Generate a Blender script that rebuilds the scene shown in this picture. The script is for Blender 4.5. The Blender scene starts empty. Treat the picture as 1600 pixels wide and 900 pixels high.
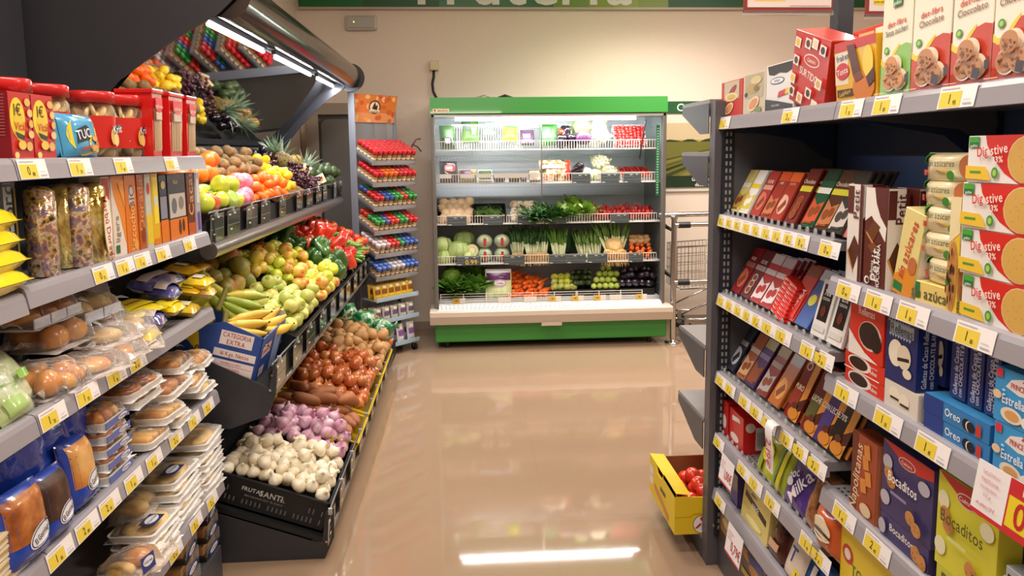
import bpy, math, random
import numpy as np
from mathutils import Vector, Matrix, Euler, noise

random.seed(11)
sc = bpy.context.scene
C = sc.collection
R = math.radians
PI = math.pi

# ------------------------------------------------------------------ camera
FOC, PPX, PPY, EYE = 1150.0, 800.0, 370.0, 1.65      # image taken as 1600 x 900
def _n(v):
    v = np.array(v, float); return v / np.linalg.norm(v)
_Yc = _n([-75, 132, FOC]); _Xc = _n([18219, 333, FOC]); _Xc = _n(_Xc - _Yc * _Xc.dot(_Yc))
_Zc = np.cross(_Xc, _Yc)
if _Zc[1] < 0: _Zc = -_Zc
CM = np.column_stack([_Xc, _Yc, _Zc])
cam_data = bpy.data.cameras.new('camera'); cam = bpy.data.objects.new('camera', cam_data); C.objects.link(cam)
cam_data.sensor_width = 36; cam_data.lens = FOC / 1600 * 36
cam_data.shift_y = -(450 - PPY) / 1600; cam_data.clip_start = 0.05
cam.matrix_world = Matrix(((CM[0][0], CM[1][0], -CM[2][0], 0), (CM[0][1], CM[1][1], -CM[2][1], 0), (CM[0][2], CM[1][2], -CM[2][2], EYE), (0, 0, 0, 1)))
sc.camera = cam
def ray(u, v): return CM.T @ np.array([(u - PPX) / FOC, (PPY - v) / FOC, 1.0])
def atX(u, v, X):
    d = ray(u, v); t = X / d[0]; return Vector((X, d[1] * t, d[2] * t + EYE))
def atY(u, v, Y):
    d = ray(u, v); t = Y / d[1]; return Vector((d[0] * t, Y, d[2] * t + EYE))
def atZ(u, v, Z):
    d = ray(u, v); t = (Z - EYE) / d[2]; return Vector((d[0] * t, d[1] * t, Z))
def yl(u, X, Z):
    """distance along the aisle of the point of the line (X, Z) seen in image column u"""
    # CM rows: solve (u-PPX)/FOC = cx/cz
    k = (u - PPX) / FOC; z = Z - EYE
    a = CM[0] - k * CM[2]
    return -(a[0] * X + a[2] * z) / a[1]

# ------------------------------------------------------------------ light and exposure
sc.view_settings.view_transform = 'Standard'; sc.view_settings.look = 'None'
sc.view_settings.gamma = 1.0; sc.view_settings.use_curve_mapping = False
sc.view_settings.exposure = 0.15
w = bpy.data.worlds.new('world'); sc.world = w; w.use_nodes = True
w.node_tree.nodes['Background'].inputs[0].default_value = (1.0, 0.9, 0.8, 1)
w.node_tree.nodes['Background'].inputs[1].default_value = 0.48
def area(name, loc, rot, sx, sy, power, col, spread=180):
    l = bpy.data.lights.new(name, 'AREA'); l.shape = 'RECTANGLE'; l.size = sx; l.size_y = sy
    l.energy = power; l.color = col; l.spread = R(spread)
    o = bpy.data.objects.new(name, l); C.objects.link(o); o.location = loc; o.rotation_euler = rot
    return o
CEIL = 3.45
WARM = (1.0, 0.90, 0.80)
CEIL_LAMPS = [(0.0, -0.6), (0.0, 1.6), (0.0, 3.8), (2.6, 1.6), (2.6, 4.6), (-2.4, 3.0), (1.7, 5.65)]
for (lx, ly) in CEIL_LAMPS:
    area('ceiling_lamp_light', (lx, ly, CEIL - 0.11), (0, 0, 0), 1.3, 0.5, 40 if ly < 5 else 46, WARM, 180 if ly < 5 else 125)

# ------------------------------------------------------------------ materials
def lin(c):
    c = c / 255.0
    return c / 12.92 if c <= 0.04045 else ((c + 0.055) / 1.055) ** 2.4
def rgb(h):
    if isinstance(h, str): h = (int(h[0:2], 16), int(h[2:4], 16), int(h[4:6], 16))
    return (lin(h[0]), lin(h[1]), lin(h[2]), 1)
_mc = {}
def mat(h, rough=0.45, metal=0.0, coat=0.0, spec=0.5, emit=0):
    k = (h, rough, metal, coat, spec, emit)
    if k in _mc: return _mc[k]
    m = bpy.data.materials.new('m_%s_%d' % (h, len(_mc))); m.use_nodes = True
    b = m.node_tree.nodes['Principled BSDF']
    b.inputs['Base Color'].default_value = rgb(h); b.inputs['Roughness'].default_value = rough
    b.inputs['Metallic'].default_value = metal; b.inputs['Coat Weight'].default_value = coat
    b.inputs['Specular IOR Level'].default_value = spec
    if emit:
        b.inputs['Emission Color'].default_value = rgb(h); b.inputs['Emission Strength'].default_value = emit
    _mc[k] = m; return m
def nmat(cols, scale=8, rough=0.45, detail=3, bump=0.0, bscale=None, coat=0.0, stretch=(1, 1, 1), metal=0, rand=True, rvar=0.12, world=False, voronoi=False):
    """cols: list of (position, hex) along a noise ramp; shifted at random from object to object"""
    k = ('n', tuple(cols), scale, rough, detail, bump, bscale, coat, stretch, metal, rand, rvar, world, voronoi)
    if k in _mc: return _mc[k]
    m = bpy.data.materials.new('mn_%d' % len(_mc)); m.use_nodes = True; nt = m.node_tree; N = nt.nodes; L = nt.links
    b = N['Principled BSDF']; b.inputs['Roughness'].default_value = rough; b.inputs['Coat Weight'].default_value = coat
    b.inputs['Metallic'].default_value = metal
    if world:
        g = N.new('ShaderNodeNewGeometry'); src = g.outputs['Position']
    else:
        t = N.new('ShaderNodeTexCoord'); src = t.outputs['Object']
    mp = N.new('ShaderNodeMapping'); L.new(src, mp.inputs['Vector']); mp.inputs['Scale'].default_value = stretch
    oi = N.new('ShaderNodeObjectInfo')
    if rand and not world:
        mu = N.new('ShaderNodeMath'); mu.operation = 'MULTIPLY'; mu.inputs[1].default_value = 37.0
        L.new(oi.outputs['Random'], mu.inputs[0]); L.new(mu.outputs[0], mp.inputs['Location'])
    if voronoi:
        nz = N.new('ShaderNodeTexVoronoi'); nz.inputs['Scale'].default_value = scale; fac = nz.outputs['Distance']
    else:
        nz = N.new('ShaderNodeTexNoise'); nz.inputs['Scale'].default_value = scale; nz.inputs['Detail'].default_value = detail
        fac = nz.outputs['Fac']
    L.new(mp.outputs[0], nz.inputs['Vector'])
    cr = N.new('ShaderNodeValToRGB'); L.new(fac, cr.inputs[0])
    while len(cr.color_ramp.elements) > 1: cr.color_ramp.elements.remove(cr.color_ramp.elements[-1])
    cr.color_ramp.elements[0].position = cols[0][0]; cr.color_ramp.elements[0].color = rgb(cols[0][1])
    for p, c in cols[1:]:
        e = cr.color_ramp.elements.new(p); e.color = rgb(c)
    out = cr.outputs[0]
    if rand and not world:
        hs = N.new('ShaderNodeHueSaturation'); mr = N.new('ShaderNodeMapRange'); L.new(oi.outputs['Random'], mr.inputs[0])
        mr.inputs[3].default_value = 1 - rvar; mr.inputs[4].default_value = 1 + rvar
        L.new(mr.outputs[0], hs.inputs['Value']); L.new(out, hs.inputs['Color']); out = hs.outputs[0]
    L.new(out, b.inputs['Base Color'])
    if bump:
        n2 = N.new('ShaderNodeTexNoise'); n2.inputs['Scale'].default_value = bscale or scale * 3; n2.inputs['Detail'].default_value = 3
        L.new(mp.outputs[0], n2.inputs['Vector'])
        bp = N.new('ShaderNodeBump'); bp.inputs['Strength'].default_value = bump; bp.inputs['Distance'].default_value = 0.004
        L.new(n2.outputs['Fac'], bp.inputs['Height']); L.new(bp.outputs[0], b.inputs['Normal'])
    _mc[k] = m; return m
def film(h='ffffff', clear=0.8, rough=0.08, bump=0.5, bscale=25, ior=1.5):
    """thin clear plastic: see-through with sharp highlights on its creases"""
    k = ('film', h, clear, rough, bump, bscale, ior)
    if k in _mc: return _mc[k]
    m = bpy.data.materials.new('film_%d' % len(_mc)); m.use_nodes = True; nt = m.node_tree; N = nt.nodes; L = nt.links
    out = N['Material Output']; N.remove(N['Principled BSDF'])
    tr = N.new('ShaderNodeBsdfTransparent'); pb = N.new('ShaderNodeBsdfPrincipled')
    pb.inputs['Base Color'].default_value = rgb(h); pb.inputs['Roughness'].default_value = rough
    pb.inputs['Specular IOR Level'].default_value = 1.0
    fr = N.new('ShaderNodeFresnel'); fr.inputs[0].default_value = ior
    mx = N.new('ShaderNodeMixShader'); ad = N.new('ShaderNodeMath'); ad.operation = 'ADD'; ad.use_clamp = True
    ad.inputs[1].default_value = 1 - clear
    if bump:
        tc = N.new('ShaderNodeTexCoord'); n2 = N.new('ShaderNodeTexNoise'); n2.inputs['Scale'].default_value = bscale
        n2.inputs['Detail'].default_value = 2; n2.inputs['Distortion'].default_value = 1.2
        L.new(tc.outputs['Object'], n2.inputs['Vector'])
        bp = N.new('ShaderNodeBump'); bp.inputs['Strength'].default_value = bump; bp.inputs['Distance'].default_value = 0.01
        L.new(n2.outputs['Fac'], bp.inputs['Height']); L.new(bp.outputs[0], pb.inputs['Normal']); L.new(bp.outputs[0], fr.inputs['Normal'])
    L.new(fr.outputs[0], ad.inputs[0]); L.new(ad.outputs[0], mx.inputs[0])
    L.new(tr.outputs[0], mx.inputs[1]); L.new(pb.outputs[0], mx.inputs[2]); L.new(mx.outputs[0], out.inputs[0])
    _mc[k] = m; return m

# ------------------------------------------------------------------ glyphs
_gl = {}
def _glyphs():
    cu = bpy.data.curves.new('glyph', 'FONT'); cu.resolution_u = 3; cu.offset = 0.012; cu.fill_mode = 'FRONT'
    ob = bpy.data.objects.new('glyph', cu); C.objects.link(ob)
    for ch in 'ABCDEFGHIJKLMNOPQRSTUVWXYZabcdefghijklmnopqrstuvwxyz0123456789.,%-/ªºíéúáóñÉ€&!':
        cu.body = ch
        dg = bpy.context.evaluated_depsgraph_get(); dg.update()
        me = ob.evaluated_get(dg).to_mesh()
        vs = [(v.co.x, v.co.y) for v in me.vertices]; fs = [tuple(p.vertices) for p in me.polygons]
        if vs:
            x0 = min(v[0] for v in vs); x1 = max(v[0] for v in vs)
            # the faces must look along +normal: make them counter-clockwise
            _gl[ch] = ([(x - x0, y) for x, y in vs], fs, x1 - x0)
        ob.evaluated_get(dg).to_mesh_clear()
    bpy.data.objects.remove(ob); bpy.data.curves.remove(cu)
_glyphs()
def text2d(s):
    vs, fs, x = [], [], 0
    for ch in s:
        g = _gl.get(ch)
        if not g: x += 0.28; continue
        b = len(vs); vs += [(a + x, y) for a, y in g[0]]; fs += [tuple(i + b for i in f) for f in g[1]]
        x += g[2] + 0.075
    return vs, fs, max(x - 0.075, 0.01)

# ------------------------------------------------------------------ mesh builder
def clip01(p):
    for ax, lim, sg in ((0, 0, 1), (0, 1, -1), (1, 0, 1), (1, 1, -1)):
        o = []
        for i in range(len(p)):
            a, b = p[i - 1], p[i]
            ia, ib = (a[ax] - lim) * sg >= 0, (b[ax] - lim) * sg >= 0
            if ia != ib:
                t = (lim - a[ax]) / (b[ax] - a[ax]); o.append((a[0] + (b[0] - a[0]) * t, a[1] + (b[1] - a[1]) * t))
            if ib: o.append(b)
        p = o
        if not p: return p
    return p
class MB:
    def __init__(s): s.v = []; s.f = []; s.m = []; s.s = []; s.mats = []
    def mi(s, m):
        if m not in s.mats: s.mats.append(m)
        return s.mats.index(m)
    def add(s, vs, fs, m, smooth=False, M=None):
        b = len(s.v); k = s.mi(m)
        if M is not None: vs = [M @ Vector(v) for v in vs]
        s.v += [tuple(v) for v in vs]
        for f in fs: s.f.append(tuple(i + b for i in f)); s.m.append(k); s.s.append(smooth)
        return s
    def box(s, x0, y0, z0, x1, y1, z1, m, M=None):
        vs = [(x, y, z) for x in (x0, x1) for y in (y0, y1) for z in (z0, z1)]
        return s.add(vs, [(0, 1, 3, 2), (4, 6, 7, 5), (0, 4, 5, 1), (2, 3, 7, 6), (0, 2, 6, 4), (1, 5, 7, 3)], m, False, M)
    def bbox(s, x0, y0, z0, x1, y1, z1, m, b=0.004, M=None):
        """box with chamfered edges"""
        vs, fs = [], []
        for ix, x in ((-1, x0), (1, x1)):
            for iy, y in ((-1, y0), (1, y1)):
                for iz, z in ((-1, z0), (1, z1)):
                    vs += [(x, y - iy * b, z - iz * b), (x - ix * b, y, z - iz * b), (x - ix * b, y - iy * b, z)]
        def I(a, c, e, k): return ((a * 2 + c) * 2 + e) * 3 + k
        for a in (0, 1):
            q = [I(a, 0, 0, 0), I(a, 1, 0, 0), I(a, 1, 1, 0), I(a, 0, 1, 0)]; fs.append(tuple(q if a else q[::-1]))
            q = [I(0, a, 0, 1), I(0, a, 1, 1), I(1, a, 1, 1), I(1, a, 0, 1)]; fs.append(tuple(q if a else q[::-1]))
            q = [I(0, 0, a, 2), I(1, 0, a, 2), I(1, 1, a, 2), I(0, 1, a, 2)]; fs.append(tuple(q if a else q[::-1]))
            for c in (0, 1):
                fs.append((I(a, c, 0, 0), I(a, c, 1, 0), I(a, c, 1, 1), I(a, c, 0, 1)))
                fs.append((I(a, 0, c, 0), I(a, 1, c, 0), I(a, 1, c, 2), I(a, 0, c, 2)))
                fs.append((I(0, a, c, 1), I(1, a, c, 1), I(1, a, c, 2), I(0, a, c, 2)))
                for e in (0, 1): fs.append((I(a, c, e, 0), I(a, c, e, 1), I(a, c, e, 2)))
        return s.add(vs, fs, m, False, M)
    def cyl(s, p0, p1, r0, r1, m, seg=12, caps=True, smooth=True):
        p0, p1 = Vector(p0), Vector(p1); d = (p1 - p0).normalized()
        a = d.orthogonal().normalized(); b = d.cross(a); vs = []
        for p, r in ((p0, r0), (p1, r1)):
            for i in range(seg):
                t = 2 * PI * i / seg; vs.append(p + a * (r * math.cos(t)) + b * (r * math.sin(t)))
        s.add(vs, [(i, (i + 1) % seg, seg + (i + 1) % seg, seg + i) for i in range(seg)], m, smooth)
        if caps: s.add(vs, [tuple(range(seg))[::-1], tuple(range(seg, 2 * seg))], m)
        return s
    def tube(s, pts, r, m, seg=8, rs=None, smooth=True, flat=1.0):
        pts = [Vector(p) for p in pts]; n = len(pts); vs = []; up = None
        for k, p in enumerate(pts):
            d = (pts[min(k + 1, n - 1)] - pts[max(k - 1, 0)]).normalized()
            a = d.orthogonal().normalized() if up is None else (up - d * up.dot(d)).normalized()
            up = a; b = d.cross(a); q = rs[k] if rs else r
            for i in range(seg):
                t = 2 * PI * i / seg; vs.append(p + a * (q * math.cos(t)) + b * (q * flat * math.sin(t)))
        fs = [(k * seg + i, k * seg + (i + 1) % seg, (k + 1) * seg + (i + 1) % seg, (k + 1) * seg + i) for k in range(n - 1) for i in range(seg)]
        fs += [tuple(range(seg))[::-1], tuple(range((n - 1) * seg, n * seg))]
        return s.add(vs, fs, m, smooth)
    def lathe(s, prof, m, seg=16, M=None, sx=1, sy=1, rib=None, smooth=True):
        vs = []
        for j, (r, z) in enumerate(prof):
            for i in range(seg):
                t = 2 * PI * i / seg; q = r * (rib(t, z) if rib else 1)
                vs.append((q * math.cos(t) * sx, q * math.sin(t) * sy, z))
        n = len(prof)
        fs = [(k * seg + i, k * seg + (i + 1) % seg, (k + 1) * seg + (i + 1) % seg, (k + 1) * seg + i) for k in range(n - 1) for i in range(seg)]
        if prof[0][0] > 1e-4: fs.append(tuple(range(seg))[::-1])
        if prof[-1][0] > 1e-4: fs.append(tuple(range((n - 1) * seg, n * seg)))
        return s.add(vs, fs, m, smooth, M)
    def ext(s, poly, ax, a0, a1, m, smooth=False):
        """extrude a closed outline along an axis: ax 0 (poly = y,z), 1 (poly = x,z), 2 (poly = x,y)"""
        def P(p, a): return (a, p[0], p[1]) if ax == 0 else (p[0], a, p[1]) if ax == 1 else (p[0], p[1], a)
        n = len(poly); vs = [P(p, a0) for p in poly] + [P(p, a1) for p in poly]
        s.add(vs, [(i, (i + 1) % n, n + (i + 1) % n, n + i) for i in range(n)], m, smooth)
        return s.add(vs, [tuple(range(n))[::-1], tuple(range(n, 2 * n))], m)
    def decals(s, O, U, V, W, H, items, e0=0.0006, step=0.0004, rough=0.35):
        """flat printing on a face: O its lower left corner, U / V unit directions, W x H its size"""
        O, U, V = Vector(O), Vector(U), Vector(V); Nn = U.cross(V)
        for k, it in enumerate(items):
            off = O + Nn * (e0 + step * k); kind, col = it[0], it[1]
            m = mat(col, rough) if isinstance(col, str) else col
            if kind == 'r':
                u0, v0, u1, v1 = it[2:6]; poly = [(u0, v0), (u1, v0), (u1, v1), (u0, v1)]
            elif kind == 'e':
                cu, cv, ru, rv = it[2:6]; rot = R(it[6]) if len(it) > 6 else 0; poly = []
                for i in range(18):
                    t = 2 * PI * i / 18; x = ru * W * math.cos(t); y = rv * H * math.sin(t)
                    poly.append((cu + (x * math.cos(rot) - y * math.sin(rot)) / W, cv + (x * math.sin(rot) + y * math.cos(rot)) / H))
            elif kind == 'p': poly = list(it[2])
            elif kind == 't':
                st, cu, cv, hh = it[2:6]; rot = R(it[6]) if len(it) > 6 else 0; sq = it[7] if len(it) > 7 else 1.0
                vs, fs, tw = text2d(st); k2 = hh * H / 0.7; co, si = math.cos(rot), math.sin(rot); out = []
                for x, y in vs:
                    x = (x - tw / 2) * k2 * sq; y = (y - 0.35) * k2
                    out.append(off + U * (cu * W + x * co - y * si) + V * (cv * H + x * si + y * co))
                s.add(out, fs, m); continue
            poly = clip01(poly)
            if len(poly) < 3: continue
            s.add([off + U * (x * W) + V * (y * H) for x, y in poly], [tuple(range(len(poly)))], m)
        return s
    def face(s, side, w, d, h, items, x=0, y=0, z=0, rough=0.35):
        """printing on a side of a box centred on x, y that stands on z"""
        if side == 'F': a = ((x - w / 2, y - d / 2, z), (1, 0, 0), (0, 0, 1), w, h)
        elif side == 'R': a = ((x + w / 2, y - d / 2, z), (0, 1, 0), (0, 0, 1), d, h)
        elif side == 'L': a = ((x - w / 2, y + d / 2, z), (0, -1, 0), (0, 0, 1), d, h)
        elif side == 'T': a = ((x - w / 2, y - d / 2, z + h), (1, 0, 0), (0, 1, 0), w, d)
        return s.decals(*a, items, rough=rough)
    def mesh(s, name, off=None):
        me = bpy.data.meshes.new(name); vs = s.v
        if off is not None: vs = [(a - off[0], b - off[1], c - off[2]) for a, b, c in vs]
        me.from_pydata(vs, [], s.f)
        for m in s.mats: me.materials.append(m)
        me.polygons.foreach_set('material_index', s.m); me.polygons.foreach_set('use_smooth', s.s)
        me.update(); return me
    def part(s, name, parent, label=None, kind=None):
        """child of a thing; coordinates are the world's, the thing's root is unrotated"""
        off = Vector(_base[root_of(parent)])
        o = bpy.data.objects.new(name, s.mesh(name, off)); C.objects.link(o); o.parent = parent
        if label: o['label'] = label
        if kind: o['kind'] = kind
        return o
    def lpart(s, name, parent, label=None):
        """child of a thing in the thing's own coordinates"""
        o = bpy.data.objects.new(name, s.mesh(name)); C.objects.link(o); o.parent = parent
        if label: o['label'] = label
        return o
    def thing(s, name, label, cat, loc=(0, 0, 0), rot=(0, 0, 0), group=None, world=False):
        o = bpy.data.objects.new(name, s.mesh(name, loc if world else None)); C.objects.link(o)
        o.location = loc; o.rotation_euler = rot; o['label'] = label; o['category'] = cat; _base[o.name] = tuple(loc)
        if group: o['group'] = group
        return o
    def struct(s, name):
        o = bpy.data.objects.new(name, s.mesh(name)); C.objects.link(o); o['kind'] = 'structure'; return o
_base = {}
def root_of(o):
    while o.parent: o = o.parent
    return o.name
def empty(name, label, cat, loc=(0, 0, 0), rot=(0, 0, 0), group=None):
    o = bpy.data.objects.new(name, None); C.objects.link(o); o.location = loc; o.rotation_euler = rot
    o['label'] = label; o['category'] = cat; _base[o.name] = tuple(loc)
    if group: o['group'] = group
    return o
def dup(src, loc, rot=None, label=None, group=None, scale=None):
    r = src.copy(); C.objects.link(r); r.location = loc; _base[r.name] = tuple(loc)
    if rot is not None: r.rotation_euler = rot
    if label: r['label'] = label
    if group: r['group'] = group
    if scale: r.scale = scale if isinstance(scale, tuple) else (scale,) * 3
    for ch in list(src.children):
        c = ch.copy(); C.objects.link(c); c.parent = r
        for g in ch.children:
            d = g.copy(); C.objects.link(d); d.parent = c
    return r

M_DARK = mat('3a3b42', 0.5)
M_DGREY = mat('55565e', 0.4, 0.3)
M_RAIL = mat('97939a', 0.28, 0.0)
M_DECK = mat('8f8d90', 0.35, 0.2)
M_BLACK = mat('17181b', 0.45)
M_WHITE = mat('f2f0ee', 0.4)
M_CHROME = mat('c9c9cc', 0.16, 1.0)
M_STEEL = mat('a4a5aa', 0.3, 0.9)
M_CLEAR = film('ffffff', 0.9, 0.06, 0)
M_GLASS = film('eef4f2', 0.93, 0.03, 0)
M_BAG = film('ffffff', 0.72, 0.1, 0.9, 28)
M_HAZE = film('e8e8ee', 0.5, 0.15, 0.8, 20)
# ================================================================== the room
WY = 6.85
def wall_mat():
    m = bpy.data.materials.new('wall_paint'); m.use_nodes = True; nt = m.node_tree; b = nt.nodes['Principled BSDF']
    b.inputs['Roughness'].default_value = 0.6
    g = nt.nodes.new('ShaderNodeNewGeometry'); n = nt.nodes.new('ShaderNodeTexNoise'); n.inputs['Scale'].default_value = 90
    nt.links.new(g.outputs['Position'], n.inputs['Vector'])
    cr = nt.nodes.new('ShaderNodeValToRGB'); cr.color_ramp.elements[0].color = rgb('e4d3c4'); cr.color_ramp.elements[1].color = rgb('ecdccd')
    nt.links.new(n.outputs['Fac'], cr.inputs[0]); nt.links.new(cr.outputs[0], b.inputs['Base Color'])
    bp = nt.nodes.new('ShaderNodeBump'); bp.inputs['Strength'].default_value = 0.08; bp.inputs['Distance'].default_value = 0.002
    nt.links.new(n.outputs['Fac'], bp.inputs['Height']); nt.links.new(bp.outputs[0], b.inputs['Normal'])
    return m
def floor_mat():
    m = bpy.data.materials.new('floor_tiles'); m.use_nodes = True; nt = m.node_tree; N = nt.nodes; L = nt.links
    b = N['Principled BSDF']; b.inputs['Roughness'].default_value = 0.05; b.inputs['Specular IOR Level'].default_value = 0.6
    g = N.new('ShaderNodeNewGeometry'); mp = N.new('ShaderNodeMapping'); L.new(g.outputs['Position'], mp.inputs[0])
    mp.inputs['Location'].default_value = (-0.35, -0.45, 0)
    br = N.new('ShaderNodeTexBrick'); br.offset = 0.0; br.inputs['Scale'].default_value = 1.0
    br.inputs['Brick Width'].default_value = 0.9; br.inputs['Row Height'].default_value = 0.9
    br.inputs['Mortar Size'].default_value = 0.0012; br.inputs['Mortar Smooth'].default_value = 0.2
    br.inputs['Color1'].default_value = rgb('a0866e'); br.inputs['Color2'].default_value = rgb('a28870'); br.inputs['Mortar'].default_value = rgb('96806c')
    L.new(mp.outputs[0], br.inputs['Vector'])
    n = N.new('ShaderNodeTexNoise'); n.inputs['Scale'].default_value = 3; n.inputs['Detail'].default_value = 6; L.new(g.outputs['Position'], n.inputs['Vector'])
    mx = N.new('ShaderNodeMixRGB'); mx.blend_type = 'MULTIPLY'; mx.inputs[0].default_value = 0.25
    cr = N.new('ShaderNodeValToRGB'); cr.color_ramp.elements[0].color = (0.75, 0.72, 0.7, 1); cr.color_ramp.elements[1].color = (1, 1, 1, 1)
    L.new(n.outputs['Fac'], cr.inputs[0]); L.new(br.outputs['Color'], mx.inputs[1]); L.new(cr.outputs[0], mx.inputs[2]); L.new(mx.outputs[0], b.inputs['Base Color'])
    n3 = N.new('ShaderNodeTexNoise'); n3.inputs['Scale'].default_value = 2.2; L.new(g.outputs['Position'], n3.inputs['Vector'])
    bp = N.new('ShaderNodeBump'); bp.inputs['Strength'].default_value = 0.02; bp.inputs['Distance'].default_value = 0.01
    L.new(n3.outputs['Fac'], bp.inputs['Height']); L.new(bp.outputs[0], b.inputs['Normal'])
    return m
M_WALL = wall_mat()
MB().box(-4.2, -2.5, -0.1, 6.0, WY + 0.1, 0, floor_mat()).struct('floor')
MB().box(-4.2, -2.5, CEIL, 6.0, WY + 0.1, CEIL + 0.1, mat('e9e6e0', 0.8)).struct('ceiling')
MB().box(-4.2, WY, 0, 6.0, WY + 0.12, CEIL, M_WALL).struct('wall_back')
MB().box(-1.75, 5.98, 0, -1.47, WY, CEIL, M_WALL).struct('wall_left')
MB().box(-1.75, -2.5, 0, -1.68, 5.98, CEIL, M_WALL).struct('wall_left')
MB().box(6.0, -2.5, 0, 6.1, WY, CEIL, M_WALL).struct('wall_right')
MB().box(-4.2, -2.6, 0, 6.0, -2.5, CEIL, M_WALL).struct('wall_front')
MB().box(-1.0, WY - 0.012, 0, 6.0, WY, 0.07, mat('a99a8e', 0.4)).struct('baseboard_back')
for (lx, ly) in CEIL_LAMPS:
    t = empty('ceiling_light', 'recessed fluorescent ceiling light with a white frame in the shop ceiling', 'ceiling light', (lx, ly, CEIL), group='ceiling lights of the shop')
    MB().box(lx - 0.7, ly - 0.3, CEIL - 0.07, lx + 0.7, ly + 0.3, CEIL, M_WHITE).part('frame', t)
    MB().box(lx - 0.62, ly - 0.22, CEIL - 0.09, lx + 0.62, ly + 0.22, CEIL - 0.0705, mat('fff0dc', 0.5, emit=2.0)).part('diffuser', t)

# green banner over the fridge
b = MB(); b.box(-1.44, WY - 0.03, 2.945, 4.2, WY - 0.001, 3.38, mat('1d5a35', 0.4))
b.decals((-1.44, WY - 0.03, 2.945), (1, 0, 0), (0, 0, 1), 5.64, 0.435,
         [('r', '0f6a35', 0, 0, 0.10, 1), ('r', '2c7247', 0.22, 0, 0.403, 1), ('r', '6b9230', 0.403, 0, 0.49, 1), ('r', '7d9c28', 0.46, 0, 0.59, 1), ('r', '8aa52f', 0.50, 0, 0.54, 1)])
b.decals((-0.17, WY - 0.033, 2.97), (1, 0, 0), (0, 0, 1), 1.5, 0.36, [('t', 'e4e6df', 'Frutería', 0.5, 0.5, 0.98, 0, 1.12)])
b.thing('banner', 'long dark green banner with big white letters high above the fridge', 'sign', (1.4, WY, 2.945), world=True)
MB().box(-1.44, WY - 0.045, 2.925, 4.2, WY - 0.001, 2.944, mat('b9aa9c', 0.3)).struct('trim_1')

# emergency light
t = empty('emergency_light', 'white emergency light box high on the wall left of the fridge', 'emergency light', (-0.89, WY, 2.78))
MB().bbox(-1.03, WY - 0.06, 2.745, -0.755, WY - 0.001, 2.87, mat('c9c6bf', 0.4), 0.012).part('housing', t)
MB().bbox(-1.01, WY - 0.07, 2.76, -0.775, WY - 0.058, 2.855, mat('b4b3ad', 0.25), 0.004).part('diffuser', t)
MB().cyl((-0.955, WY - 0.069, 2.81), (-0.955, WY - 0.074, 2.81), 0.006, 0.006, mat('d8e070', 0.3, emit=1.5)).part('indicator', t)

# socket with the fridge cable
t = empty('power_socket', 'cream wall socket with a black cable above the fridge', 'socket', (-0.25, WY, 2.42))
MB().bbox(-0.295, WY - 0.05, 2.39, -0.215, WY - 0.001, 2.475, mat('d9c9a4', 0.45), 0.006).part('socket_box', t)
MB().tube([(-0.26, WY - 0.03, 2.39), (-0.262, WY - 0.03, 2.33), (-0.275, WY - 0.03, 2.27), (-0.268, WY - 0.03, 2.2), (-0.235, WY - 0.04, 2.13), (-0.2, WY - 0.1, 2.10)], 0.012, M_BLACK).part('cable', t)

# cold room door on the left of the back wall
t = empty('door_1', 'grey cold room door with rounded window', 'door', (-1.1, WY, 0)); t['kind'] = 'structure'
del t['category']
b = MB(); m = mat('a89c90', 0.4)
b.box(-1.4, WY - 0.09, 0, -1.30, WY - 0.001, 2.0, m).box(-0.80, WY - 0.09, 0, -0.70, WY - 0.001, 2.0, m).box(-1.4, WY - 0.09, 2.0, -0.70, WY - 0.001, 2.10, m)
b.part('door_frame', t)
b = MB(); pl = []
x0, x1, z0, z1, r = -1.295, -0.805, 0.02, 1.985, 0.07
for cx, cz, a0 in ((x1 - r, z1 - r, 0), (x0 + r, z1 - r, 90), (x0 + r, z0 + r, 180), (x1 - r, z0 + r, 270)):
    for i in range(6): a = R(a0 + i * 18); pl.append((cx + r * math.cos(a), cz + r * math.sin(a)))
b.ext(pl, 1, WY - 0.06, WY - 0.03, mat('4a4a48', 0.3)); b.part('door_leaf', t)
pl2 = [((x - (x0 + x1) / 2) * 0.93 + (x0 + x1) / 2, (z - 1.0) * 0.975 + 1.0) for x, z in pl]
b = MB(); b.ext(pl2, 1, WY - 0.065, WY - 0.06, mat('77736d', 0.25)); b.part('panel', t)

# posters right of the fridge
b = MB(); b.box(1.87, WY - 0.012, 1.99, 2.75, WY - 0.001, 2.10, mat('1f5a34', 0.35))
b.decals((1.87, WY - 0.012, 1.99), (1, 0, 0), (0, 0, 1), 0.88, 0.11, [('t', 'f4f4ee', 'C', 0.17, 0.5, 0.62), ('t', 'f4f4ee', 'covirán', 0.42, 0.5, 0.36)])
b.thing('sign', 'small green sign with white C logo on the wall right of the fridge', 'sign', (2.3, WY, 1.99), world=True)
b = MB(); b.box(1.87, WY - 0.014, 1.30, 3.2, WY - 0.001, 1.90, mat('243824', 0.35))
fld = []
fld.append(('r', 'cbb894', 0, 0.72, 1, 1)); fld.append(('r', 'a89a63', 0, 0.66, 1, 0.74))
fld.append(('p', '2e3a1d', [(0, 0.70)] + [(i / 24, 0.735 + 0.025 * math.sin(i * 1.9) + 0.015 * math.sin(i * 4.1)) for i in range(25)] + [(1, 0.70)]))
fld.append(('r', '6f6e33', 0, 0.18, 1, 0.71))
for i in range(13):
    a0 = -0.55 + i * 0.13
    fld.append(('p', ['39451c', '8a7b3e', '4c5a24', '2c3516'][i % 4], [(0.62 + (i - 6) * 0.012, 0.70), (0.632 + (i - 6) * 0.012, 0.70), (a0 + 0.07, 0.17), (a0, 0.17)]))
fld.append(('r', '1d3320', 0, 0, 1, 0.18))
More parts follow.
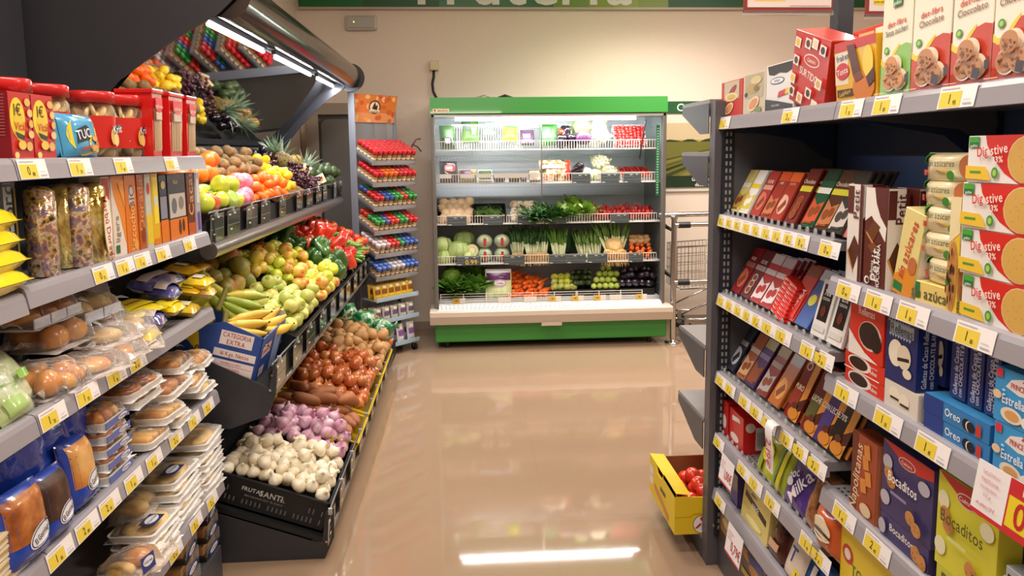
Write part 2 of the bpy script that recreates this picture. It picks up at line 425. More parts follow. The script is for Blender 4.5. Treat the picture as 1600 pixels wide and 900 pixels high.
fld.append(('t', 'f2f2ea', 'Garantizamos la frescura', 0.385, 0.125, 0.052, 0, 1.02)); fld.append(('t', 'f2f2ea', 'desde la huerta hasta su mesa', 0.44, 0.04, 0.052, 0, 1.02))
b.decals((1.87, WY - 0.014, 1.30), (1, 0, 0), (0, 0, 1), 1.33, 0.60, fld, step=0.0002)
b.thing('poster', 'poster of a green farm field with white slogan on the wall', 'poster', (2.4, WY, 1.30), world=True)
MB().box(1.87, WY - 0.02, 1.262, 3.2, WY - 0.001, 1.285, mat('d5cfc6', 0.3)).struct('trim_2')

# chrome barrier
t = empty('barrier', 'chrome tube barrier with flanged post right of the fridge', 'barrier', (1.765, 6.1, 0))
px_, py_ = 1.765, 6.1
MB().cyl((px_, py_, 0.01), (px_, py_, 1.07), 0.024, 0.024, M_CHROME, 16).cyl((px_, py_, 1.07), (px_, py_, 1.085), 0.03, 0.03, M_CHROME, 16).part('post', t)
MB().lathe([(0.0, 0), (0.07, 0), (0.07, 0.008), (0.045, 0.016), (0.028, 0.03), (0.0, 0.03)], M_CHROME, 20, Matrix.Translation((px_, py_, 0))).part('flange', t)
MB().cyl((px_ - 0.12, py_ + 0.05, 1.10), (4.2, py_ + 0.05, 1.13), 0.022, 0.022, M_CHROME, 14).part('rail', t)
MB().cyl((px_, py_ - 0.02, 1.02), (4.2, py_ - 0.02, 1.05), 0.02, 0.02, M_CHROME, 14).part('rail', t)
MB().cyl((px_, py_ - 0.02, 0.53), (4.2, py_ - 0.02, 0.55), 0.02, 0.02, M_CHROME, 14).part('rail', t)
for z_ in (1.02, 0.53): MB().cyl((px_ + 0.03, py_ - 0.02, z_), (px_ + 0.13, py_ - 0.02, z_ + 0.001), 0.027, 0.027, M_BLACK, 12).part('sleeve', t, 'black plastic sleeve')
for z_ in (1.02, 0.62): MB().tube([(px_ - 0.05, 6.3, z_), (px_ - 0.035, 6.2, z_ - 0.03), (px_, py_, z_ - 0.05)], 0.016, M_BLACK).part('bracket', t, 'black bracket')

# shopping trolley beyond the barrier
t = empty('shopping_trolley', 'chrome wire shopping trolley parked behind the chrome barrier', 'trolley', (2.1, 6.45, 0))
b = MB(); x0, x1, y0, y1 = 1.86, 2.75, 6.26, 6.72
def tr(x, y, z):   # basket tapers to its front end and rises towards the handle
    k = (x - x0) / (x1 - x0); return (x, 6.49 + (y - 6.49) * (0.7 + 0.3 * k), z + (0.04 * k))
for z in (0.42, 0.5, 0.58, 0.66, 0.74, 0.80):
    r_ = 0.006 if z in (0.42, 0.80) else 0.003
    zz = 0 if z > 0.45 else 0.03
    b.tube([tr(x0 + zz, y0, z), tr(x1, y0, z), tr(x1, y1, z), tr(x0 + zz, y1, z), tr(x0 + zz, y0, z)], r_, M_CHROME, 6)
for i in range(27):
    x = x0 + (x1 - x0) * i / 26
    for y in (y0, y1): b.cyl(tr(x, y, 0.42), tr(x, y, 0.80), 0.0022, 0.0022, M_CHROME, 5, False)
for i in range(11):
    y = y0 + (y1 - y0) * i / 10; b.cyl(tr(x0, y, 0.42), tr(x0, y, 0.80), 0.0022, 0.0022, M_CHROME, 5, False); b.cyl(tr(x0, y, 0.42), tr(x1, y, 0.42), 0.0022, 0.0022, M_CHROME, 5, False)
b.part('basket', t)
b = MB()
for y in (y0 + 0.04, y1 - 0.04):
    b.tube([(1.86, y, 0.16), (2.1, y, 0.15), (2.7, y, 0.38), (2.78, y, 0.7), (2.8, y, 0.95)], 0.011, M_CHROME, 8)
    b.tube([(1.9, y, 0.2), (2.4, y, 0.42)], 0.009, M_CHROME, 8)
b.tube([(1.86, y0 + 0.04, 0.16), (1.84, 6.49, 0.16), (1.86, y1 - 0.04, 0.16)], 0.011, M_CHROME, 8)
b.part('chassis', t)
MB().cyl((2.8, y0, 0.96), (2.8, y1, 0.96), 0.016, 0.016, mat('2a6a3a', 0.4)).part('handle', t)
for x, y in ((1.95, 6.33), (1.98, 6.66), (2.32, 6.3), (2.34, 6.7)):
    MB().cyl((x, y - 0.018, 0.062), (x, y + 0.018, 0.062), 0.062, 0.062, M_BLACK, 18).cyl((x, y - 0.02, 0.062), (x, y + 0.02, 0.062), 0.025, 0.025, mat('77797c', 0.4), 12).box(x - 0.02, y - 0.024, 0.07, x + 0.02, y - 0.019, 0.16, M_STEEL).part('wheel', t)

# ================================================================== price labels and shelves
_tagc = {}
LAB_W, LAB_H = 0.108, 0.044
def tag_mesh(price, wide=1, yel=True):
    """price card; local: x along the rail, z up, faces -y"""
    k = (price, wide)
    if k in _tagc: return _tagc[k]
    b = MB(); W = LAB_W * wide; H = LAB_H
    # card follows the curved rail
    b.add([(-W / 2, -0.0006, 0), (W / 2, -0.0006, 0), (W / 2, -0.0006, H), (-W / 2, -0.0006, H)], [(0, 1, 2, 3)], mat('f3eeee', 0.35))
    big, sm = price.split('.')
    it = [('r', 'e6cc44', 0.04, 0.05, 0.63 if wide == 1 else 0.72, 0.74), ('t', '3b3410', big, 0.32, 0.42, 0.42, 0, 0.85), ('t', '3b3410', sm, 0.47 if wide == 1 else 0.55, 0.25, 0.19, 0, 0.85),
          ('r', 'b9b4b8', 0.06, 0.86, 0.55, 0.90), ('r', 'b9b4b8', 0.70, 0.14, 0.93, 0.20), ('r', 'ccc8cc', 0.70, 0.35, 0.9, 0.38)]
    b.decals((-W / 2, -0.0008, 0), (1, 0, 0), (0, 0, 1), W, H, it, e0=0.0002, step=0.0003)
    _tagc[k] = b.mesh('price_label'); return _tagc[k]
def put_tag(shelf, side, Xf, Y, Zb, price, wide=1):
    """side +1: right gondola (faces -x); -1: left gondola (faces +x)"""
    o = bpy.data.objects.new('price_label', tag_mesh(price, wide)); C.objects.link(o); o.parent = shelf
    base = _base[root_of(shelf)]
    o.location = (Xf - base[0] - side * 0.0012, Y - base[1], Zb - base[2] + 0.002)
    o.rotation_euler = Euler((R(-11), 0, R(-90) if side > 0 else R(90)), 'XYZ')
def rail_profile(side, Xf, Zb, h=0.048):
    q = [(0, 0), (0.0035, h * 0.4), (0.0065, h * 0.72), (0.011, h * 0.93), (0.018, h), (0.03, h), (0.03, 0)]
    return [(Xf + side * a, Zb + z) for a, z in q]
def shelf(root, side, Xf, Xb, y0, y1, Zb, tags, tilt=0.0, holes=True, bracket=True, glide=None):
    """metal shelf with its curved label rail: Xf the rail's front, Zb the rail's bottom"""
    deck = Zb + 0.044; b = MB()
    b.box(min(Xf + side * 0.012, Xb), y0, deck - 0.026, max(Xf + side * 0.012, Xb), y1, deck, M_DECK)
    if holes:
        n = int((y1 - y0) / 0.02)
        for i in range(n):
            y = y0 + 0.01 + i * 0.02
            for q in (0.045, 0.062): 
                x = Xf + side * q; b.add([(x - 0.003, y - 0.0045, deck + 0.0006), (x + 0.003, y - 0.0045, deck + 0.0006), (x + 0.003, y + 0.0045, deck + 0.0006), (x - 0.003, y + 0.0045, deck + 0.0006)], [(0, 1, 2, 3)], M_BLACK)
    s = b.part('shelf', root)
    MB().ext(rail_profile(side, Xf, Zb), 1, y0 + 0.002, y1 - 0.002, M_RAIL, False).part('label_rail', s)
    if bracket:
        for y in (y0 + 0.004, y1 - 0.004):
            MB().ext([(Xb, deck - 0.026), (Xf + side * 0.03, deck - 0.026), (Xf + side * 0.03, deck - 0.04), (Xb - side * 0.12, deck - 0.07), (Xb - side * 0.03, deck - 0.11), (Xb, deck - 0.11)], 1, y - 0.002, y + 0.002, M_DGREY).part('bracket', s)
    for tg in tags:
        u, price = tg[0], tg[1]; wd = tg[2] if len(tg) > 2 else 1
        y = yl(u, Xf, Zb + 0.02) if u > 5 or u < -5 else u
        put_tag(s, side, Xf, y, Zb, price, wd)
    return s, deck

# ------------------------------------------------------------------ right gondola
GX, GB = 0.95, 1.40
YJ, YE = 1.86, 2.715          # joint between the two bays, far end
M_PANEL = mat('4a608e', 0.4, 0.3)
near = empty('gondola_shelving', 'dark gondola bay of biscuit boxes nearest on the right', 'shelving', (GX + 0.2, 1.4, 0))
far = empty('gondola_shelving', 'dark gondola bay of chocolate bars ending at the tomato crate', 'shelving', (GX + 0.2, 2.3, 0))
for rt, a, c in ((near, 0.55, YJ), (far, YJ, YE)):
    MB().box(GB, a, 0.05, GB + 0.03, c, 1.80, M_PANEL).part('back_panel', rt)
    MB().box(GX + 0.03, a, 0.0, GB, c, 0.13, M_DGREY).part('plinth', rt)
    b = MB(); b.box(GB - 0.014, c - 0.016, 0.0, GB - 0.0005, c - 0.001, 1.80, mat('14161c', 0.4))
    for i in range(40): b.box(GB - 0.0155, c - 0.011, 0.2 + i * 0.05, GB - 0.0142, c - 0.006, 0.225 + i * 0.05, mat('4a4e58', 0.4))
    b.part('upright', rt)
MB().box(GX + 0.45, YE + 0.02, 1.831, GX + 0.51, YE + 0.08, CEIL - 0.001, M_DARK).part('mast', far, 'dark grey post rising to the ceiling')
TOPB = 1.723
RS_NEAR = []
RS_NEAR.append(shelf(near, 1, GX, GB, 0.55, YJ, TOPB, [(1493, '1.95'), (1383, '1.85'), (1328, '1.25')]))
RS_NEAR.append(shelf(near, 1, GX, GB, 0.55, YJ, 1.271, [(1520, '1.10'), (1424, '1.10'), (1370, '1.10'), (1323, '0.99')]))
RS_NEAR.append(shelf(near, 1, GX, GB, 0.55, YJ, 1.008, [(1454, '1.10'), (1385, '1.25'), (1320, '1.15')]))
RS_NEAR.append(shelf(near, 1, GX, GB, 0.55, YJ, 0.691, [(1368, '2.45'), (1317, '1.45')]))
RS_NEAR.append(shelf(near, 1, GX, GB, 0.55, YJ, 0.38, []))
RS_FAR = []
RS_FAR.append(shelf(far, 1, GX, GB, YJ, YE, TOPB, [(1233, '2.50'), (1131, '1.50')]))
def strip(u0, u1, X, Zb, prices):
    ya, yb = yl(u0, X, Zb + 0.02), yl(u1, X, Zb + 0.02); n = len(prices)
    return [(ya + (yb - ya) * (i + 0.5) / n, p, min(1.0, abs(ya - yb) / n / LAB_W)) for i, p in enumerate(prices)]
for Zb, tg in ((1.363, strip(1121, 1262, GX, 1.363, ['0.95', '0.95', '0.95', '1.25', '1.25', '1.20', '1.30', '0.95', '0.95']) + [(1294, '0.99')]),
               (1.063, strip(1120, 1146, GX, 1.063, ['1.10', '1.10']) + strip(1146, 1189, GX, 1.063, ['1.10', '1.25', '1.50']) + [(1200, '1.10'), (1222, '1.20'), (1263, '1.10'), (1285, '2.20')]),
               (0.757, strip(1118, 1147, GX, 0.757, ['1.20', '1.35']) + [(1163, '1.35'), (1181, '2.20'), (1200, '2.20'), (1229, '1.85'), (1250, '2.10'), (1274, '2.10')]),
               (0.510, [(1122, '1.00'), (1160, '1.10'), (1179, '1.10'), (1205, '1.20'), (1262, '1.95'), (1280, '2.10')]),
               (0.285, [(1124, '1.00')])):
    tg2 = [((yl(a[0], GX, Zb + .02) if a[0] > 5 else a[0]),) + tuple(a[1:]) for a in tg]
    RS_FAR.append(shelf(far, 1, GX, GB, YJ, YE, Zb, tg2, bracket=False, holes=Zb < 0.6))
# end wall of the bay and end-cap shelves beyond it
b = MB(); b.box(GX - 0.014, YE + 0.002, 0.0, GX + 0.94, YE + 0.06, 1.83, mat('5c5a60', 0.4, 0.2))
ec = empty('endcap_shelving', 'grey end shelving seen edge-on past the chocolate bay', 'shelving', (GX + 0.4, YE + 0.03, 0))
b.part('back_panel', ec)
b = MB(); b.box(GX + 0.012, YE - 0.016, 0.13, GX + 0.055, YE + 0.0015, 1.715, mat('1f232b', 0.4))
for i in range(58):
    for k in (0, 1): b.box(GX + 0.022 + k * 0.015, YE - 0.0172, 0.16 + i * 0.027, GX + 0.029 + k * 0.015, YE - 0.0162, 0.175 + i * 0.027, mat('8b9098', 0.4))
b.part('upright', ec, 'slotted upright')
MB().box(GX + 0.055, YE - 0.012, 0.13, GB - 0.001, YE + 0.0015, 1.71, mat('4a4e58', 0.4)).part('inner_panel', ec)
for (ya, yb) in ((YJ + 0.02, YE - 0.018),):
    MB().ext([(GB - 0.016, 1.735), (GX + 0.06, 1.735), (GX + 0.06, 1.722), (GB - 0.14, 1.68), (GB - 0.06, 1.62), (GB - 0.016, 1.60)], 1, yb - 0.004, yb, mat('2c3a58', 0.35, 0.4)).part('bracket', far)
    MB().ext([(GB - 0.016, 1.735), (GX + 0.06, 1.735), (GX + 0.06, 1.722), (GB - 0.14, 1.68), (GB - 0.06, 1.62), (GB - 0.016, 1.60)], 1, YJ + 0.01, YJ + 0.014, mat('2c3a58', 0.35, 0.4)).part('bracket', far)
XL, XRr = GX - 0.016, GX + 0.93
for z in (1.84, 1.64, 0.885, 0.59, 0.10):
    b = MB(); y0, y1 = YE + 0.062, YE + 0.40
    if z == 0.10: b.box(XL, y0, 0.0, XRr, y1 - 0.03, 0.08, M_DGREY); b.box(XL, y0, 0.08, XRr, y1 + 0.02, 0.095, M_DECK)
    else:
        b.box(XL, y0, z - 0.02, XRr, y1, z, M_DECK)
        b.ext([(y0, z - 0.015), (y1, z - 0.015), (y1, z - 0.045), (y0 + 0.1, z - 0.13), (y0, z - 0.13)], 0, XL - 0.004, XL, M_DGREY)
    s = b.part('shelf', ec)
    if z != 0.10: MB().ext([(y1, z - 0.05), (y1 + 0.012, z - 0.045), (y1 + 0.012, z - 0.004), (y1, z)], 0, XL, XRr, M_RAIL).part('label_rail', s)

# ------------------------------------------------------------------ left gondola
LX, LBK = -0.95, -1.56
LJ, LE = 1.64, 2.80
nl = empty('gondola_shelving', 'grey gondola bay with yellow packs at the left edge', 'shelving', (LX - 0.2, 1.2, 0))
fl = empty('gondola_shelving', 'grey gondola bay of pastries and biscuits beside the fruit stand', 'shelving', (LX - 0.2, 2.2, 0))
for rt, a, c in ((nl, 0.5, LJ), (fl, LJ, LE)):
    MB().box(LBK - 0.03, a, 0.05, LBK, c, 2.9, M_DARK).part('back_panel', rt)
    MB().box(LBK, a, 0.0, LX - 0.03, c, 0.13, M_DGREY).part('plinth', rt)
shelf(nl, -1, LX, LBK, 0.5, LJ, 1.60, [])
shelf(nl, -1, LX, LBK, 0.5, LJ, 1.31, [])
shelf(nl, -1, LX, LBK, 0.5, LJ, 1.035, [])
shelf(nl, -1, LX, LBK, 0.5, LJ, 0.712, [])
shelf(nl, -1, LX, LBK, 0.5, LJ, 0.358, [])
shelf(fl, -1, LX, LBK, LJ, LE, 1.60, [(54, '0.80'), (128, '1.30'), (195, '1.00'), (270, '1.25')])
shelf(fl, -1, LX, LBK, LJ, LE, 1.32, [(164, '0.75'), (198, '1.15'), (225, '1.00'), (257, '1.00'), (298, '1.20')])
shelf(fl, -1, LX, LBK, LJ, LE, 1.035, [(86, '1.25'), (139, '1.25'), (184, '1.35'), (217, '2.10')])
shelf(fl, -1, LX, LBK, LJ, LE, 0.712, [(97, '1.35'), (139, '2.00'), (174, '2.10'), (211, '1.60'), (243, '1.60'), (277, '2.20'), (305, '1.15'), (327, '2.10')])
shelf(fl, -1, LX, LBK, LJ, LE, 0.358, [(276, '2.10'), (308, '2.10'), (333, '2.10')])
# ================================================================== the refrigerated display
FX0, FX1, FY, FBK = -0.27, 1.695, 6.10, WY - 0.01
fr = empty('refrigerated_display', 'green topped open fridge full of vegetables against the back wall', 'fridge', (0.71, 6.45, 0))
GRN = mat('2f8a33', 0.3, coat=0.4)
M_CREAM = mat('c3b3a2', 0.35)
b = MB(); b.bbox(FX0 - 0.0, FY - 0.02, 0.06, FX1 + 0.01, FBK, 0.225, GRN, 0.008); b.part('base_panel', fr, 'green base panel')
for x in (FX0 + 0.1, FX1 - 0.12):
    for y in (FY + 0.06, FBK - 0.1): MB().cyl((x, y, 0), (x, y, 0.07), 0.022, 0.022, M_BLACK, 10).part('foot', fr)
b = MB()   # bumper lip
pr = [(FY - 0.02, 0.21), (FY - 0.10, 0.23), (FY - 0.125, 0.30), (FY - 0.12, 0.335), (FY - 0.105, 0.345), (FY + 0.2, 0.345), (FY + 0.2, 0.21)]
b.ext(pr, 0, FX0 - 0.035, FX1 + 0.035, M_CREAM); b.box(0.62, FY - 0.115, 0.205, 0.79, FY - 0.03, 0.232, M_CREAM); b.part('bumper', fr, 'beige front bumper')
b = MB()
for i in range(150):
    x = FX0 + 0.04 + i * (FX1 - FX0 - 0.08) / 150
    b.add([(x, FY - 0.085, 0.347), (x + 0.008, FY - 0.085, 0.347), (x + 0.008, FY - 0.03, 0.375), (x, FY - 0.03, 0.375), (x, FY + 0.02, 0.38), (x + 0.008, FY + 0.02, 0.38)], [(0, 1, 2, 3), (3, 2, 5, 4)], M_WHITE)
b.box(FX0 + 0.03, FY - 0.1, 0.345, FX1 - 0.03, FY - 0.085, 0.352, M_WHITE); b.box(FX0 + 0.03, FY - 0.07, 0.345, FX1 - 0.03, FY + 0.03, 0.35, mat('77797c', 0.5))
b.part('air_grille', fr)
for x0 in (FX0, FX1 - 0.04):
    MB().bbox(x0, FY, 0.346, x0 + 0.035, FY + 0.05, 2.095, mat('6d6964', 0.35, 0.3), 0.006).part('corner_post', fr)
M_SIDE = mat('9aa39f', 0.12, 0.6)
MB().box(FX0 + 0.002, FY + 0.05, 0.3, FX0 + 0.012, FBK, 1.96, M_SIDE).part('side_panel', fr)
MB().box(FX1 - 0.017, FY + 0.05, 0.3, FX1 - 0.007, FBK, 1.96, M_SIDE).part('side_panel', fr)
b = MB(); b.box(FX0 + 0.012, FBK - 0.03, 0.3, FX1 - 0.017, FBK, 1.96, mat('ccd3dc', 0.4))
for zz in [0.6 + 0.09 * i for i in range(15)]:
    for i in range(64):
        x = FX0 + 0.05 + i * 0.029; b.add([(x, FBK - 0.0306, zz), (x + 0.014, FBK - 0.0306, zz), (x + 0.014, FBK - 0.0306, zz + 0.005), (x, FBK - 0.0306, zz + 0.005)], [(0, 1, 2, 3)], mat('8e959b', 0.5))
b.part('back_liner', fr)
b = MB(); b.ext([(FY - 0.01, 1.965), (FY + 0.0, 2.095), (FBK, 2.095), (FBK, 1.955), (FY + 0.03, 1.955)], 0, FX0, FX1, GRN); b.part('canopy', fr, 'green top panel')
b = MB(); b.box(FX0 + 0.002, FY + 0.0, 1.937, FX1 - 0.007, FY + 0.09, 1.955, mat('b6b3ac', 0.3)); b.part('lamp_housing', fr)
MB().cyl((-0.07, FY + 0.02, 1.92), (1.43, FY + 0.02, 1.92), 0.015, 0.015, mat('ffffff', 0.5, emit=20.0), 12).part('lamp_tube', fr)
area('fridge_lamp_light', (0.7, FY + 0.05, 1.905), (R(22), 0, 0), 1.6, 0.02, 17, (0.94, 0.97, 1.0))
b = MB(); b.box(FX0 + 0.022, FY - 0.013, 1.972, FX0 + 0.155, FY - 0.0105, 2.004, mat('d9cfae', 0.4))
b.decals((FX0 + 0.022, FY - 0.013, 1.972), (1, 0, 0), (0, 0, 1), 0.133, 0.032, [('p', '9c3a2a', [(0.04, 0.8), (0.22, 0.8), (0.15, 0.4), (0.17, 0.15), (0.1, 0.15), (0.1, 0.45)]), ('t', '9c3a2a', 'MAFIROL', 0.62, 0.5, 0.45)])
b.part('maker_plate', fr)
b = MB(); b.box(FX1 - 0.075, FY + 0.06, 1.27, FX1 - 0.05, FY + 0.065, 1.86, mat('1f7a4d', 0.3))
for i in range(26): b.add([(FX1 - 0.070, FY + 0.0595, 1.29 + i * 0.0215), (FX1 - 0.056, FY + 0.0595, 1.29 + i * 0.0215), (FX1 - 0.056, FY + 0.0595, 1.30 + i * 0.0215), (FX1 - 0.070, FY + 0.0595, 1.296 + i * 0.0215)], [(0, 1, 2, 3)], mat('bcd9c4', 0.4))
b.part('side_strip', fr, 'thin green strip with pale print')
MB().tube([(1.525, FY + 0.05, 1.90), (1.52, FY + 0.06, 1.86), (1.49, FY + 0.07, 1.66), (1.485, FY + 0.09, 1.58)], 0.006, M_BLACK, 6).part('cable', fr)
MB().cyl((0.645, FY + 0.05, 1.27), (0.645, FY + 0.05, 1.91), 0.006, 0.006, M_STEEL, 8).part('centre_rod', fr)
MB().box(FX0 + 0.04, FY + 0.053, 1.27, 0.64, FY + 0.056, 1.88, film('ffffff', 0.995, 0.02, 0)).part('glass_pane', fr)
MB().tube([(0.1, 6.3, 2.1), (0.18, 6.28, 2.125), (0.24, 6.3, 2.1)], 0.006, M_STEEL, 6).tube([(0.28, 6.4, 2.1), (0.36, 6.4, 2.13), (0.45, 6.42, 2.1)], 0.012, M_BLACK, 6).part('roof_cable', fr, kind='stuff')

M_WIRE = mat('ebe3d6', 0.35)
def fence(par, name, x0, x1, y, z0, z1, pitch=0.022, r=0.0028):
    b = MB()
    for z in (z0, z1): b.box(x0, y - r, z - r, x1, y + r, z + r, M_WIRE)
    n = int((x1 - x0) / pitch)
    for i in range(n + 1):
        x = x0 + (x1 - x0) * i / n; b.box(x - r * 0.6, y - r * 0.6, z0, x + r * 0.6, y + r * 0.6, z1, M_WIRE)
    return b.part(name, par)
FS = FY + 0.085   # front of the fridge shelves
FLV = {}
def fx(u, z, y=None): return atY(u, 300, FS if y is None else y)[0]
for key, zb, zt in (('1', 1.665, 1.74), ('2', 1.385, 1.466), ('3', 1.045, 1.118), ('4', 0.705, 0.775)):
    b = MB()
    if key == '1':
        for i in range(84): x = FX0 + 0.03 + i * 0.0226; b.box(x - 0.0015, FS + 0.004, zb + 0.006, x + 0.0015, FBK - 0.15, zb + 0.010, M_WIRE)
        for y in (FS + 0.15, FS + 0.32, FBK - 0.15): b.box(FX0 + 0.02, y - 0.003, zb, FX1 - 0.03, y + 0.003, zb + 0.006, M_WIRE)
    else: b.box(FX0 + 0.02, FS + 0.006, zb - 0.004, FX1 - 0.03, FBK - (0.18 if key == '2' else 0.032), zb + 0.010, mat('c9ccce', 0.4))
    s = b.part('shelf', fr); fence(s, 'wire_front', FX0 + 0.02, FX1 - 0.06, FS, zb, zt); FLV[key] = zb + 0.0105
b = MB(); b.box(FX0 + 0.02, FS, 0.345, FX1 - 0.03, FBK - 0.032, 0.40, mat('c9ccce', 0.4)); s5 = b.part('shelf', fr); FLV['5'] = 0.4005
b = MB()
for (xa, xb) in ((-0.22, 0.36), (0.375, 0.94), (0.95, 1.515)):
    for i in range(5): b.box(xa, FS - 0.004, 0.365 + i * 0.021, xb, FS, 0.369 + i * 0.021, M_WIRE)
    for i in range(4): x = xa + (xb - xa) * i / 3; b.box(x - 0.003, FS - 0.006, 0.36, x + 0.003, FS + 0.002, 0.455, M_WIRE)
b.part('wire_front', s5)
# wire back rests on the top shelf
b = MB()
for (xa, xb) in ((-0.10, 0.55), (0.68, 1.22)):
    for z in (1.74, 1.88): b.box(xa, FS + 0.28, z - 0.004, xb, FS + 0.286, z + 0.004, M_WIRE)
    for i in range(int((xb - xa) / 0.021)): x = xa + i * 0.021; b.box(x - 0.003, FS + 0.279, 1.67, x + 0.003, FS + 0.285, 1.89, M_WIRE)
b.part('wire_rest', fr)
# slate label holders and paper labels on the wire fronts
hm = None
def holder(u0, u1, z, sh=0.07, txt=None):
    x0, x1 = fx(u0, z), fx(u1, z); b = MB(); b.box(x0, FS - 0.012, z, x1, FS - 0.005, z + sh, mat('4b5254', 0.3))
    b.decals((x0, FS - 0.012, z), (1, 0, 0), (0, 0, 1), x1 - x0, sh, [('r', '9aa19f', 0.03, 0.90, 0.97, 0.96), ('r', '7a8180', 0.03, 0.62, 0.6, 0.66), ('r', '7a8180', 0.03, 0.32, 0.97, 0.36), ('r', 'd8dcd8', 0.04, 0.06, 0.22, 0.13), ('r', 'd8dcd8', 0.35, 0.78, 0.5, 0.84), ('r', 'd8dcd8', 0.7, 0.80, 0.8, 0.86)] + ([('t', 'd8b84a', txt, 0.62, 0.35, 0.5)] if txt else []))
    b.part('label_holder', fr)
for u0, u1 in ((894, 922), (939, 967), (974, 1001)): holder(u0, u1, 1.378, 0.085)
for u0, u1 in ((698, 728), (755, 785), (808, 837), (850, 884), (954, 983)): holder(u0, u1, 1.038, 0.08)
for u0, u1, tx in ((711, 749, '0.99'), (786, 818, None), (857, 884, None), (885, 915, None), (918, 949, None), (983, 1005, None)): holder(u0, u1, 0.698, 0.08, tx)
def paper(u0, u1, z, hh, yel=0):
    x0, x1 = fx(u0, z), fx(u1, z); b = MB(); b.box(x0, FS - 0.010, z, x1, FS - 0.007, z + hh, mat('ece2d4', 0.4))
    if yel: b.decals((x0, FS - 0.010, z), (1, 0, 0), (0, 0, 1), x1 - x0, hh, [('r', 'e2b548', 0.0, 0.0, 0.55, 1), ('r', '8a6a30', 0.2, 0.4, 0.4, 0.6)])
    b.part('price_label', fr)
for u0, u1 in ((688, 706), (720, 742), (747, 768), (772, 826), (829, 843)): paper(u0, u1, 1.435, 0.035)
for u0, u1, yv in ((704, 724, 1), (776, 796, 0), (817, 837, 0), (857, 876, 1), (893, 912, 1), (928, 947, 1), (953, 972, 0), (995, 1012, 1)): paper(u0, u1, 0.372, 0.045, yv)

# ================================================================== the fruit and vegetable stand
SY0, SY1 = 2.90, 5.86
st = empty('fruit_stand', 'charcoal three tier fruit stand with chrome edges and mirrored canopy', 'display stand', (-1.1, 4.4, 0))
M_TRAY = mat('1e1f22', 0.45)
M_PLATE = mat('35363c', 0.42)
# tiers: front edge (X, Z) of the deck, slope
TIERS = {1: (-1.00, 1.335, R(29)), 2: (-0.80, 0.71, R(27)), 3: (-0.60, 0.085, R(20))}
def dk(t, s, h):
    X, Z, a = TIERS[t]; return (X - s * math.cos(a) + h * math.sin(a) , Z + s * math.sin(a) + h * math.cos(a))
def deck_tray(t, length, y0, y1):
    b = MB(); p = [dk(t, 0, 0), dk(t, length, 0), dk(t, length, -0.02), dk(t, 0, -0.02)]
    b.ext(p, 1, y0, y1, M_TRAY); return b.part('tier_deck', st)
deck_tray(1, 0.52, SY0 + 0.002, SY1); deck_tray(2, 0.74, SY0 + 0.002, SY1); deck_tray(3, 0.9, SY0 + 0.002, 5.62)
MB().box(-1.465, SY0 + 0.002, 0.0, -1.43, SY1, 1.70, M_PLATE).part('back_panel', st)
MB().box(-1.42, SY0 + 0.03, 0.0, -0.66, 5.6, 0.05, M_BLACK).part('base', st)
def front_edge(X, z0, z1, y0, y1, cols, tubr=0.0):
    b = MB()
    b.cyl((X + 0.004, y0, z1), (X + 0.004, y1, z1), 0.004, 0.004, M_STEEL, 8)
    b.box(X - 0.012, y0, z0, X - 0.008, y1, z1 - 0.03, M_BLACK); b.part('front_wire', st)
    if tubr: MB().cyl((X - 0.005, y0, z0 - tubr * 0.6), (X - 0.005, y1, z0 - tubr * 0.6), tubr, tubr, mat('a7a2a0', 0.28, 0.9), 18).part('front_tube', st)
    for i in range(len(cols)):
        u0, u1 = cols[i]; ya, yb = yl(u0, X, (z0 + z1) / 2), yl(u1, X, (z0 + z1) / 2)
        bb = MB(); q = 0.012
        bb.add([(X + 0.006, ya, z0), (X + 0.006, yb, z0), (X + 0.012, yb, z1 - 0.008), (X + 0.012, ya, z1 - 0.008)], [(0, 1, 2, 3)], mat('4a5048', 0.15, coat=1.0))
        Wd = yb - ya
        for (a0, c0, a1, c1) in ((0.0, 0.0, 1, 0.03), (0, 0.48, 1, 0.51), (0.0, 0.97, 1, 1.0), (0.0, 0, 0.02, 1), (0.98, 0, 1.0, 1)):
            zz0 = z0 + (z1 - z0 - 0.008) * c0; zz1 = z0 + (z1 - z0 - 0.008) * c1
            bb.add([(X + 0.0068 + 0.006 * c0, ya + Wd * a0, zz0), (X + 0.0068 + 0.006 * c0, ya + Wd * a1, zz0), (X + 0.0068 + 0.006 * c1, ya + Wd * a1, zz1), (X + 0.0068 + 0.006 * c1, ya + Wd * a0, zz1)], [(0, 1, 2, 3)], mat('85887f', 0.3))
        for (a0, c0) in ((0.1, 0.78), (0.5, 0.80), (0.15, 0.3)):
            zz0 = z0 + (z1 - z0) * c0; bb.box(X + 0.0125, ya + Wd * a0, zz0, X + 0.0135, ya + Wd * (a0 + 0.14), zz0 + 0.006, mat('e4e4de', 0.4))
        bb.box(X - 0.002, (ya + yb) / 2 - 0.005, z1 - 0.02, X + 0.014, (ya + yb) / 2 + 0.005, z1 + 0.006, mat('b4b6b4', 0.2))
        bb.part('price_flap', st)
front_edge(-0.98, 1.305, 1.43, SY0 - 0.03, SY1, [(325, 346), (352, 371), (382, 399), (405, 419), (434, 444), (461, 470), (477, 486), (492, 500), (503, 509), (520, 524), (530, 533)], 0.034)
front_edge(-0.78, 0.70, 0.82, SY0, SY1, [(427, 443), (455, 469), (476, 489), (497, 507), (514, 522), (528, 535), (539, 545), (551, 556), (560, 564), (568, 571), (574, 577)], 0.012)
front_edge(-0.575, 0.10, 0.212, SY0, 5.62, [(509, 520), (528, 536), (545, 552), (559, 564), (569, 573), (578, 581), (586, 589), (593, 595), (600, 602)], 0.01)
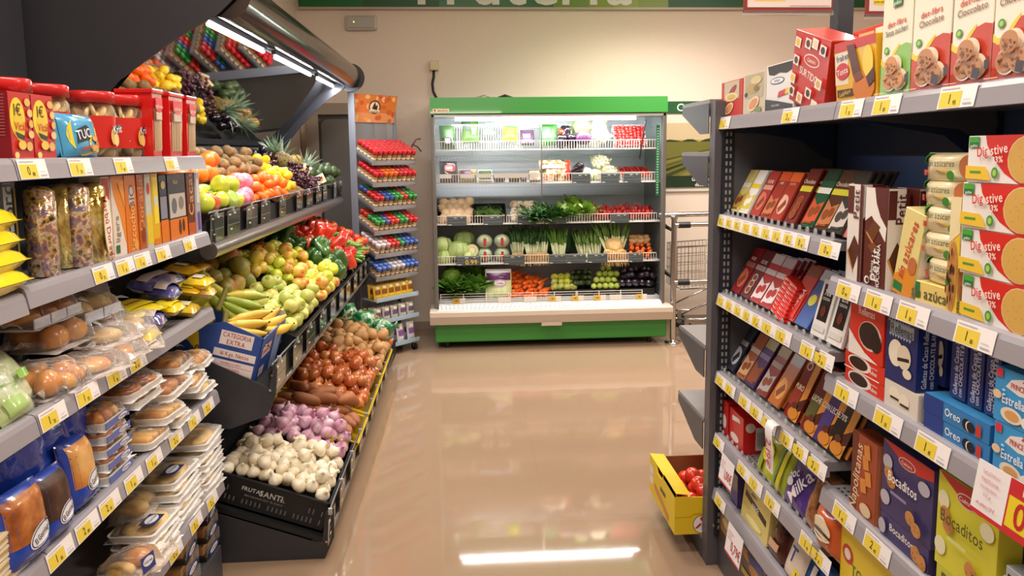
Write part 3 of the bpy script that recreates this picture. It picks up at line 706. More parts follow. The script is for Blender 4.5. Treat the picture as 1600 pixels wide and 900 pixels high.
# end plates
def plate(poly, y, m=M_PLATE, th=0.006, name='end_plate'):
    MB().ext(poly, 1, y - th, y, m).part(name, st)
for y in (SY0, SY1 + 0.006):
    plate([(-0.765, 0.835), (-0.755, 0.80), (-0.765, 0.70), (-0.80, 0.615), (-0.95, 0.565), (-1.43, 0.58), (-1.43, 1.06), dk(2, 0.7, 0.02), dk(2, 0.0, 0.02)], y)
    plate([(-0.965, 1.43), (-0.965, 1.28), (-1.02, 1.235), (-1.43, 1.30), (-1.43, 1.64), dk(1, 0.45, 0.03), dk(1, 0.0, 0.03)], y)
for y in (SY0, 5.626):
    plate([(-0.555, 0.215), (-0.56, 0.09), (-0.60, 0.0), (-1.43, 0.0), (-1.43, 0.33), dk(3, 0.5, -0.025), dk(3, 0.0, -0.025), (-0.59, 0.2)], y)
for (x, z) in ((-0.572, 0.17), (-0.59, 0.075), (-0.775, 0.78), (-0.785, 0.72)):
    MB().cyl((x, SY0 - 0.012, z), (x, SY0 - 0.006, z), 0.005, 0.005, M_CHROME, 10).part('screw', st)
for y in (3.9, 4.9):
    MB().box(-1.43, y, 0.3, -1.40, y + 0.03, 1.62, M_BLACK).part('rear_post', st)
# canopy
cv = [(-0.83, 2.24), (-0.90, 2.175), (-0.97, 2.135), (-1.08, 2.07), (-1.18, 2.0), (-1.28, 1.93), (-1.36, 1.84), (-1.42, 1.76), (-1.47, 1.665)]
plate(cv + [(-1.665, 1.665), (-1.665, 2.9), (-1.2, 2.9), (-0.86, 2.40)], SY0 - 0.01, mat('36363b', 0.5), 0.01, 'canopy_end')
fb = [(-0.83, 2.24), (-0.90, 2.17), (-0.95, 2.13), (-1.03, 2.075), (-1.12, 2.0), (-1.20, 1.925), (-1.27, 1.85), (-1.34, 1.76), (-1.41, 1.675)] + [(-1.49, 1.665), (-1.495, 1.70), (-1.38, 1.86), (-1.03, 2.20), (-0.86, 2.30)]
plate(fb, SY1 + 0.01, mat('34363e', 0.4), 0.01, 'canopy_end')
MB().cyl((-0.875, SY0, 2.245), (-0.875, SY1, 2.245), 0.088, 0.088, mat('5c5552', 0.14, 0.95), 32).part('canopy_tube', st, 'polished dark metal tube')
MB().cyl((-0.868, SY1 + 0.012, 2.235), (-0.868, SY1 + 0.03, 2.235), 0.108, 0.108, mat('2d2e33', 0.4), 28).part('tube_cap', st)
b = MB(); b.add([(-1.03, SY0, 2.19), (-1.49, SY0, 1.685), (-1.49, SY1, 1.685), (-1.03, SY1, 2.19)], [(0, 3, 2, 1)], mat('a59f97', 0.03, 1.0))
b.add([(-1.03, SY0, 2.20), (-1.50, SY0, 1.69), (-1.50, SY1, 1.69), (-1.03, SY1, 2.20)], [(0, 1, 2, 3)], M_DARK); b.part('mirror', st, 'sloping mirror above the top tier')
MB().box(-1.495, SY0, 1.655, -1.44, SY1, 1.69, M_PLATE).part('mirror_sill', st)
MB().ext([(-0.93, 2.32), (-1.03, 2.215), (-1.465, 1.735), (-1.465, 2.32)], 1, SY0, SY1, M_DARK).part('canopy_body', st)
for (ya, yb) in ((3.06, 3.86), (4.10, 5.0), (5.24, 5.84)):
    MB().cyl((-1.0, ya, 2.165), (-1.0, yb, 2.165), 0.009, 0.009, mat('f6fbff', 0.5, emit=22.0), 10).part('lamp_tube', st)
    MB().box(-1.012, ya - 0.03, 2.178, -0.988, yb + 0.03, 2.2, M_DGREY).part('lamp_holder', st)
    area('stand_lamp_light', (-1.0, (ya + yb) / 2, 2.153), (0, R(-18), 0), 0.012, yb - ya, 8, (0.97, 0.97, 1.0))

# ================================================================== spice rack
RA = R(45); RC = (-0.652, 6.05, 0); RW = 0.22; RD = 0.13
rk = empty('spice_rack', 'clear plastic rack of spice jars with an orange header', 'rack', RC, (0, 0, RA))
M_ACR = film('c4cad0', 0.8, 0.08, 0); M_GREY = mat('8d8f96', 0.3, 0.2)
b = MB()
for x in (-0.19, 0.185): b.box(x, 0.10, 0.05, x + 0.005, 0.17, 2.12, M_ACR)
b.part('side_sheet', rk) if False else None
MB().box(-0.227, 0.06, 0.05, -0.221, 0.14, 2.14, mat('83868f', 0.25)).lpart('side_post', rk)
MB().box(0.221, 0.10, 0.05, 0.227, 0.14, 2.12, mat('83868f', 0.25)).lpart('side_post', rk)
MB().box(-0.221, 0.134, 0.05, 0.221, 0.139, 1.9, M_ACR).lpart('back_sheet', rk)
b = MB(); hz0, hz1 = 1.90, 2.12
b.add([(-0.22, 0.12, hz0), (0.22, 0.12, hz0), (0.235, 0.08, hz1), (-0.22, 0.08, hz1)], [(0, 1, 2, 3)], mat('e0803c', 0.3))
b.add([(-0.22, 0.126, hz0), (0.22, 0.126, hz0), (0.235, 0.086, hz1), (-0.22, 0.086, hz1)], [(0, 3, 2, 1)], M_GREY)
O = Vector((-0.22, 0.119, hz0)); V = Vector((0, -0.04, 0.22)).normalized()
rs_ = random.Random(3); its = [('r', 'e59a60', 0, 0.0, 1, 0.35)]
for i in range(22): its.append(('e', rs_.choice(['f0a860', 'd8582c', 'efc07a', 'cf6a3a', 'f2b98c']), rs_.uniform(0.03, 0.97), rs_.uniform(0.05, 0.95), 0.03 + rs_.random() * 0.03, 0.06 + rs_.random() * 0.05))
its += [('e', '3c2418', 0.5, 0.56, 0.135, 0.24), ('e', 'efd9b0', 0.5, 0.56, 0.11, 0.195), ('p', '3c2418', [(0.44, 0.5), (0.5, 0.76), (0.53, 0.6), (0.57, 0.66), (0.56, 0.44)]), ('r', 'efe0c0', 0.38, 0.36, 0.62, 0.46), ('t', '3c2418', 'especias', 0.5, 0.41, 0.08)]
b.decals(O, (1, 0, 0), V, 0.44, 0.2236, its, step=0.0002); b.lpart('header', rk, 'orange header card with a round emblem')
def jar_mesh(cap, fill):
    b = MB(); b.lathe([(0.0, 0), (0.020, 0), (0.021, 0.004), (0.021, 0.066), (0.016, 0.074), (0.016, 0.08)], mat(fill, 0.15, coat=1.0), 10)
    b.lathe([(0.0212, 0.022), (0.0213, 0.022), (0.0213, 0.046), (0.0212, 0.046)], mat('c9ad8c', 0.4), 10)
    b.lathe([(0.0, 0.072), (0.0225, 0.072), (0.0225, 0.105), (0.020, 0.109), (0.0, 0.109)], mat(cap, 0.25, coat=0.6), 10)
    return b
RT = [(1.565, 0.55, ['c8202a'] * 8), (1.395, 0.5, ['c8202a', 'c8202a', 'dc6418', 'dc6418', 'dc6418', 'b82028', 'c8202a', 'c8202a']),
      (1.205, 0.45, ['b8242c', 'b8242c', '2c4f8e', '2c4f8e', '2f8a3e', '2f8a3e', 'c43020', '2f8a3e']), (1.015, 0.4, ['2f8a3e', '2f8a3e', '4a5a9a', 'c83028', 'c83028', '2f8a3e', '2f8a3e', 'c8202a']),
      (0.83, 0.38, ['cfc4c4', 'cfc4c4', 'd0a0a0', 'c8302c', 'c8302c', '2f8a4e', '3c5a9e', '3c5a9e']), (0.645, 0.35, ['4a68ae', '4a68ae', '4a68ae', 'b9b4b8', 'b9b4b8', 'b9b4b8', '3f64b0', '3f64b0'])]
protoj = {}
TI = R(24)
names = ['topmost', 'second', 'third', 'fourth', 'fifth', 'sixth']
rm = Matrix.Translation(RC) @ Matrix.Rotation(RA, 4, 'Z')
capn = {'c8202a': 'red', 'dc6418': 'orange', 'b82028': 'dark red', 'b8242c': 'crimson', '2c4f8e': 'navy', '2f8a3e': 'green', 'c43020': 'scarlet', '4a5a9a': 'slate blue', 'c83028': 'bright red', 'cfc4c4': 'white', 'd0a0a0': 'pink', 'c8302c': 'red', '2f8a4e': 'green', '3c5a9e': 'blue', '4a68ae': 'blue', 'b9b4b8': 'grey', '3f64b0': 'blue'}
for ti, (z, dz, cols) in enumerate(RT):
    b = MB(); T = Matrix.Translation((0, -RD, z)) @ Matrix.Rotation(TI, 4, 'X')
    b.box(-RW, 0, -0.005, RW, 0.275, -0.001, M_ACR, T).box(-RW, -0.004, -0.005, RW, 0.0, 0.032, film('c8ccd4', 0.6, 0.05, 0), T)
    b.box(-RW, -0.005, 0.028, RW, -0.0035, 0.034, M_STEEL, T).box(-RW, -0.005, -0.008, RW, 0.0, -0.002, M_STEEL, T)
    b.box(-RW - 0.002, 0, -0.005, -RW + 0.001, 0.275, 0.012, M_STEEL, T).box(RW - 0.001, 0, -0.005, RW + 0.002, 0.275, 0.012, M_STEEL, T)
    b.box(-RW - 0.001, 0, 0.012, -RW, 0.275, 0.034, M_ACR, T); b.lpart('tray', rk)
    for r_ in range(5):
        for c_ in range(9):
            cap = cols[min(c_, 7)] if r_ < 3 or ti not in (2, 3) else cols[(c_ + 3) % 8]
            fill = ['8a6a44', '9c7a50', '6e5636', 'a88a5c'][(c_ + ti) % 4]
            lb = '%s capped spice jar on the %s tray of the spice rack' % (capn[cap], names[ti])
            P = rm @ T @ Vector((-0.194 + c_ * 0.0485, 0.026 + r_ * 0.0495, 0.0))
            k = (cap, fill)
            if k not in protoj:
                o = jar_mesh(cap, fill).thing('spice_jar', lb, 'spice jar', P, group='%s capped jars on the %s tray' % (capn[cap], names[ti])); o.rotation_euler = (rm @ T).to_euler(); protoj[k] = o
            else:
                o = dup(protoj[k], P, (rm @ T).to_euler(), lb, '%s capped jars on the %s tray' % (capn[cap], names[ti]))
# lower shelves of the rack with sachets
for (z, nm) in ((0.48, 'shelf'), (0.30, 'shelf'), (0.09, 'base')):
    b = MB(); b.box(-RW, -RD, z - 0.006, RW, RD, z, M_ACR if z > 0.2 else mat('a2a2a4', 0.25, 0.5)); b.box(-RW, -RD - 0.004, z - 0.012, RW, -RD, z + 0.022, film('b9d4e4', 0.5, 0.05, 0)); b.lpart(nm, rk)
for x, y in ((-0.19, -0.1), (0.19, -0.1), (-0.19, 0.1), (0.19, 0.1)):
    MB().cyl((x - 0.012, y, 0.03), (x + 0.012, y, 0.03), 0.03, 0.03, M_BLACK, 14).box(x - 0.016, y - 0.01, 0.03, x + 0.016, y + 0.01, 0.08, M_STEEL).lpart('caster', rk)
def sachet(w, h, d, col, items, crimp=0.01, n=8):
    """flat bag standing on its end, printed on its front"""
    b = MB(); vs = []
    nx, nz = n, n + 2
    for sd in (-1, 1):
        for j in range(nz + 1):
            for i in range(nx + 1):
                u, v = i / nx, j / nz; bul = max(0.0, (1 - (2 * u - 1) ** 4)) * max(0.0, (1 - (2 * v - 1) ** 6))
                y = sd * (d / 2 * bul * (0.9 + 0.2 * noise.noise(Vector((u * 3 + w * 50, v * 4, sd + h * 9)))) + 0.0006)
                vs.append((-w / 2 + w * u, y, h * v))
    q = (nx + 1) * (nz + 1); fs = []
    for j in range(nz):
        for i in range(nx):
            a = j * (nx + 1) + i; fs.append((a, a + 1, a + nx + 2, a + nx + 1)); fs.append((q + a, q + a + nx + 1, q + a + nx + 2, q + a + 1))
    m = col if not isinstance(col, str) else nmat([(0, col), (1, col)], 5, 0.22, bump=0.4, bscale=30, coat=0.6, rvar=0.04)
    b.add(vs, fs, m, True)
    def surf(u, v):
        bul = max(0.0, (1 - (2 * u - 1) ** 4)) * max(0.0, (1 - (2 * v - 1) ** 6)); return -(d / 2 * bul * 1.13 + 0.0016)
    for k, it in enumerate(items):
        # print follows the bulge
        tmp = MB(); tmp.decals((-w / 2, 0, 0), (1, 0, 0), (0, 0, 1), w, h, [it]); vs2 = []
        if it[0] == 'r' or it[0] == 'p':
            # subdivide big patches so that they bend with the bag
            poly = [(it[2], it[3]), (it[4], it[3]), (it[4], it[5]), (it[2], it[5])] if it[0] == 'r' else None
            if poly:
                g = MB(); nu = 10; gv = []
                for jj in range(nu + 1):
                    for ii in range(nu + 1):
                        u = it[2] + (it[4] - it[2]) * ii / nu; v = it[3] + (it[5] - it[3]) * jj / nu
                        gv.append((-w / 2 + w * u, surf(min(max(u, 0), 1), min(max(v, 0), 1)) - 0.0004 * k, h * v))
                b.add(gv, [(jj * (nu + 1) + ii, jj * (nu + 1) + ii + 1, (jj + 1) * (nu + 1) + ii + 1, (jj + 1) * (nu + 1) + ii) for jj in range(nu) for ii in range(nu)], mat(it[1], 0.25, coat=0.5) if isinstance(it[1], str) else it[1], True); continue
        for (x, y, z) in tmp.v: vs2.append((x, surf(min(max(x / w + 0.5, 0), 1), min(max(z / h, 0), 1)) - 0.0004 * k - 0.0006, z))
        b.add(vs2, tmp.f, mat(it[1], 0.25, coat=0.5) if isinstance(it[1], str) else it[1])
    return b
lows = [(0.48, 'e0b028', '7a4a20', 6, 'yellow sachet on the upper sachet shelf of the spice rack', 'yellow sachets of the spice rack', 0.12),
        (0.30, 'b8b2aa', '5a4a6a', 5, 'pale sachet on the lower sachet shelf of the spice rack', 'pale sachets of the spice rack', 0.11), (0.09, 'c9c6cc', '7a4a8a', 4, 'white and violet sachet on the base of the spice rack', 'sachets on the base of the spice rack', 0.15)]
for z, c1, c2, n_, lb, gp, hh in lows:
    pr = sachet(0.075, hh, 0.03, c1, [('r', c2, 0.15, 0.35, 0.85, 0.65), ('e', 'f0e4c8', 0.5, 0.8, 0.25, 0.1)])
    for r_ in range(2):
        for i in range(n_):
            P = rm @ Vector((-0.17 + i * 0.34 / (n_ - 1), -0.085 + r_ * 0.07, z + 0.001))
            if r_ == 0 and i == 0: p0 = pr.thing('sachet', lb, 'sachet', P, (R(-8), 0, RA), group=gp)
            else: dup(p0, P, (R(-8 + 4 * r_), 0, RA + R((i * 37 % 11) - 5)))
# dark red hook ornament hanging off the rack's right side
MB().tube([rm @ Vector(p) for p in ((0.215, -0.1, 1.70), (0.25, -0.12, 1.76), (0.28, -0.14, 1.765))], 0.006, mat('5a1a1c', 0.3)).tube([rm @ Vector(p) for p in ((0.22, -0.1, 1.72), (0.26, -0.12, 1.70), (0.285, -0.14, 1.66))], 0.006, mat('5a1a1c', 0.3)).thing('chilli_string', 'dark red curled hook sticking out beside the top tray of jars', 'hook', (0, 0, 0))
# cables on the floor end etc. are not visible

# ================================================================== tomato crate on the end base
tc = empty('tomato_crate', 'yellow cardboard crate of tomatoes resting on the grey end base', 'crate', (1.0, 2.98, 0.096))
CX0, CX1, CY0, CY1, CZ, CH = 0.825, 1.225, 2.785, 3.19, 0.096, 0.10
YEL = mat('e3c321', 0.5); YEL2 = mat('b9a01e', 0.55)
b = MB(); th = 0.006
b.ext([(CY0, 0), (CY1, 0), (CY1, CH + 0.075), (CY1 - 0.1, CH + 0.075), (CY1 - 0.13, CH + 0.04), (CY1 - 0.2, CH + 0.04), (CY1 - 0.23, CH + 0.075), (CY0, CH + 0.075)], 0, CX0, CX0 + th, YEL, )
b.v = [(x, y, z + CZ) for x, y, z in b.v]
b.decals((CX0, CY1, CZ), (0, -1, 0), (0, 0, 1), CY1 - CY0, CH + 0.07, [('r', 'e8e0d0', 0.02, 0.30, 0.16, 0.78), ('r', 'd9a090', 0.04, 0.5, 0.14, 0.55), ('p', 'd07a4a', [(0.22, 0.30), (0.78, 0.06), (0.78, 0.22), (0.22, 0.46)]), ('r', '33322a', 0.46, 0.52, 0.66, 0.62), ('t', 'e8d060', 'TOMATES', 0.5, 0.25, 0.08, -20)])
b.part('side_wall', tc)
b = MB(); b.box(CX1 - th, CY0, CZ, CX1, CY1, CZ + CH, YEL); b.part('side_wall', tc)
b = MB(); b.ext([(CX0 + th, 0), (CX1, 0), (CX1, CH - 0.02), (CX0 + 0.155, CH + 0.01), (CX0 + 0.145, CH + 0.055), (CX0 + th, CH + 0.06)], 1, CY0, CY0 + th, YEL); b.v = [(x, y, z + CZ) for x, y, z in b.v]
b.decals((CX0, CY0, CZ), (1, 0, 0), (0, 0, 1), CX1 - CX0, CH, [('r', 'c2a41c', 0.0, 0.72, 0.16, 0.75), ('p', 'c2a41c', [(0.16, 0.72), (0.2, 0.86), (0.2, 0.89), (0.16, 0.75)]), ('r', 'c2a41c', 0.2, 0.86, 0.35, 0.89),
     ('e', '2b2a33', 0.285, 0.42, 0.098, 0.392), ('e', 'ece8ea', 0.285, 0.42, 0.092, 0.368), ('e', 'd02c2c', 0.285, 0.66, 0.025, 0.10), ('p', 'b02a30', [(0.205, 0.25), (0.262, 0.48), (0.28, 0.42), (0.235, 0.25)]), ('r', 'c8c2cc', 0.272, 0.22, 0.30, 0.56), ('p', 'b02a30', [(0.305, 0.48), (0.355, 0.48), (0.355, 0.38), (0.335, 0.38), (0.37, 0.25), (0.34, 0.25), (0.305, 0.38)])])
b.part('end_wall', tc, 'yellow end with a round white and red emblem')
b = MB(); b.box(CX0 + th, CY1 - th, CZ, CX1 - th, CY1, CZ + CH + 0.06, mat('8a5a34', 0.7)).box(CX0 + th, CY0 + th, CZ, CX1 - th, CY1 - th, CZ + 0.04, mat('7a4e2c', 0.7)); b.part('inner_tray', tc)
b = MB(); b.add([(CX0, CY0, CZ + CH + 0.075), (CX0 + 0.065, CY0, CZ + CH + 0.068), (CX0 + 0.065, CY1, CZ + CH + 0.068), (CX0, CY1, CZ + CH + 0.075)], [(0, 1, 2, 3)], YEL); b.box(CX0, CY0, CZ + CH + 0.06, CX0 + 0.004, CY1 - 0.23, CZ + CH + 0.075, YEL); b.part('flap', tc)
# ================================================================== fruit and vegetables: shapes
def prof(r, h, top=0.25, bot=0.1, n=10, shape=1.0, shift=0.0):
    """outline of a round fruit, dimpled at both ends"""
    out = []
    for i in range(n + 1):
        t = PI * i / n; rr = r * (math.sin(t) ** shape) ; z = -h * math.cos(t)
        if i < 2: z += h * bot * (2 - i) / 2
        if i > n - 2: z -= h * top * (i - n + 2) / 2
        rr *= 1 + shift * math.cos(t)
        out.append((max(rr, 0.00001), z))
    return out
def wob(b, amp, sc_, seed=0):
    b.v = [tuple(Vector(v) * (1 + amp * noise.noise(Vector(v) * sc_ + Vector((seed, seed * 2, 0))))) for v in b.v]; return b
PM = {}
PM['green_apple'] = nmat([(0.35, '8fae4a'), (0.6, 'b4c85a'), (0.75, 'c9cf72')], 9, 0.3, coat=0.3)
PM['pear_apple'] = nmat([(0.3, 'a9b752'), (0.55, 'c8c868'), (0.7, 'd8cf70')], 9, 0.35, coat=0.2)
PM['yellow_apple'] = nmat([(0.33, 'c8502e'), (0.44, 'dcae4c'), (0.55, 'e2cf52'), (0.8, 'd9d465')], 10, 0.3, coat=0.3)
PM['red_apple'] = nmat([(0.3, 'd8443a'), (0.5, 'e0603f'), (0.66, 'e8b04e')], 12, 0.28, coat=0.4)
PM['lime_apple'] = nmat([(0.3, 'bccb3c'), (0.7, 'dbe04a')], 9, 0.25, coat=0.4)
PM['pink'] = nmat([(0.3, 'e85a86'), (0.5, 'f088a0'), (0.65, 'f4b0a8')], 60, 0.4, bump=0.8, bscale=110)
PM['orange'] = nmat([(0.3, 'ef6a10'), (0.7, 'fb8a1c')], 15, 0.35, bump=0.25, bscale=300, rvar=0.06)
PM['mandarin'] = nmat([(0.3, 'f0600c'), (0.7, 'fa7a18')], 15, 0.32, bump=0.25, bscale=300, rvar=0.06)
PM['kiwi'] = nmat([(0.3, '7a5c38'), (0.7, 'a08050')], 60, 0.75, bump=0.3, bscale=500)
PM['lemon'] = nmat([(0.3, 'f2c418'), (0.7, 'fad834')], 15, 0.35, bump=0.25, bscale=250)
PM['mango'] = nmat([(0.36, 'c2502e'), (0.5, 'a89444'), (0.7, '7f9a44')], 6, 0.35)
PM['tomato'] = nmat([(0.36, 'd63a1c'), (0.52, 'dc5a2c'), (0.62, 'e08a3c'), (0.75, 'b8a040')], 6, 0.22, coat=0.5)
PM['red_tomato'] = nmat([(0.3, 'd62a18'), (0.7, 'e04424')], 6, 0.22, coat=0.5)
PM['green_pepper'] = nmat([(0.3, '28481c'), (0.7, '3f6a2c')], 8, 0.22, coat=0.5)
PM['red_pepper'] = nmat([(0.3, 'c0241a'), (0.7, 'e04a28')], 8, 0.2, coat=0.6)
PM['slim_pepper'] = nmat([(0.3, '5a8a34'), (0.7, '7aa044')], 8, 0.25, coat=0.4)
PM['onion'] = nmat([(0.3, '94421e'), (0.5, 'b8602f'), (0.7, 'd08c50')], 14, 0.22, coat=0.5, stretch=(1, 1, 0.25), rvar=0.2)
PM['potato'] = nmat([(0.3, 'a87c4a'), (0.7, 'c89c68')], 18, 0.65, bump=0.3, bscale=60)
PM['sweet_potato'] = nmat([(0.3, '8a5434'), (0.7, 'a8683e')], 12, 0.6, bump=0.3, bscale=60)
PM['garlic'] = nmat([(0.3, 'd9c8a4'), (0.55, 'eee4cc'), (0.8, 'f6f0e2')], 40, 0.45, stretch=(1, 1, 0.2), rvar=0.06)
PM['purple_garlic'] = nmat([(0.3, 'b06a90'), (0.5, 'd0a0b8'), (0.7, 'e4ccd4')], 30, 0.35, stretch=(1, 1, 0.2), coat=0.3)
PM['banana'] = nmat([(0.38, '94a836'), (0.55, 'c4bc3c'), (0.75, 'e0c848')], 5, 0.38)
PM['ripe_banana'] = nmat([(0.35, 'dcae38'), (0.7, 'ecc84c')], 8, 0.4)
PM['cabbage'] = nmat([(0.3, '93b05c'), (0.7, 'c4d490')], 9, 0.4, bump=0.5, bscale=26)
PM['purple_cabbage'] = nmat([(0.3, '3a1c3c'), (0.7, '6a3a64')], 9, 0.35, bump=0.4, bscale=26)
PM['lettuce'] = nmat([(0.3, '5c8a28'), (0.6, '8ab040'), (0.8, 'b4cc6a')], 14, 0.45)
PM['dark_leaf'] = nmat([(0.3, '244a1c'), (0.7, '3f7030')], 14, 0.5)
PM['mid_leaf'] = nmat([(0.3, '3f6e22'), (0.7, '6c9a3a')], 14, 0.45)
PM['cauliflower'] = nmat([(0.3, 'd9d2a8'), (0.7, 'f2eed2')], 40, 0.6, bump=0.5, bscale=90)
PM['eggplant'] = nmat([(0.3, '140c18'), (0.7, '241628')], 6, 0.12, coat=0.8)
PM['carrot'] = nmat([(0.3, 'dc5214'), (0.7, 'f07828')], 20, 0.4, bump=0.2, bscale=90)
PM['lime'] = nmat([(0.3, '9ab43c'), (0.7, 'c0d060')], 10, 0.28, coat=0.3)
PM['mushroom'] = nmat([(0.3, 'd8b890'), (0.7, 'ead0ac')], 10, 0.55)
PM['strawberry'] = nmat([(0.3, '8e140e'), (0.7, 'b4241c')], 40, 0.3, bump=0.6, bscale=160)
PM['grape'] = nmat([(0.3, '30121e'), (0.7, '5a2838')], 30, 0.25, coat=0.4)
PM['white_stalk'] = nmat([(0.3, 'b4c088'), (0.7, 'dcdcb8')], 14, 0.35)
PM['root'] = nmat([(0.3, 'c89c5c'), (0.7, 'e4c488')], 40, 0.7)
PM['leek_green'] = nmat([(0.3, '3f6a2a'), (0.7, '7a9c4a')], 16, 0.45, stretch=(1, 1, 0.3))
PM['ginger'] = nmat([(0.3, 'b08a58'), (0.7, 'd0ac78')], 20, 0.65)
PM['radish'] = nmat([(0.3, '8a1418'), (0.7, 'b02a26')], 20, 0.55)
PM['avocado'] = nmat([(0.3, '26341a'), (0.7, '435628')], 30, 0.4, bump=0.4, bscale=120)
STEM = mat('5a4a26', 0.7); CALYX = mat('3c6a24', 0.6)
def g_apple(r, m, seg=14):
    b = MB(); b.lathe(prof(r, r * 0.92, 0.30, 0.22, 10, 0.85, 0.08), PM[m], seg, rib=lambda t, z: 1 + 0.015 * math.cos(5 * t))
    b.cyl((0, 0, r * 0.6), (r * 0.08, 0, r * 0.98), r * 0.035, r * 0.05, STEM, 5); return b
def g_round(r, m, h=1.0, seg=14, dim=0.06, star=False):
    b = MB(); b.lathe(prof(r, r * h, dim, dim, 10), PM[m], seg); b.cyl((0, 0, r * h * 0.93), (0, 0, r * h * (1.0 if not star else 1.04)), r * 0.09, r * 0.06, CALYX, 6)
    if star:
        for i in range(5):
            a = i * 2 * PI / 5; b.add([(0.05 * r, 0, r * h * 0.97), (r * 0.5 * math.cos(a - .2), r * 0.5 * math.sin(a - .2), r * h * 0.92), (r * 0.62 * math.cos(a), r * 0.62 * math.sin(a), r * h * 0.88), (r * 0.5 * math.cos(a + .2), r * 0.5 * math.sin(a + .2), r * h * 0.92)], [(0, 1, 2, 3)], CALYX)
    return b
def g_long(rx, L, m, seed=0, seg=12, amp=0.25, n=10):
    b = MB(); b.lathe(prof(rx, L, 0.02, 0.02, n, 0.75), PM[m], seg); return wob(b, amp, 14, seed)
def g_lemon(r, m='lemon'):
    p = prof(r, r * 1.15, 0, 0, 10); p = [(0.00001, -r * 1.42), (r * 0.16, -r * 1.32)] + p[1:-1] + [(r * 0.16, r * 1.32), (0.00001, r * 1.42)]
    return MB().lathe(p, PM[m], 12)
def g_pepper(r, L, m):
    pr_ = [(0.0001, -L), (r * 0.45, -L * 0.97), (r * 0.75, -L * 0.8), (r * 0.9, -L * 0.3), (r, L * 0.35), (r * 0.98, L * 0.7), (r * 0.7, L * 0.92), (r * 0.3, L * 0.82), (0.0001, L * 0.78)]
    b = MB(); b.lathe(pr_, PM[m], 20, rib=lambda t, z: 1 + 0.12 * math.cos(4 * t + z * 3)); b.tube([(0, 0, L * 0.78), (r * 0.1, 0, L * 1.05), (r * 0.35, 0, L * 1.25)], r * 0.11, PM['slim_pepper'], 6); return wob(b, 0.12, 18, r * 300)
def g_onion(r, seed):
    p = prof(r, r * 0.88, 0, 0.05, 10); p = p[:-1] + [(r * 0.16, r * 1.0), (r * 0.10, r * 1.28), (r * 0.13, r * 1.4), (0.0001, r * 1.4)]
    b = MB(); b.lathe(p, PM['onion'], 14); return wob(b, 0.06, 10, seed)
def g_garlic(r, m, seed=0):
    p = [(0.0001, -r * 0.72), (r * 0.32, -r * 0.76), (r * 0.72, -r * 0.68), (r * 0.98, -r * 0.3), (r, 0.0), (r * 0.85, r * 0.4), (r * 0.5, r * 0.72), (r * 0.24, r * 0.95), (r * 0.18, r * 1.25), (r * 0.2, r * 1.4), (0.0001, r * 1.4)]
    b = MB(); b.lathe(p, PM[m], 22, rib=lambda t, z: 1 + (0.09 * abs(math.cos(3.5 * t + seed)) if z < r * 0.8 else 0))
    b.cyl((0, 0, -r * 0.80), (0, 0, -r * 0.72), r * 0.3, r * 0.36, PM['root'], 9); return b
def g_banana(L, r, m, bend=1.0):
    pts, rs = [], []; n = 9
    for i in range(n + 1):
        t = i / n; a = (t - 0.5) * 1.5 * bend; Rr = L / (1.5 * bend); pts.append((Rr * math.sin(a), 0, -Rr * math.cos(a) + Rr))
        rs.append(r * (0.28 if i == 0 else 0.36 if i == 1 else 0.8 if i == 2 else 1 if i < n - 2 else 0.86 if i == n - 2 else 0.5 if i == n - 1 else 0.16))
    b = MB(); b.tube(pts, r, PM[m], 7, rs); k = pts[-1]; b.cyl(k, (k[0] + 0.003, 0, k[2] + 0.004), r * 0.2, r * 0.17, mat('3c3320', 0.7), 6); return b
def g_leafy(r, h, m, n, seed, core=None, up=0.55, w=0.5, curl=0.35):
    """rosette of crinkled leaves round a core"""
    b = MB(); rr = random.Random(seed)
    if core: b.lathe(prof(r * 0.62, h * 0.42, 0, 0, 8), PM[core], 12, Matrix.Translation((0, 0, h * 0.42)))
    for k in range(n):
        a = k * 2.399 + rr.random() * 0.3; lay = k / n; ln = h * (0.75 + 0.4 * rr.random()); lean = (up * (1 - lay * 0.75)); vs = []; nu, nv = 4, 6
        for j in range(nv + 1):
            v = j / nv
            for i in range(nu + 1):
                u = i / nu - 0.5; ww = r * w * 2 * math.sin(PI * min(v * 0.8 + 0.14, 1)) ; x = r * 0.18 + lean * ln * v + curl * ln * v * v * 0.5 - abs(u) * 0.25 * ww
                x += 0.05 * r * math.sin(u * 16 + k) * v; z = ln * v * math.cos(lean) - curl * ln * v ** 3 * 0.4 + 0.06 * r * math.sin(u * 20 + v * 9 + k) * v
                y = u * ww; vs.append((x * math.cos(a) - y * math.sin(a), x * math.sin(a) + y * math.cos(a), z))
        b.add(vs, [(j * (nu + 1) + i, j * (nu + 1) + i + 1, (j + 1) * (nu + 1) + i + 1, (j + 1) * (nu + 1) + i) for j in range(nv) for i in range(nu)], PM[m] if isinstance(m, str) else m, True)
    return b
def g_cabbage(r, m, seed):
    b = MB(); b.lathe(prof(r, r * 0.92, 0, 0, 12), PM[m], 18); wob(b, 0.05, 12, seed); rr = random.Random(seed)
    for k in range(7):   # wrapping outer leaves
        a = k * 0.9 + rr.random(); vs = []; nu, nv = 5, 6
        for j in range(nv + 1):
            for i in range(nu + 1):
                th = a + (i / nu - 0.5) * 1.3; ph = -1.2 + 2.0 * j / nv + rr.random() * 0.02; q = r * (1.015 + 0.012 * k + (0.05 if j == nv or i in (0, nu) else 0))
                vs.append((q * math.cos(ph) * math.cos(th), q * math.cos(ph) * math.sin(th), q * math.sin(ph) * 0.93))
        b.add(vs, [(j * (nu + 1) + i, j * (nu + 1) + i + 1, (j + 1) * (nu + 1) + i + 1, (j + 1) * (nu + 1) + i) for j in range(nv) for i in range(nu)], PM[m], True)
    return b
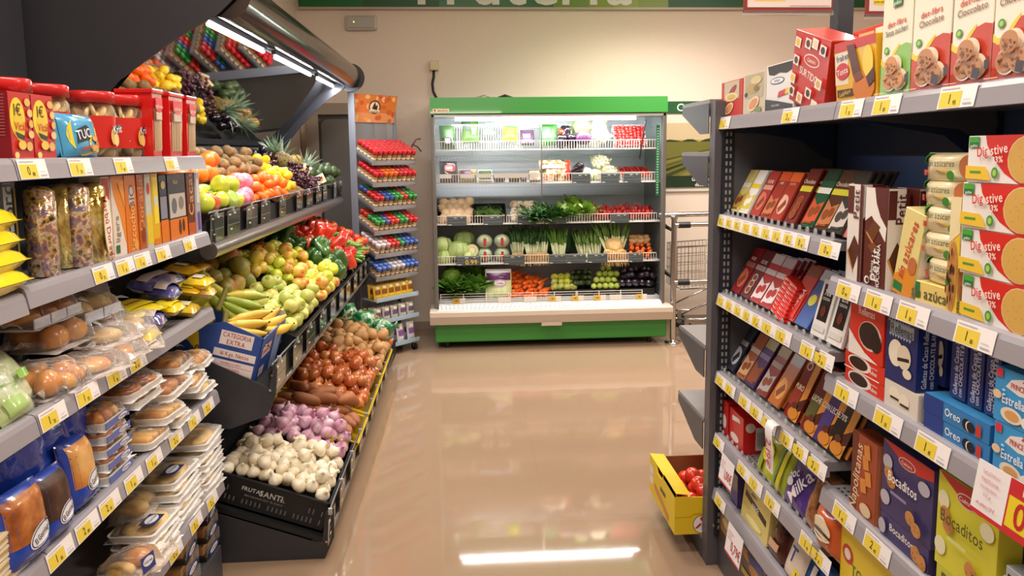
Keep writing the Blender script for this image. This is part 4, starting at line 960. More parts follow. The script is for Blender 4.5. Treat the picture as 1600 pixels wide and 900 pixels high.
def g_cauli(r, seed):
    b = MB(); rr = random.Random(seed); b.lathe(prof(r * 0.85, r * 0.6, 0, 0, 8), PM['cauliflower'], 14)
    for k in range(34):
        u = 1 - k / 34 * 0.95; a = k * 2.399; q = r * 0.82; s = math.sqrt(max(0, 1 - u * u)); c = Vector((q * s * math.cos(a), q * s * math.sin(a), q * u * 0.72))
        b.lathe(prof(r * 0.22, r * 0.19, 0, 0, 6), PM['cauliflower'], 8, Matrix.Translation(c))
    lf = g_leafy(r * 1.1, r * 1.35, 'cabbage', 8, seed, up=0.65, curl=0.1); lf.v = [(x, y, z - r * 0.75) for x, y, z in lf.v]; b.add(lf.v, lf.f, PM['cabbage'], True); return b
def g_carrot(L, r):
    b = MB(); b.lathe([(0.0001, -L), (r * 0.2, -L * 0.93), (r * 0.5, -L * 0.5), (r * 0.82, 0), (r, L * 0.55), (r * 0.9, L * 0.8), (r * 0.3, L * 0.88), (0.0001, L * 0.88)], PM['carrot'], 9); b.cyl((0, 0, L * 0.86), (0, 0, L * 0.98), r * 0.3, r * 0.25, CALYX, 6); return b
def rnd_rot(rr): return (rr.uniform(0, 6.28), rr.uniform(-0.9, 0.9), rr.uniform(0, 6.28))
def scatter(protos, name, label, cat, group, spots, rots=None, seed=1, first=None):
    """protos: shapes; spots: points. One object per spot."""
    rr = random.Random(seed); src = [None] * len(protos)
    for i, p in enumerate(spots):
        k = rr.randrange(len(protos)); rot = rots(rr, i) if rots else rnd_rot(rr); s_ = rr.uniform(0.92, 1.07)
        if src[k] is None: src[k] = protos[k].thing(name, label, cat, p, rot, group=group); src[k].scale = (s_,) * 3
        else: dup(src[k], p, rot, scale=s_)
def grid(t, s0, s1, y0, y1, d, h0, crown=0.03, seed=0, second=0.35, jit=0.16, rise=0.75):
    """a heaped layer on tier t and a loose second layer on top of it"""
    rr = random.Random(seed); out = []; ns = max(1, int(round((s1 - s0) / (d * 0.87)))); ny = max(1, int(round((y1 - y0) / d)))
    for i in range(ns):
        for j in range(ny):
            s = s0 + (i + 0.5) / ns * (s1 - s0) + rr.uniform(-jit, jit) * d; y = y0 + (j + 0.5 + (0.5 if i % 2 else 0) - 0.25) / ny * (y1 - y0) + rr.uniform(-jit, jit) * d
            y = min(max(y, y0 + d * 0.42), y1 - d * 0.42); fs, fy = (s - s0) / (s1 - s0), (y - y0) / (y1 - y0)
            h = h0 + crown * math.sin(PI * min(max(fs * 0.8 + 0.18, 0), 1)) * (0.55 + 0.45 * math.sin(PI * fy)) + rr.uniform(-0.12, 0.12) * d
            p = dk(t, s, h); out.append((p[0], y, p[1]))
            if second and 0 < i < ns - 0 and rr.random() < second:
                p = dk(t, s - d * 0.45, h + d * rise); out.append((p[0], min(max(y + d * 0.45, y0 + d * 0.4), y1 - d * 0.4), p[1]))
    return out
def liner(t, s0, s1, y0, y1, h, nm, lb, m, wall=0.012, rim=0.0, slots=True, front_dip=False):
    """open crate standing on tier t: floor raised, four walls; rot follows the deck"""
    X, Z, a = TIERS[t]; o = dk(t, s0, 0.002); L = s1 - s0; W = y1 - y0
    rt = empty(nm, lb, 'crate', (o[0], y0, o[1]), (0, a, 0)); th = 0.006
    b = MB(); b.box(-L, 0, 0, 0, W, 0.008, m); b.lpart('crate_floor', rt)
    def wall_(x0, yy0, x1, yy1):
        b = MB(); b.box(x0, yy0, 0.0, x1, yy1, h, m); b.box(x0 - 0.003, yy0 - 0.003, h - 0.012, x1 + 0.003, yy1 + 0.003, h, m)
        if slots:
            along_x = (x1 - x0) > (yy1 - yy0); n = int(max(x1 - x0, yy1 - yy0) / 0.018)
            for i in range(1, n):
                if i % 6 == 0: continue
                for zz in (0.2, 0.5):
                    q = (0.018 * i)
                    if along_x: b.box(x0 + q, yy0 - 0.0008, h * zz, x0 + q + 0.005, yy0 + 0.0002, h * (zz + 0.17), mat('6a6a6c', 0.5))
                    else: b.box(x1 - 0.0002, yy0 + q, h * zz, x1 + 0.0008, yy0 + q + 0.005, h * (zz + 0.17), mat('6a6a6c', 0.5))
        b.lpart('crate_wall', rt)
    wall_(-th, 0, 0, W); wall_(-L, 0, -L + th, W); wall_(-L + th, 0, -th, th); wall_(-L + th, W - th, -th, W)
    return rt
M_YC = mat('dcb91e', 0.4)

# ------------------------------------------------------------------ bottom tier
c = liner(3, 0.02, 0.50, 2.93, 3.33, 0.13, 'black_crate', 'black slotted plastic crate with white lettering holding white garlic', M_BLACK)
b = MB(); b.decals((-0.42, -0.0012, 0.005), (1, 0, 0), (0, 0, 1), 0.34, 0.12, [('r', '1b1c1f', 0.02, 0.35, 0.98, 0.98), ('t', 'c4c4c2', 'FRUTAS', 0.30, 0.72, 0.14), ('t', 'c4c4c2', 'SANTI', 0.53, 0.71, 0.20), ('t', 'b0b0ae', 'S.L.', 0.68, 0.66, 0.10), ('t', '8a8a8a', 'MERCAGRANADA 58 59 - TEL 95 840 47', 0.46, 0.50, 0.06, 0, 0.85)]); b.lpart('lettering', c)
liner(3, 0.02, 0.50, 3.34, 3.60, 0.12, 'black_crate', 'low black crate holding the purple netted garlic', M_BLACK, slots=False)
liner(3, 0.0, 0.50, 3.61, 3.98, 0.12, 'yellow_crate', 'yellow crate holding brown sweet potatoes', M_YC, slots=False)
liner(3, 0.0, 0.52, 4.00, 4.72, 0.13, 'yellow_crate', 'yellow crate holding copper brown onions', M_YC, slots=False)
liner(3, 0.0, 0.52, 4.74, 5.36, 0.13, 'yellow_crate', 'yellow crate holding pale potatoes', M_YC, slots=False)
scatter([g_garlic(0.031, 'garlic', 0), g_garlic(0.029, 'garlic', 1)], 'garlic_bulb', 'white garlic bulb heaped in the black lettered crate', 'garlic', 'white garlic bulbs', grid(3, 0.045, 0.49, 2.95, 3.31, 0.057, 0.125, 0.035, 3, 0.32), lambda rr, i: (rr.uniform(-1.0, 2.2), rr.uniform(-0.9, 0.9), rr.uniform(0, 6)))
scatter([g_garlic(0.034, 'purple_garlic', 0), g_garlic(0.032, 'purple_garlic', 1)], 'purple_garlic_bulb', 'purple garlic bulb in pink netting between white garlic and sweet potatoes', 'garlic', 'purple garlic bulbs', grid(3, 0.05, 0.48, 3.34, 3.60, 0.064, 0.13, 0.06, 4, 0.45), lambda rr, i: (rr.uniform(-1.0, 1.6), rr.uniform(-0.9, 0.9), rr.uniform(0, 6)))
for i, (s, y, hh) in enumerate(((0.12, 3.37, 0.18), (0.07, 3.46, 0.17))):
    p = dk(3, s, hh); b = MB(); b.add([(-0.008, 0, 0.03), (0.008, 0, 0.03), (0.012, 0, -0.03), (0.0, 0, -0.045), (-0.012, 0, -0.03)], [(0, 1, 2, 3, 4)], mat('e0c428', 0.4)); b.box(-0.004, -0.002, 0.025, 0.004, 0.002, 0.05, mat('e0c428', 0.4))
    b.thing('net_clip', 'yellow tag on the purple garlic net, %s' % ('nearer the white garlic' if i == 0 else 'nearer the aisle'), 'tag', (p[0], y, p[1]), (0.4, 0.3 - i, 0.3))
scatter([g_long(0.032, 0.068, 'sweet_potato', k, amp=0.5) for k in range(3)], 'sweet_potato', 'brown sweet potato in the yellow crate before the onions', 'sweet potato', 'sweet potatoes', grid(3, 0.05, 0.48, 3.64, 3.96, 0.085, 0.12, 0.03, 5, 0.5), lambda rr, i: (PI / 2 + rr.uniform(-0.4, 0.4), rr.uniform(-0.3, 0.3), rr.uniform(-0.9, 0.9) + PI / 2))
scatter([g_onion(0.040, k) for k in range(3)], 'onion', 'copper brown onion heaped in the yellow crate', 'onion', 'brown onions', grid(3, 0.04, 0.50, 4.02, 4.71, 0.074, 0.125, 0.07, 6, 0.55), lambda rr, i: (rr.uniform(-1.2, 1.2), rr.uniform(-1.2, 1.2), rr.uniform(0, 6)))
scatter([g_long(0.036, 0.048, 'potato', k, amp=0.45) for k in range(4)], 'potato', 'pale brown potato heaped behind the onions', 'potato', 'potatoes', grid(3, 0.04, 0.50, 4.76, 5.34, 0.077, 0.125, 0.07, 7, 0.5))
# green net sacks and orange squashes at the far end
scatter([g_long(0.038, 0.075, 'orange', 3, amp=0.2), g_round(0.045, 'orange')], 'orange_squash', 'orange fruit at the far end of the bottom tier', 'fruit', 'orange fruits at the end of the bottom tier', [(dk(3, s, h)[0], y, dk(3, s, h)[1]) for s, y, h in ((0.06, 5.50, .10), (0.10, 5.57, .13), (0.16, 5.45, .2), (0.22, 5.5, .22), (0.28, 5.46, .22), (0.3, 5.56, .24), (0.2, 5.58, .24), (0.05, 5.42, .06), (0.36, 5.48, .22), (0.38, 5.57, .24))])
def g_sack(seed):
    b = MB(); b.lathe([(0.0001, -0.075), (0.05, -0.07), (0.085, -0.03), (0.09, 0.01), (0.07, 0.05), (0.03, 0.075), (0.012, 0.09), (0.025, 0.115), (0.0001, 0.11)], nmat([(0.4, '0c5a34'), (0.5, '1f8a50'), (0.62, 'd8d8c0'), (0.66, '147040')], 14, 0.2, bump=1.0, bscale=30, coat=1.0), 16); return wob(b, 0.35, 22, seed)
for i, (s, y, h, lb) in enumerate(((0.11, 5.36, 0.25, 'shiny green printed sack lying nearest the aisle by the potatoes'), (0.26, 5.38, 0.26, 'shiny green printed sack lying in the middle behind the potatoes'), (0.41, 5.40, 0.26, 'shiny green printed sack lying farthest from the aisle behind the potatoes'))):
    p = dk(3, s, h); g_sack(i * 3).thing('green_sack', lb, 'sack', (p[0], y, p[1]), (0.3, 1.2 + i * 0.4, i), group='green printed sacks')

# ------------------------------------------------------------------ middle tier
bx = empty('banana_box', 'open blue cardboard banana box printed CATEGORIA EXTRA with yellow corner', 'box', (-0.872, 2.915, 0.70), (0, R(16), 0))
BLU = mat('2f4f9c', 0.45); th = 0.005
b = MB(); b.ext([(0, 0), (-0.52, 0), (-0.52, 0.2), (-0.30, 0.20), (-0.16, 0.262), (0, 0.232)], 1, 0, th, BLU)
b.decals((-0.52, 0, 0), (1, 0, 0), (0, 0, 1), 0.52, 0.262, [('p', 'dcbc28', [(0.0, 0.0), (0.50, 0.0), (0.56, 0.45), (0.52, 0.76), (0, 0.76)]), ('e', '21407c', 0.40, 0.36, 0.125, 0.26), ('e', 'c8ccc0', 0.41, 0.36, 0.06, 0.14), ('e', '21407c', 0.425, 0.37, 0.045, 0.11),
    ('t', '26262c', 'PLATANOS', 0.30, 0.69, 0.09), ('t', '26262c', 'S', 0.525, 0.52, 0.1, -60), ('r', 'ece6e4', 0.685, 0.66, 0.935, 0.88), ('t', 'b8343c', 'CATEGORIA', 0.81, 0.82, 0.072, 0, 0.72), ('t', 'b8343c', 'EXTRA', 0.81, 0.715, 0.072, 0, 0.8),
    ('r', 'ece6e4', 0.66, 0.47, 0.98, 0.59), ('t', 'b8343c', '16 Kgs. Netos', 0.82, 0.53, 0.062, 0, 0.85), ('r', 'ece0e0', 0.65, 0.08, 0.98, 0.43), ('r', 'c9656a', 0.66, 0.345, 0.97, 0.352), ('r', 'c9656a', 0.66, 0.10, 0.97, 0.107), ('r', 'c9656a', 0.66, 0.24, 0.97, 0.246), ('r', 'c9656a', 0.80, 0.10, 0.803, 0.345),
    ('t', 'c9656a', 'PROHIBIDA LA VENTA', 0.81, 0.385, 0.026, 0, 0.8), ('t', 'c9656a', 'DE PLATANOS', 0.81, 0.30, 0.03), ('t', 'c9656a', 'PESO NETO', 0.88, 0.2, 0.028), ('t', 'c9656a', 'LOTE', 0.73, 0.2, 0.028), ('t', 'c9656a', '17 MAYO', 0.88, 0.14, 0.028)], step=0.0002)
b.lpart('end_wall', bx, 'blue and yellow printed end')
b = MB(); b.box(-0.002, 0, 0, 0.003, 0.36, 0.232, BLU)
b.decals((0.003, 0, 0), (0, 1, 0), (0, 0, 1), 0.36, 0.232, [('r', 'ecd8d4', 0.08, 0.60, 0.45, 0.80), ('t', 'b8343c', 'CANARIAS', 0.26, 0.70, 0.09), ('r', 'ecd8d4', 0.1, 0.25, 0.3, 0.42), ('t', 'b8343c', 'I', 0.2, 0.33, 0.1), ('r', '9ab0d8', 0.55, 0.1, 0.9, 0.9)]); b.lpart('side_wall', bx)
b = MB(); b.box(-0.52, 0.355, 0, 0, 0.36, 0.2, BLU).box(-0.52, 0.005, 0, -0.515, 0.355, 0.2, BLU); b.lpart('side_wall', bx); 
b = MB(); b.box(-0.515, 0.005, 0.0, -0.003, 0.355, 0.075, mat('8a6a44', 0.7)); b.lpart('box_floor', bx)
b = MB(); b.add([(-0.06, 0.34, 0.14), (-0.004, 0.34, 0.14), (-0.004, 0.345, 0.27), (-0.06, 0.345, 0.27)], [(0, 1, 2, 3)], mat('b8b4b0', 0.6)); b.lpart('flap', bx, 'grey cardboard corner flap')
def bunch(lb, loc, rot, n, m, L=0.17, grp='banana bunches in the blue box'):
    t = empty('banana_bunch', lb, 'bananas', loc, rot, group=None)
    for k in range(n):
        b = g_banana(L, 0.0215, m, 0.95); o = b.lpart('banana', t); a = (k - (n - 1) / 2)
        o.location = (abs(a) * 0.006, a * 0.036, -abs(a) * 0.008); o.rotation_euler = (a * 0.16, 0.0, a * 0.20)
    MB().bbox(-0.088, -0.014 * n, 0.028, -0.068, 0.014 * n, 0.058, mat('7a7430', 0.6), 0.006).lpart('stalk', t)
def BL(x, y, z): q = Matrix.Translation((-0.872, 2.915, 0.70)) @ Matrix.Rotation(R(16), 4, 'Y'); return q @ Vector((x, y, z))
for lb, (x, y, z), rt, n, m in (('green tinged banana bunch lying along the near left edge of the blue box', (-0.30, 0.05, 0.215), (R(80), R(-10), R(5)), 4, 'banana'),
      ('yellow green banana bunch standing up in the middle of the blue box', (-0.30, 0.17, 0.28), (R(90), R(60), R(25)), 4, 'banana'),
      ('tall curved banana bunch against the back of the blue box', (-0.38, 0.26, 0.30), (R(85), R(80), R(-10)), 4, 'banana'),
      ('large yellow banana bunch leaning to the aisle side of the blue box', (-0.17, 0.20, 0.27), (R(70), R(25), R(20)), 4, 'banana'),
      ('ripe yellow banana bunch at the front right corner of the blue box', (-0.10, 0.10, 0.215), (R(60), R(8), R(12)), 4, 'ripe_banana'),
      ('small ripe banana bunch hanging over the aisle edge of the blue box', (-0.04, 0.24, 0.215), (R(40), R(0), R(60)), 3, 'ripe_banana'),
      ('green banana bunch at the left end of the blue box', (-0.44, 0.12, 0.22), (R(80), R(20), R(-5)), 4, 'banana')):
    bunch(lb, BL(x, y, z + 0.01), rt, n, m, L=0.19)
liner(2, 0.03, 0.72, 3.30, 3.92, 0.12, 'black_crate', 'black crate holding the pale green apples by the bananas', M_BLACK)
liner(2, 0.03, 0.72, 3.93, 4.55, 0.12, 'black_crate', 'black crate holding the yellow apples with red blush', M_BLACK)
liner(2, 0.03, 0.72, 4.56, 5.22, 0.12, 'black_crate', 'black crate holding the green and red peppers', M_BLACK)
liner(2, 0.03, 0.72, 5.23, 5.84, 0.12, 'black_crate', 'black crate holding the tomatoes at the far end', M_BLACK)
HB = 0.13
scatter([g_apple(0.037, 'pear_apple'), g_apple(0.035, 'pear_apple')], 'green_apple', 'pale green apple in the front half of the crate beside the bananas', 'apple', 'pale green apples', grid(2, 0.05, 0.36, 3.32, 3.90, 0.07, HB, 0.03, 10, 0.35))
scatter([g_long(0.045, 0.058, 'mango', k, amp=0.15) for k in range(2)], 'mango', 'red and green mango in the shaded back of the tier behind bananas', 'mango', 'mangoes', grid(2, 0.38, 0.70, 3.32, 3.75, 0.095, HB, 0.03, 11, 0.2))
scatter([g_apple(0.036, 'yellow_apple'), g_apple(0.034, 'yellow_apple'), g_apple(0.035, 'lime_apple')], 'yellow_apple', 'yellow apple with red blush heaped in the middle tier', 'apple', 'yellow apples with red blush', grid(2, 0.05, 0.60, 3.95, 4.52, 0.07, HB, 0.06, 12, 0.45) + grid(2, 0.38, 0.70, 3.76, 3.94, 0.07, HB + 0.03, 0.04, 13, 0.3))
scatter([g_pepper(0.042, 0.062, 'green_pepper'), g_pepper(0.046, 0.07, 'green_pepper')], 'green_pepper', 'glossy dark green pepper heaped between apples and tomatoes', 'pepper', 'dark green peppers', grid(2, 0.06, 0.70, 4.56, 4.74, 0.085, HB + 0.02, 0.06, 14, 0.45))
scatter([g_pepper(0.042, 0.062, 'red_pepper'), g_pepper(0.04, 0.07, 'red_pepper')], 'red_pepper', 'glossy red pepper next to the green peppers', 'pepper', 'red peppers', grid(2, 0.06, 0.62, 4.76, 5.03, 0.085, HB + 0.05, 0.09, 15, 0.6))
scatter([g_long(0.017, 0.085, 'slim_pepper', k, amp=0.3) for k in range(3)], 'slim_green_pepper', 'slim pale green pepper between red peppers and tomatoes', 'pepper', 'slim green peppers', grid(2, 0.06, 0.6, 5.06, 5.22, 0.045, HB + 0.05, 0.06, 16, 0.6), lambda rr, i: (rr.uniform(-0.3, 0.3), PI / 2 + rr.uniform(-0.3, 0.3), rr.uniform(-0.6, 0.6)))
scatter([g_round(0.037, 'tomato', 0.85, star=True), g_round(0.034, 'tomato', 0.85), g_round(0.033, 'red_tomato', 0.85)], 'tomato', 'orange red tomato heaped at the far end of the middle tier', 'tomato', 'tomatoes of the middle tier', grid(2, 0.05, 0.68, 5.25, 5.82, 0.07, HB + 0.01, 0.07, 17, 0.45))

# ------------------------------------------------------------------ top tier
H1 = 0.075
spots = grid(1, 0.03, 0.19, 2.93, 3.34, 0.078, H1, 0.03, 20, 0.5)
cols3 = ['lime_apple', 'red_apple', 'lime_apple', 'green_apple']; ap = {}
rr = random.Random(5)
kinds = {'lime_apple': 'big yellow green apple at the near end of the top tier', 'red_apple': 'big red apple at the near end of the top tier', 'green_apple': 'big green apple at the near end of the top tier'}
for i, p in enumerate(spots):
    k = cols3[i % 4]
    if k not in ap: ap[k] = g_apple(0.042, k).thing('apple', kinds[k], 'apple', p, rnd_rot(rr), group='big %s apples of the top tier' % k.split('_')[0])
    else: dup(ap[k], p, rnd_rot(rr))
scatter([g_round(0.043, 'pink', 1.0)], 'netted_fruit', 'pink foam netted fruit between the apples and the mandarins', 'fruit', 'pink netted fruits', grid(1, 0.03, 0.2, 3.36, 3.52, 0.08, H1, 0.03, 21, 0.5))
scatter([g_round(0.029, 'mandarin', 0.85)], 'mandarin', 'bright mandarin in the middle of the top tier', 'mandarin', 'mandarins', grid(1, 0.03, 0.24, 3.54, 4.20, 0.058, H1, 0.025, 22, 0.5))
scatter([g_round(0.04, 'orange', 0.97)], 'orange', 'large orange in the second row of the top tier', 'orange', 'oranges', grid(1, 0.21, 0.36, 2.93, 3.50, 0.078, H1 + 0.03, 0.03, 23, 0.4))
scatter([g_long(0.027, 0.033, 'kiwi', k, amp=0.1) for k in range(2)], 'kiwi', 'brown kiwi heaped along the back of the top tier', 'kiwi', 'kiwis', grid(1, 0.32, 0.44, 3.2, 4.4, 0.058, H1 + 0.03, 0.03, 24, 0.35) + grid(1, 0.25, 0.33, 3.56, 4.3, 0.058, H1 + 0.02, 0.03, 25, 0.3))
scatter([g_lemon(0.028)], 'lemon', 'yellow lemon beside the kiwis of the top tier', 'lemon', 'lemons', grid(1, 0.06, 0.26, 4.24, 4.50, 0.062, H1, 0.03, 26, 0.5) + grid(1, 0.28, 0.42, 4.5, 4.7, 0.062, H1, 0.03, 27, 0.3))
liner(1, 0.03, 0.27, 4.23, 4.64, 0.085, 'cardboard_tray', 'small cardboard tray of lemons on the top tier', mat('a8845a', 0.7), slots=False)
def g_pine():
    b = MB(); b.lathe(prof(0.06, 0.085, 0.02, 0.02, 12, 0.7), nmat([(0.2, '3a2c14'), (0.45, '8a6a2a'), (0.7, '6a6a30')], 38, 0.6, bump=0.9, bscale=50, voronoi=True), 20, rib=lambda t, z: 1 + 0.05 * math.cos(9 * t + z * 120)); return b
def g_crown(seed):
    b = MB(); rr = random.Random(seed)
    for k in range(34):
        a = k * 2.4; u = k / 34; lean = 1.25 * (1 - u) + 0.1; L = 0.07 + 0.06 * (1 - abs(u - 0.4)); pts = []
        vs = []
        for j in range(5):
            v = j / 4; w = 0.012 * (1 - v) + 0.0006; rad = 0.012 + L * v * math.sin(lean) * (1 + 0.2 * v); z = 0.08 + L * v * math.cos(lean) + 0.02 * v - 0.01 * v * v
            for sgn in (-1, 1): vs.append((rad * math.cos(a) - sgn * w * math.sin(a), rad * math.sin(a) + sgn * w * math.cos(a), z))
        b.add(vs, [(2 * j, 2 * j + 1, 2 * j + 3, 2 * j + 2) for j in range(4)], nmat([(0.3, '6f8a6a'), (0.7, 'a4b89a')], 20, 0.5), True)
    return b
pine0 = None
for lb, s, y, h, rot in (('pineapple with grey green crown standing over the grapes', 0.30, 4.98, 0.13, (0.3, -0.5, 0)), ('pineapple lying with its crown towards the back wall', 0.34, 5.30, 0.10, (-0.9, -0.4, 0.4)), ('pineapple lying behind the grapes at the far end', 0.24, 5.42, 0.08, (-1.2, 0.2, 0))):
    p = dk(1, s, h)
    if pine0 is None:
        pine0 = empty('pineapple', lb, 'pineapple', (p[0], y, p[1]), rot); g_pine().lpart('fruit_body', pine0); g_crown(1).lpart('crown', pine0)
    else: dup(pine0, (p[0], y, p[1]), rot, lb)
def g_grapes(seed):
    b = MB(); rr = random.Random(seed)
    for k in range(46):
        z = -0.075 + 0.15 * rr.random(); q = 0.048 * math.sqrt(max(0.05, 1 - ((z - 0.02) / 0.1) ** 2)) * (0.6 + 0.4 * rr.random()); a = rr.random() * 6.28
        b.lathe(prof(0.0125, 0.0135, 0, 0, 6), PM['grape'], 8, Matrix.Translation((q * math.cos(a), q * math.sin(a), z)))
    b.tube([(0, 0, 0.06), (0.004, 0, 0.1), (0.015, 0, 0.12)], 0.003, STEM, 5); return b
for i, (lb, s, y, h) in enumerate((('dark grape bunch draped over the front of the grape tray', 0.08, 4.86, 0.10), ('dark grape bunch in the middle of the top tier beside the lemons', 0.17, 4.76, 0.10), ('dark grape bunch leaning on the standing pineapple', 0.20, 4.95, 0.14), ('dark grape bunch at the far side of the grape tray', 0.09, 5.03, 0.09), ('dark grape bunch highest on the heap under the mirror', 0.33, 4.72, 0.13))):
    p = dk(1, s, h); g_grapes(i).thing('grape_bunch', lb, 'grapes', (p[0], y, p[1]), (1.2 + 0.3 * i, 0.5 * i, i))
for i, (s, y, h) in enumerate(((0.15, 5.0, 0.16), (0.06, 5.16, 0.13))):
    p = dk(1, s, h); b = MB(); b.box(-0.03, -0.001, -0.035, 0.03, 0.001, 0.035, mat('ead9c0', 0.4)); b.decals((-0.03, -0.0015, -0.035), (1, 0, 0), (0, 0, 1), 0.06, 0.07, [('e', 'e07a3a', 0.5, 0.5, 0.35, 0.3), ('e', 'f0c040', 0.4, 0.6, 0.15, 0.15)])
    b.thing('fruit_card', ['small cream fruit card sticking out of the grapes', 'small orange printed card at the far grape tray'][i], 'card', (p[0], y, p[1]), (R(-25), R(35 - 60 * i), 0.1))
scatter([g_long(0.037, 0.05, 'avocado', k, amp=0.2) for k in range(2)], 'avocado', 'dark green avocado at the far end of the top tier', 'avocado', 'avocados of the top tier', grid(1, 0.04, 0.22, 5.45, 5.82, 0.082, H1, 0.02, 28, 0.3))
scatter([g_long(0.042, 0.055, 'mango', k, amp=0.1) for k in range(2)], 'mango', 'dull red mango behind the avocados of the top tier', 'mango', 'mangoes of the top tier', grid(1, 0.24, 0.42, 5.5, 5.82, 0.092, H1, 0.03, 29, 0.3))
scatter([g_round(0.031, 'eggplant', 0.95)], 'plum', 'dark plum in the clear boxes behind the lemons', 'plum', 'dark plums', grid(1, 0.36, 0.47, 4.78, 5.2, 0.066, H1 + 0.03, 0.02, 30, 0.2))
# tomatoes in the yellow crate of the end base
scatter([g_round(0.038, 'red_tomato', 0.85, star=True)], 'tomato', 'red tomato in the yellow crate on the end base', 'tomato', 'tomatoes in the yellow crate', [(CX0 + 0.07 + 0.075 * i + (0.03 if j % 2 else 0), CY0 + 0.05 + 0.07 * j, CZ + 0.075 + 0.012 * ((i * 3 + j) % 3)) for i in range(4) for j in range(5)] + [(CX0 + 0.15 + 0.075 * i, CY0 + 0.08 + 0.08 * j, CZ + 0.135) for i in range(3) for j in range(3)])
# ================================================================== vegetables in the refrigerated display
def at(u, lev, dy=0.08, dz=0.0): return (fx(u, FLV[lev], FS + dy), FS + dy, FLV[lev] + dz)
def one(b, name, label, cat, p, rot=(0, 0, 0), group=None): return b.thing(name, label, cat, p, rot, group=group)
def seq(protos, name, label, cat, group, pts, rots, seed=1): scatter(protos, name, label, cat, group, pts, rots, seed)
up = lambda rr, i: (rr.uniform(-0.25, 0.25), rr.uniform(-0.25, 0.25), rr.uniform(0, 6))
LEAN = R(-18)
def veg_bag(w, h, d, body, items, film_=True):
    b = sachet(w, h, d, body, items); return b
# ---- level 1 (top)
L = '1'
one(veg_bag(0.13, 0.21, 0.06, PM['dark_leaf'], [('r', '1d2a26', 0.1, 0.1, 0.9, 0.45), ('r', 'c9d8b0', 0.3, 0.2, 0.6, 0.4)]), 'salad_bag', 'dark bag of salad at the left end of the top fridge shelf', 'salad bag', at(702, L, 0.06), (LEAN, 0, 0.2))
one(veg_bag(0.15, 0.2, 0.06, PM['mid_leaf'], [('r', '5a6a5a', 0.05, 0.5, 0.5, 0.9), ('r', 'a8b8a0', 0.55, 0.3, 0.8, 0.6)]), 'salad_bag', 'mixed green salad bag hanging on the wire of the top fridge shelf', 'salad bag', (at(737, L, 0.24)[0], FS + 0.26, 1.735), (LEAN, 0, 0.1))
one(veg_bag(0.09, 0.12, 0.04, 'b8c8b8', [('r', '8aa884', 0.2, 0.2, 0.8, 0.7)]), 'salad_bag', 'pale clear salad bag behind the wire of the top fridge shelf', 'salad bag', (at(766, L, 0.3)[0], FS + 0.31, 1.80), (LEAN, 0, 0))
one(veg_bag(0.125, 0.14, 0.05, 'a4cc28', [('r', 'e8e03a', 0.3, 0.3, 0.8, 0.75), ('r', '3c9a3a', 0.1, 0.8, 0.9, 0.92)]), 'lettuce_packet', 'bright yellow green packet on the top fridge shelf', 'packet', (at(797, L, 0.2)[0], FS + 0.22, 1.745), (LEAN, R(6), 0))
def tray_pack(w, d, h, fill, lab='e8e4e0', black=True):
    b = MB(); b.ext([(-w / 2 + 0.008, 0), (w / 2 - 0.008, 0), (w / 2, h), (-w / 2, h)], 1, -d / 2, d / 2, M_BLACK if black else M_WHITE)
    vs = []; n = 6
    for j in range(n + 1):
        for i in range(n + 1):
            u, v = i / n, j / n; vs.append((-w / 2 + 0.006 + (w - 0.012) * u, -d / 2 + 0.006 + (d - 0.012) * v, h + 0.018 * math.sin(PI * u) ** 0.5 * math.sin(PI * v) ** 0.5 * (0.8 + 0.4 * noise.noise(Vector((u * 5, v * 5, w * 99))))))
    b.add(vs, [(j * (n + 1) + i, j * (n + 1) + i + 1, (j + 1) * (n + 1) + i + 1, (j + 1) * (n + 1) + i) for j in range(n) for i in range(n)], fill, True)
    if lab: b.decals((-w * 0.3, -d * 0.2, h + 0.021), (1, 0, 0), (0, 1, 0), w * 0.5, d * 0.3, [('r', lab, 0, 0, 1, 1), ('r', 'b03040', 0.1, 0.2, 0.9, 0.5)])
    return b
one(tray_pack(0.12, 0.14, 0.03, PM['purple_cabbage']), 'vegetable_tray', 'dark tray with white label tipped up on the top fridge shelf', 'tray', (at(824, L, 0.2)[0], FS + 0.2, 1.76), (R(55), 0, 0))
one(veg_bag(0.15, 0.19, 0.06, PM['dark_leaf'], [('r', '4c7a50', 0.1, 0.3, 0.6, 0.8)]), 'spinach_bag', 'large spinach bag right of the centre rod on the top fridge shelf', 'bag', (at(858, L, 0.1)[0], FS + 0.12, 1.70), (LEAN, 0, -0.1))
seq([g_round(0.03, 'red_tomato', 0.9)], 'tomato', 'red tomato beside the spinach bag on the top fridge shelf', 'tomato', 'tomatoes on the top fridge shelf', [(at(877, L, 0.12)[0], FS + 0.12, 1.815), (at(884, L, 0.14)[0], FS + 0.14, 1.80)], up)
seq([g_pepper(0.05, 0.07, 'eggplant')], 'aubergine', 'round black aubergine low on the top fridge shelf', 'aubergine', 'aubergines on the top fridge shelf', [at(878, L, 0.07, 0.055), at(893, L, 0.10, 0.06), at(885, L, 0.15, 0.13)], up)
one(g_cabbage(0.075, 'cabbage', 3), 'cabbage', 'pale green cabbage above the purple one on the top fridge shelf', 'cabbage', (at(908, L, 0.2)[0], FS + 0.2, 1.86))
one(g_cabbage(0.062, 'purple_cabbage', 4), 'purple_cabbage', 'purple cabbage on the top fridge shelf', 'cabbage', at(911, L, 0.07, 0.085))
one(g_cauli(0.085, 1), 'cauliflower', 'white cauliflower low on the top fridge shelf beside the purple cabbage', 'cauliflower', at(937, L, 0.09, 0.10), (R(50), 0.2, 0))
one(g_cauli(0.075, 2), 'cauliflower', 'cauliflower behind the others high on the top fridge shelf', 'cauliflower', (at(935, L, 0.2)[0], FS + 0.22, 1.86), (R(40), -0.2, 0))
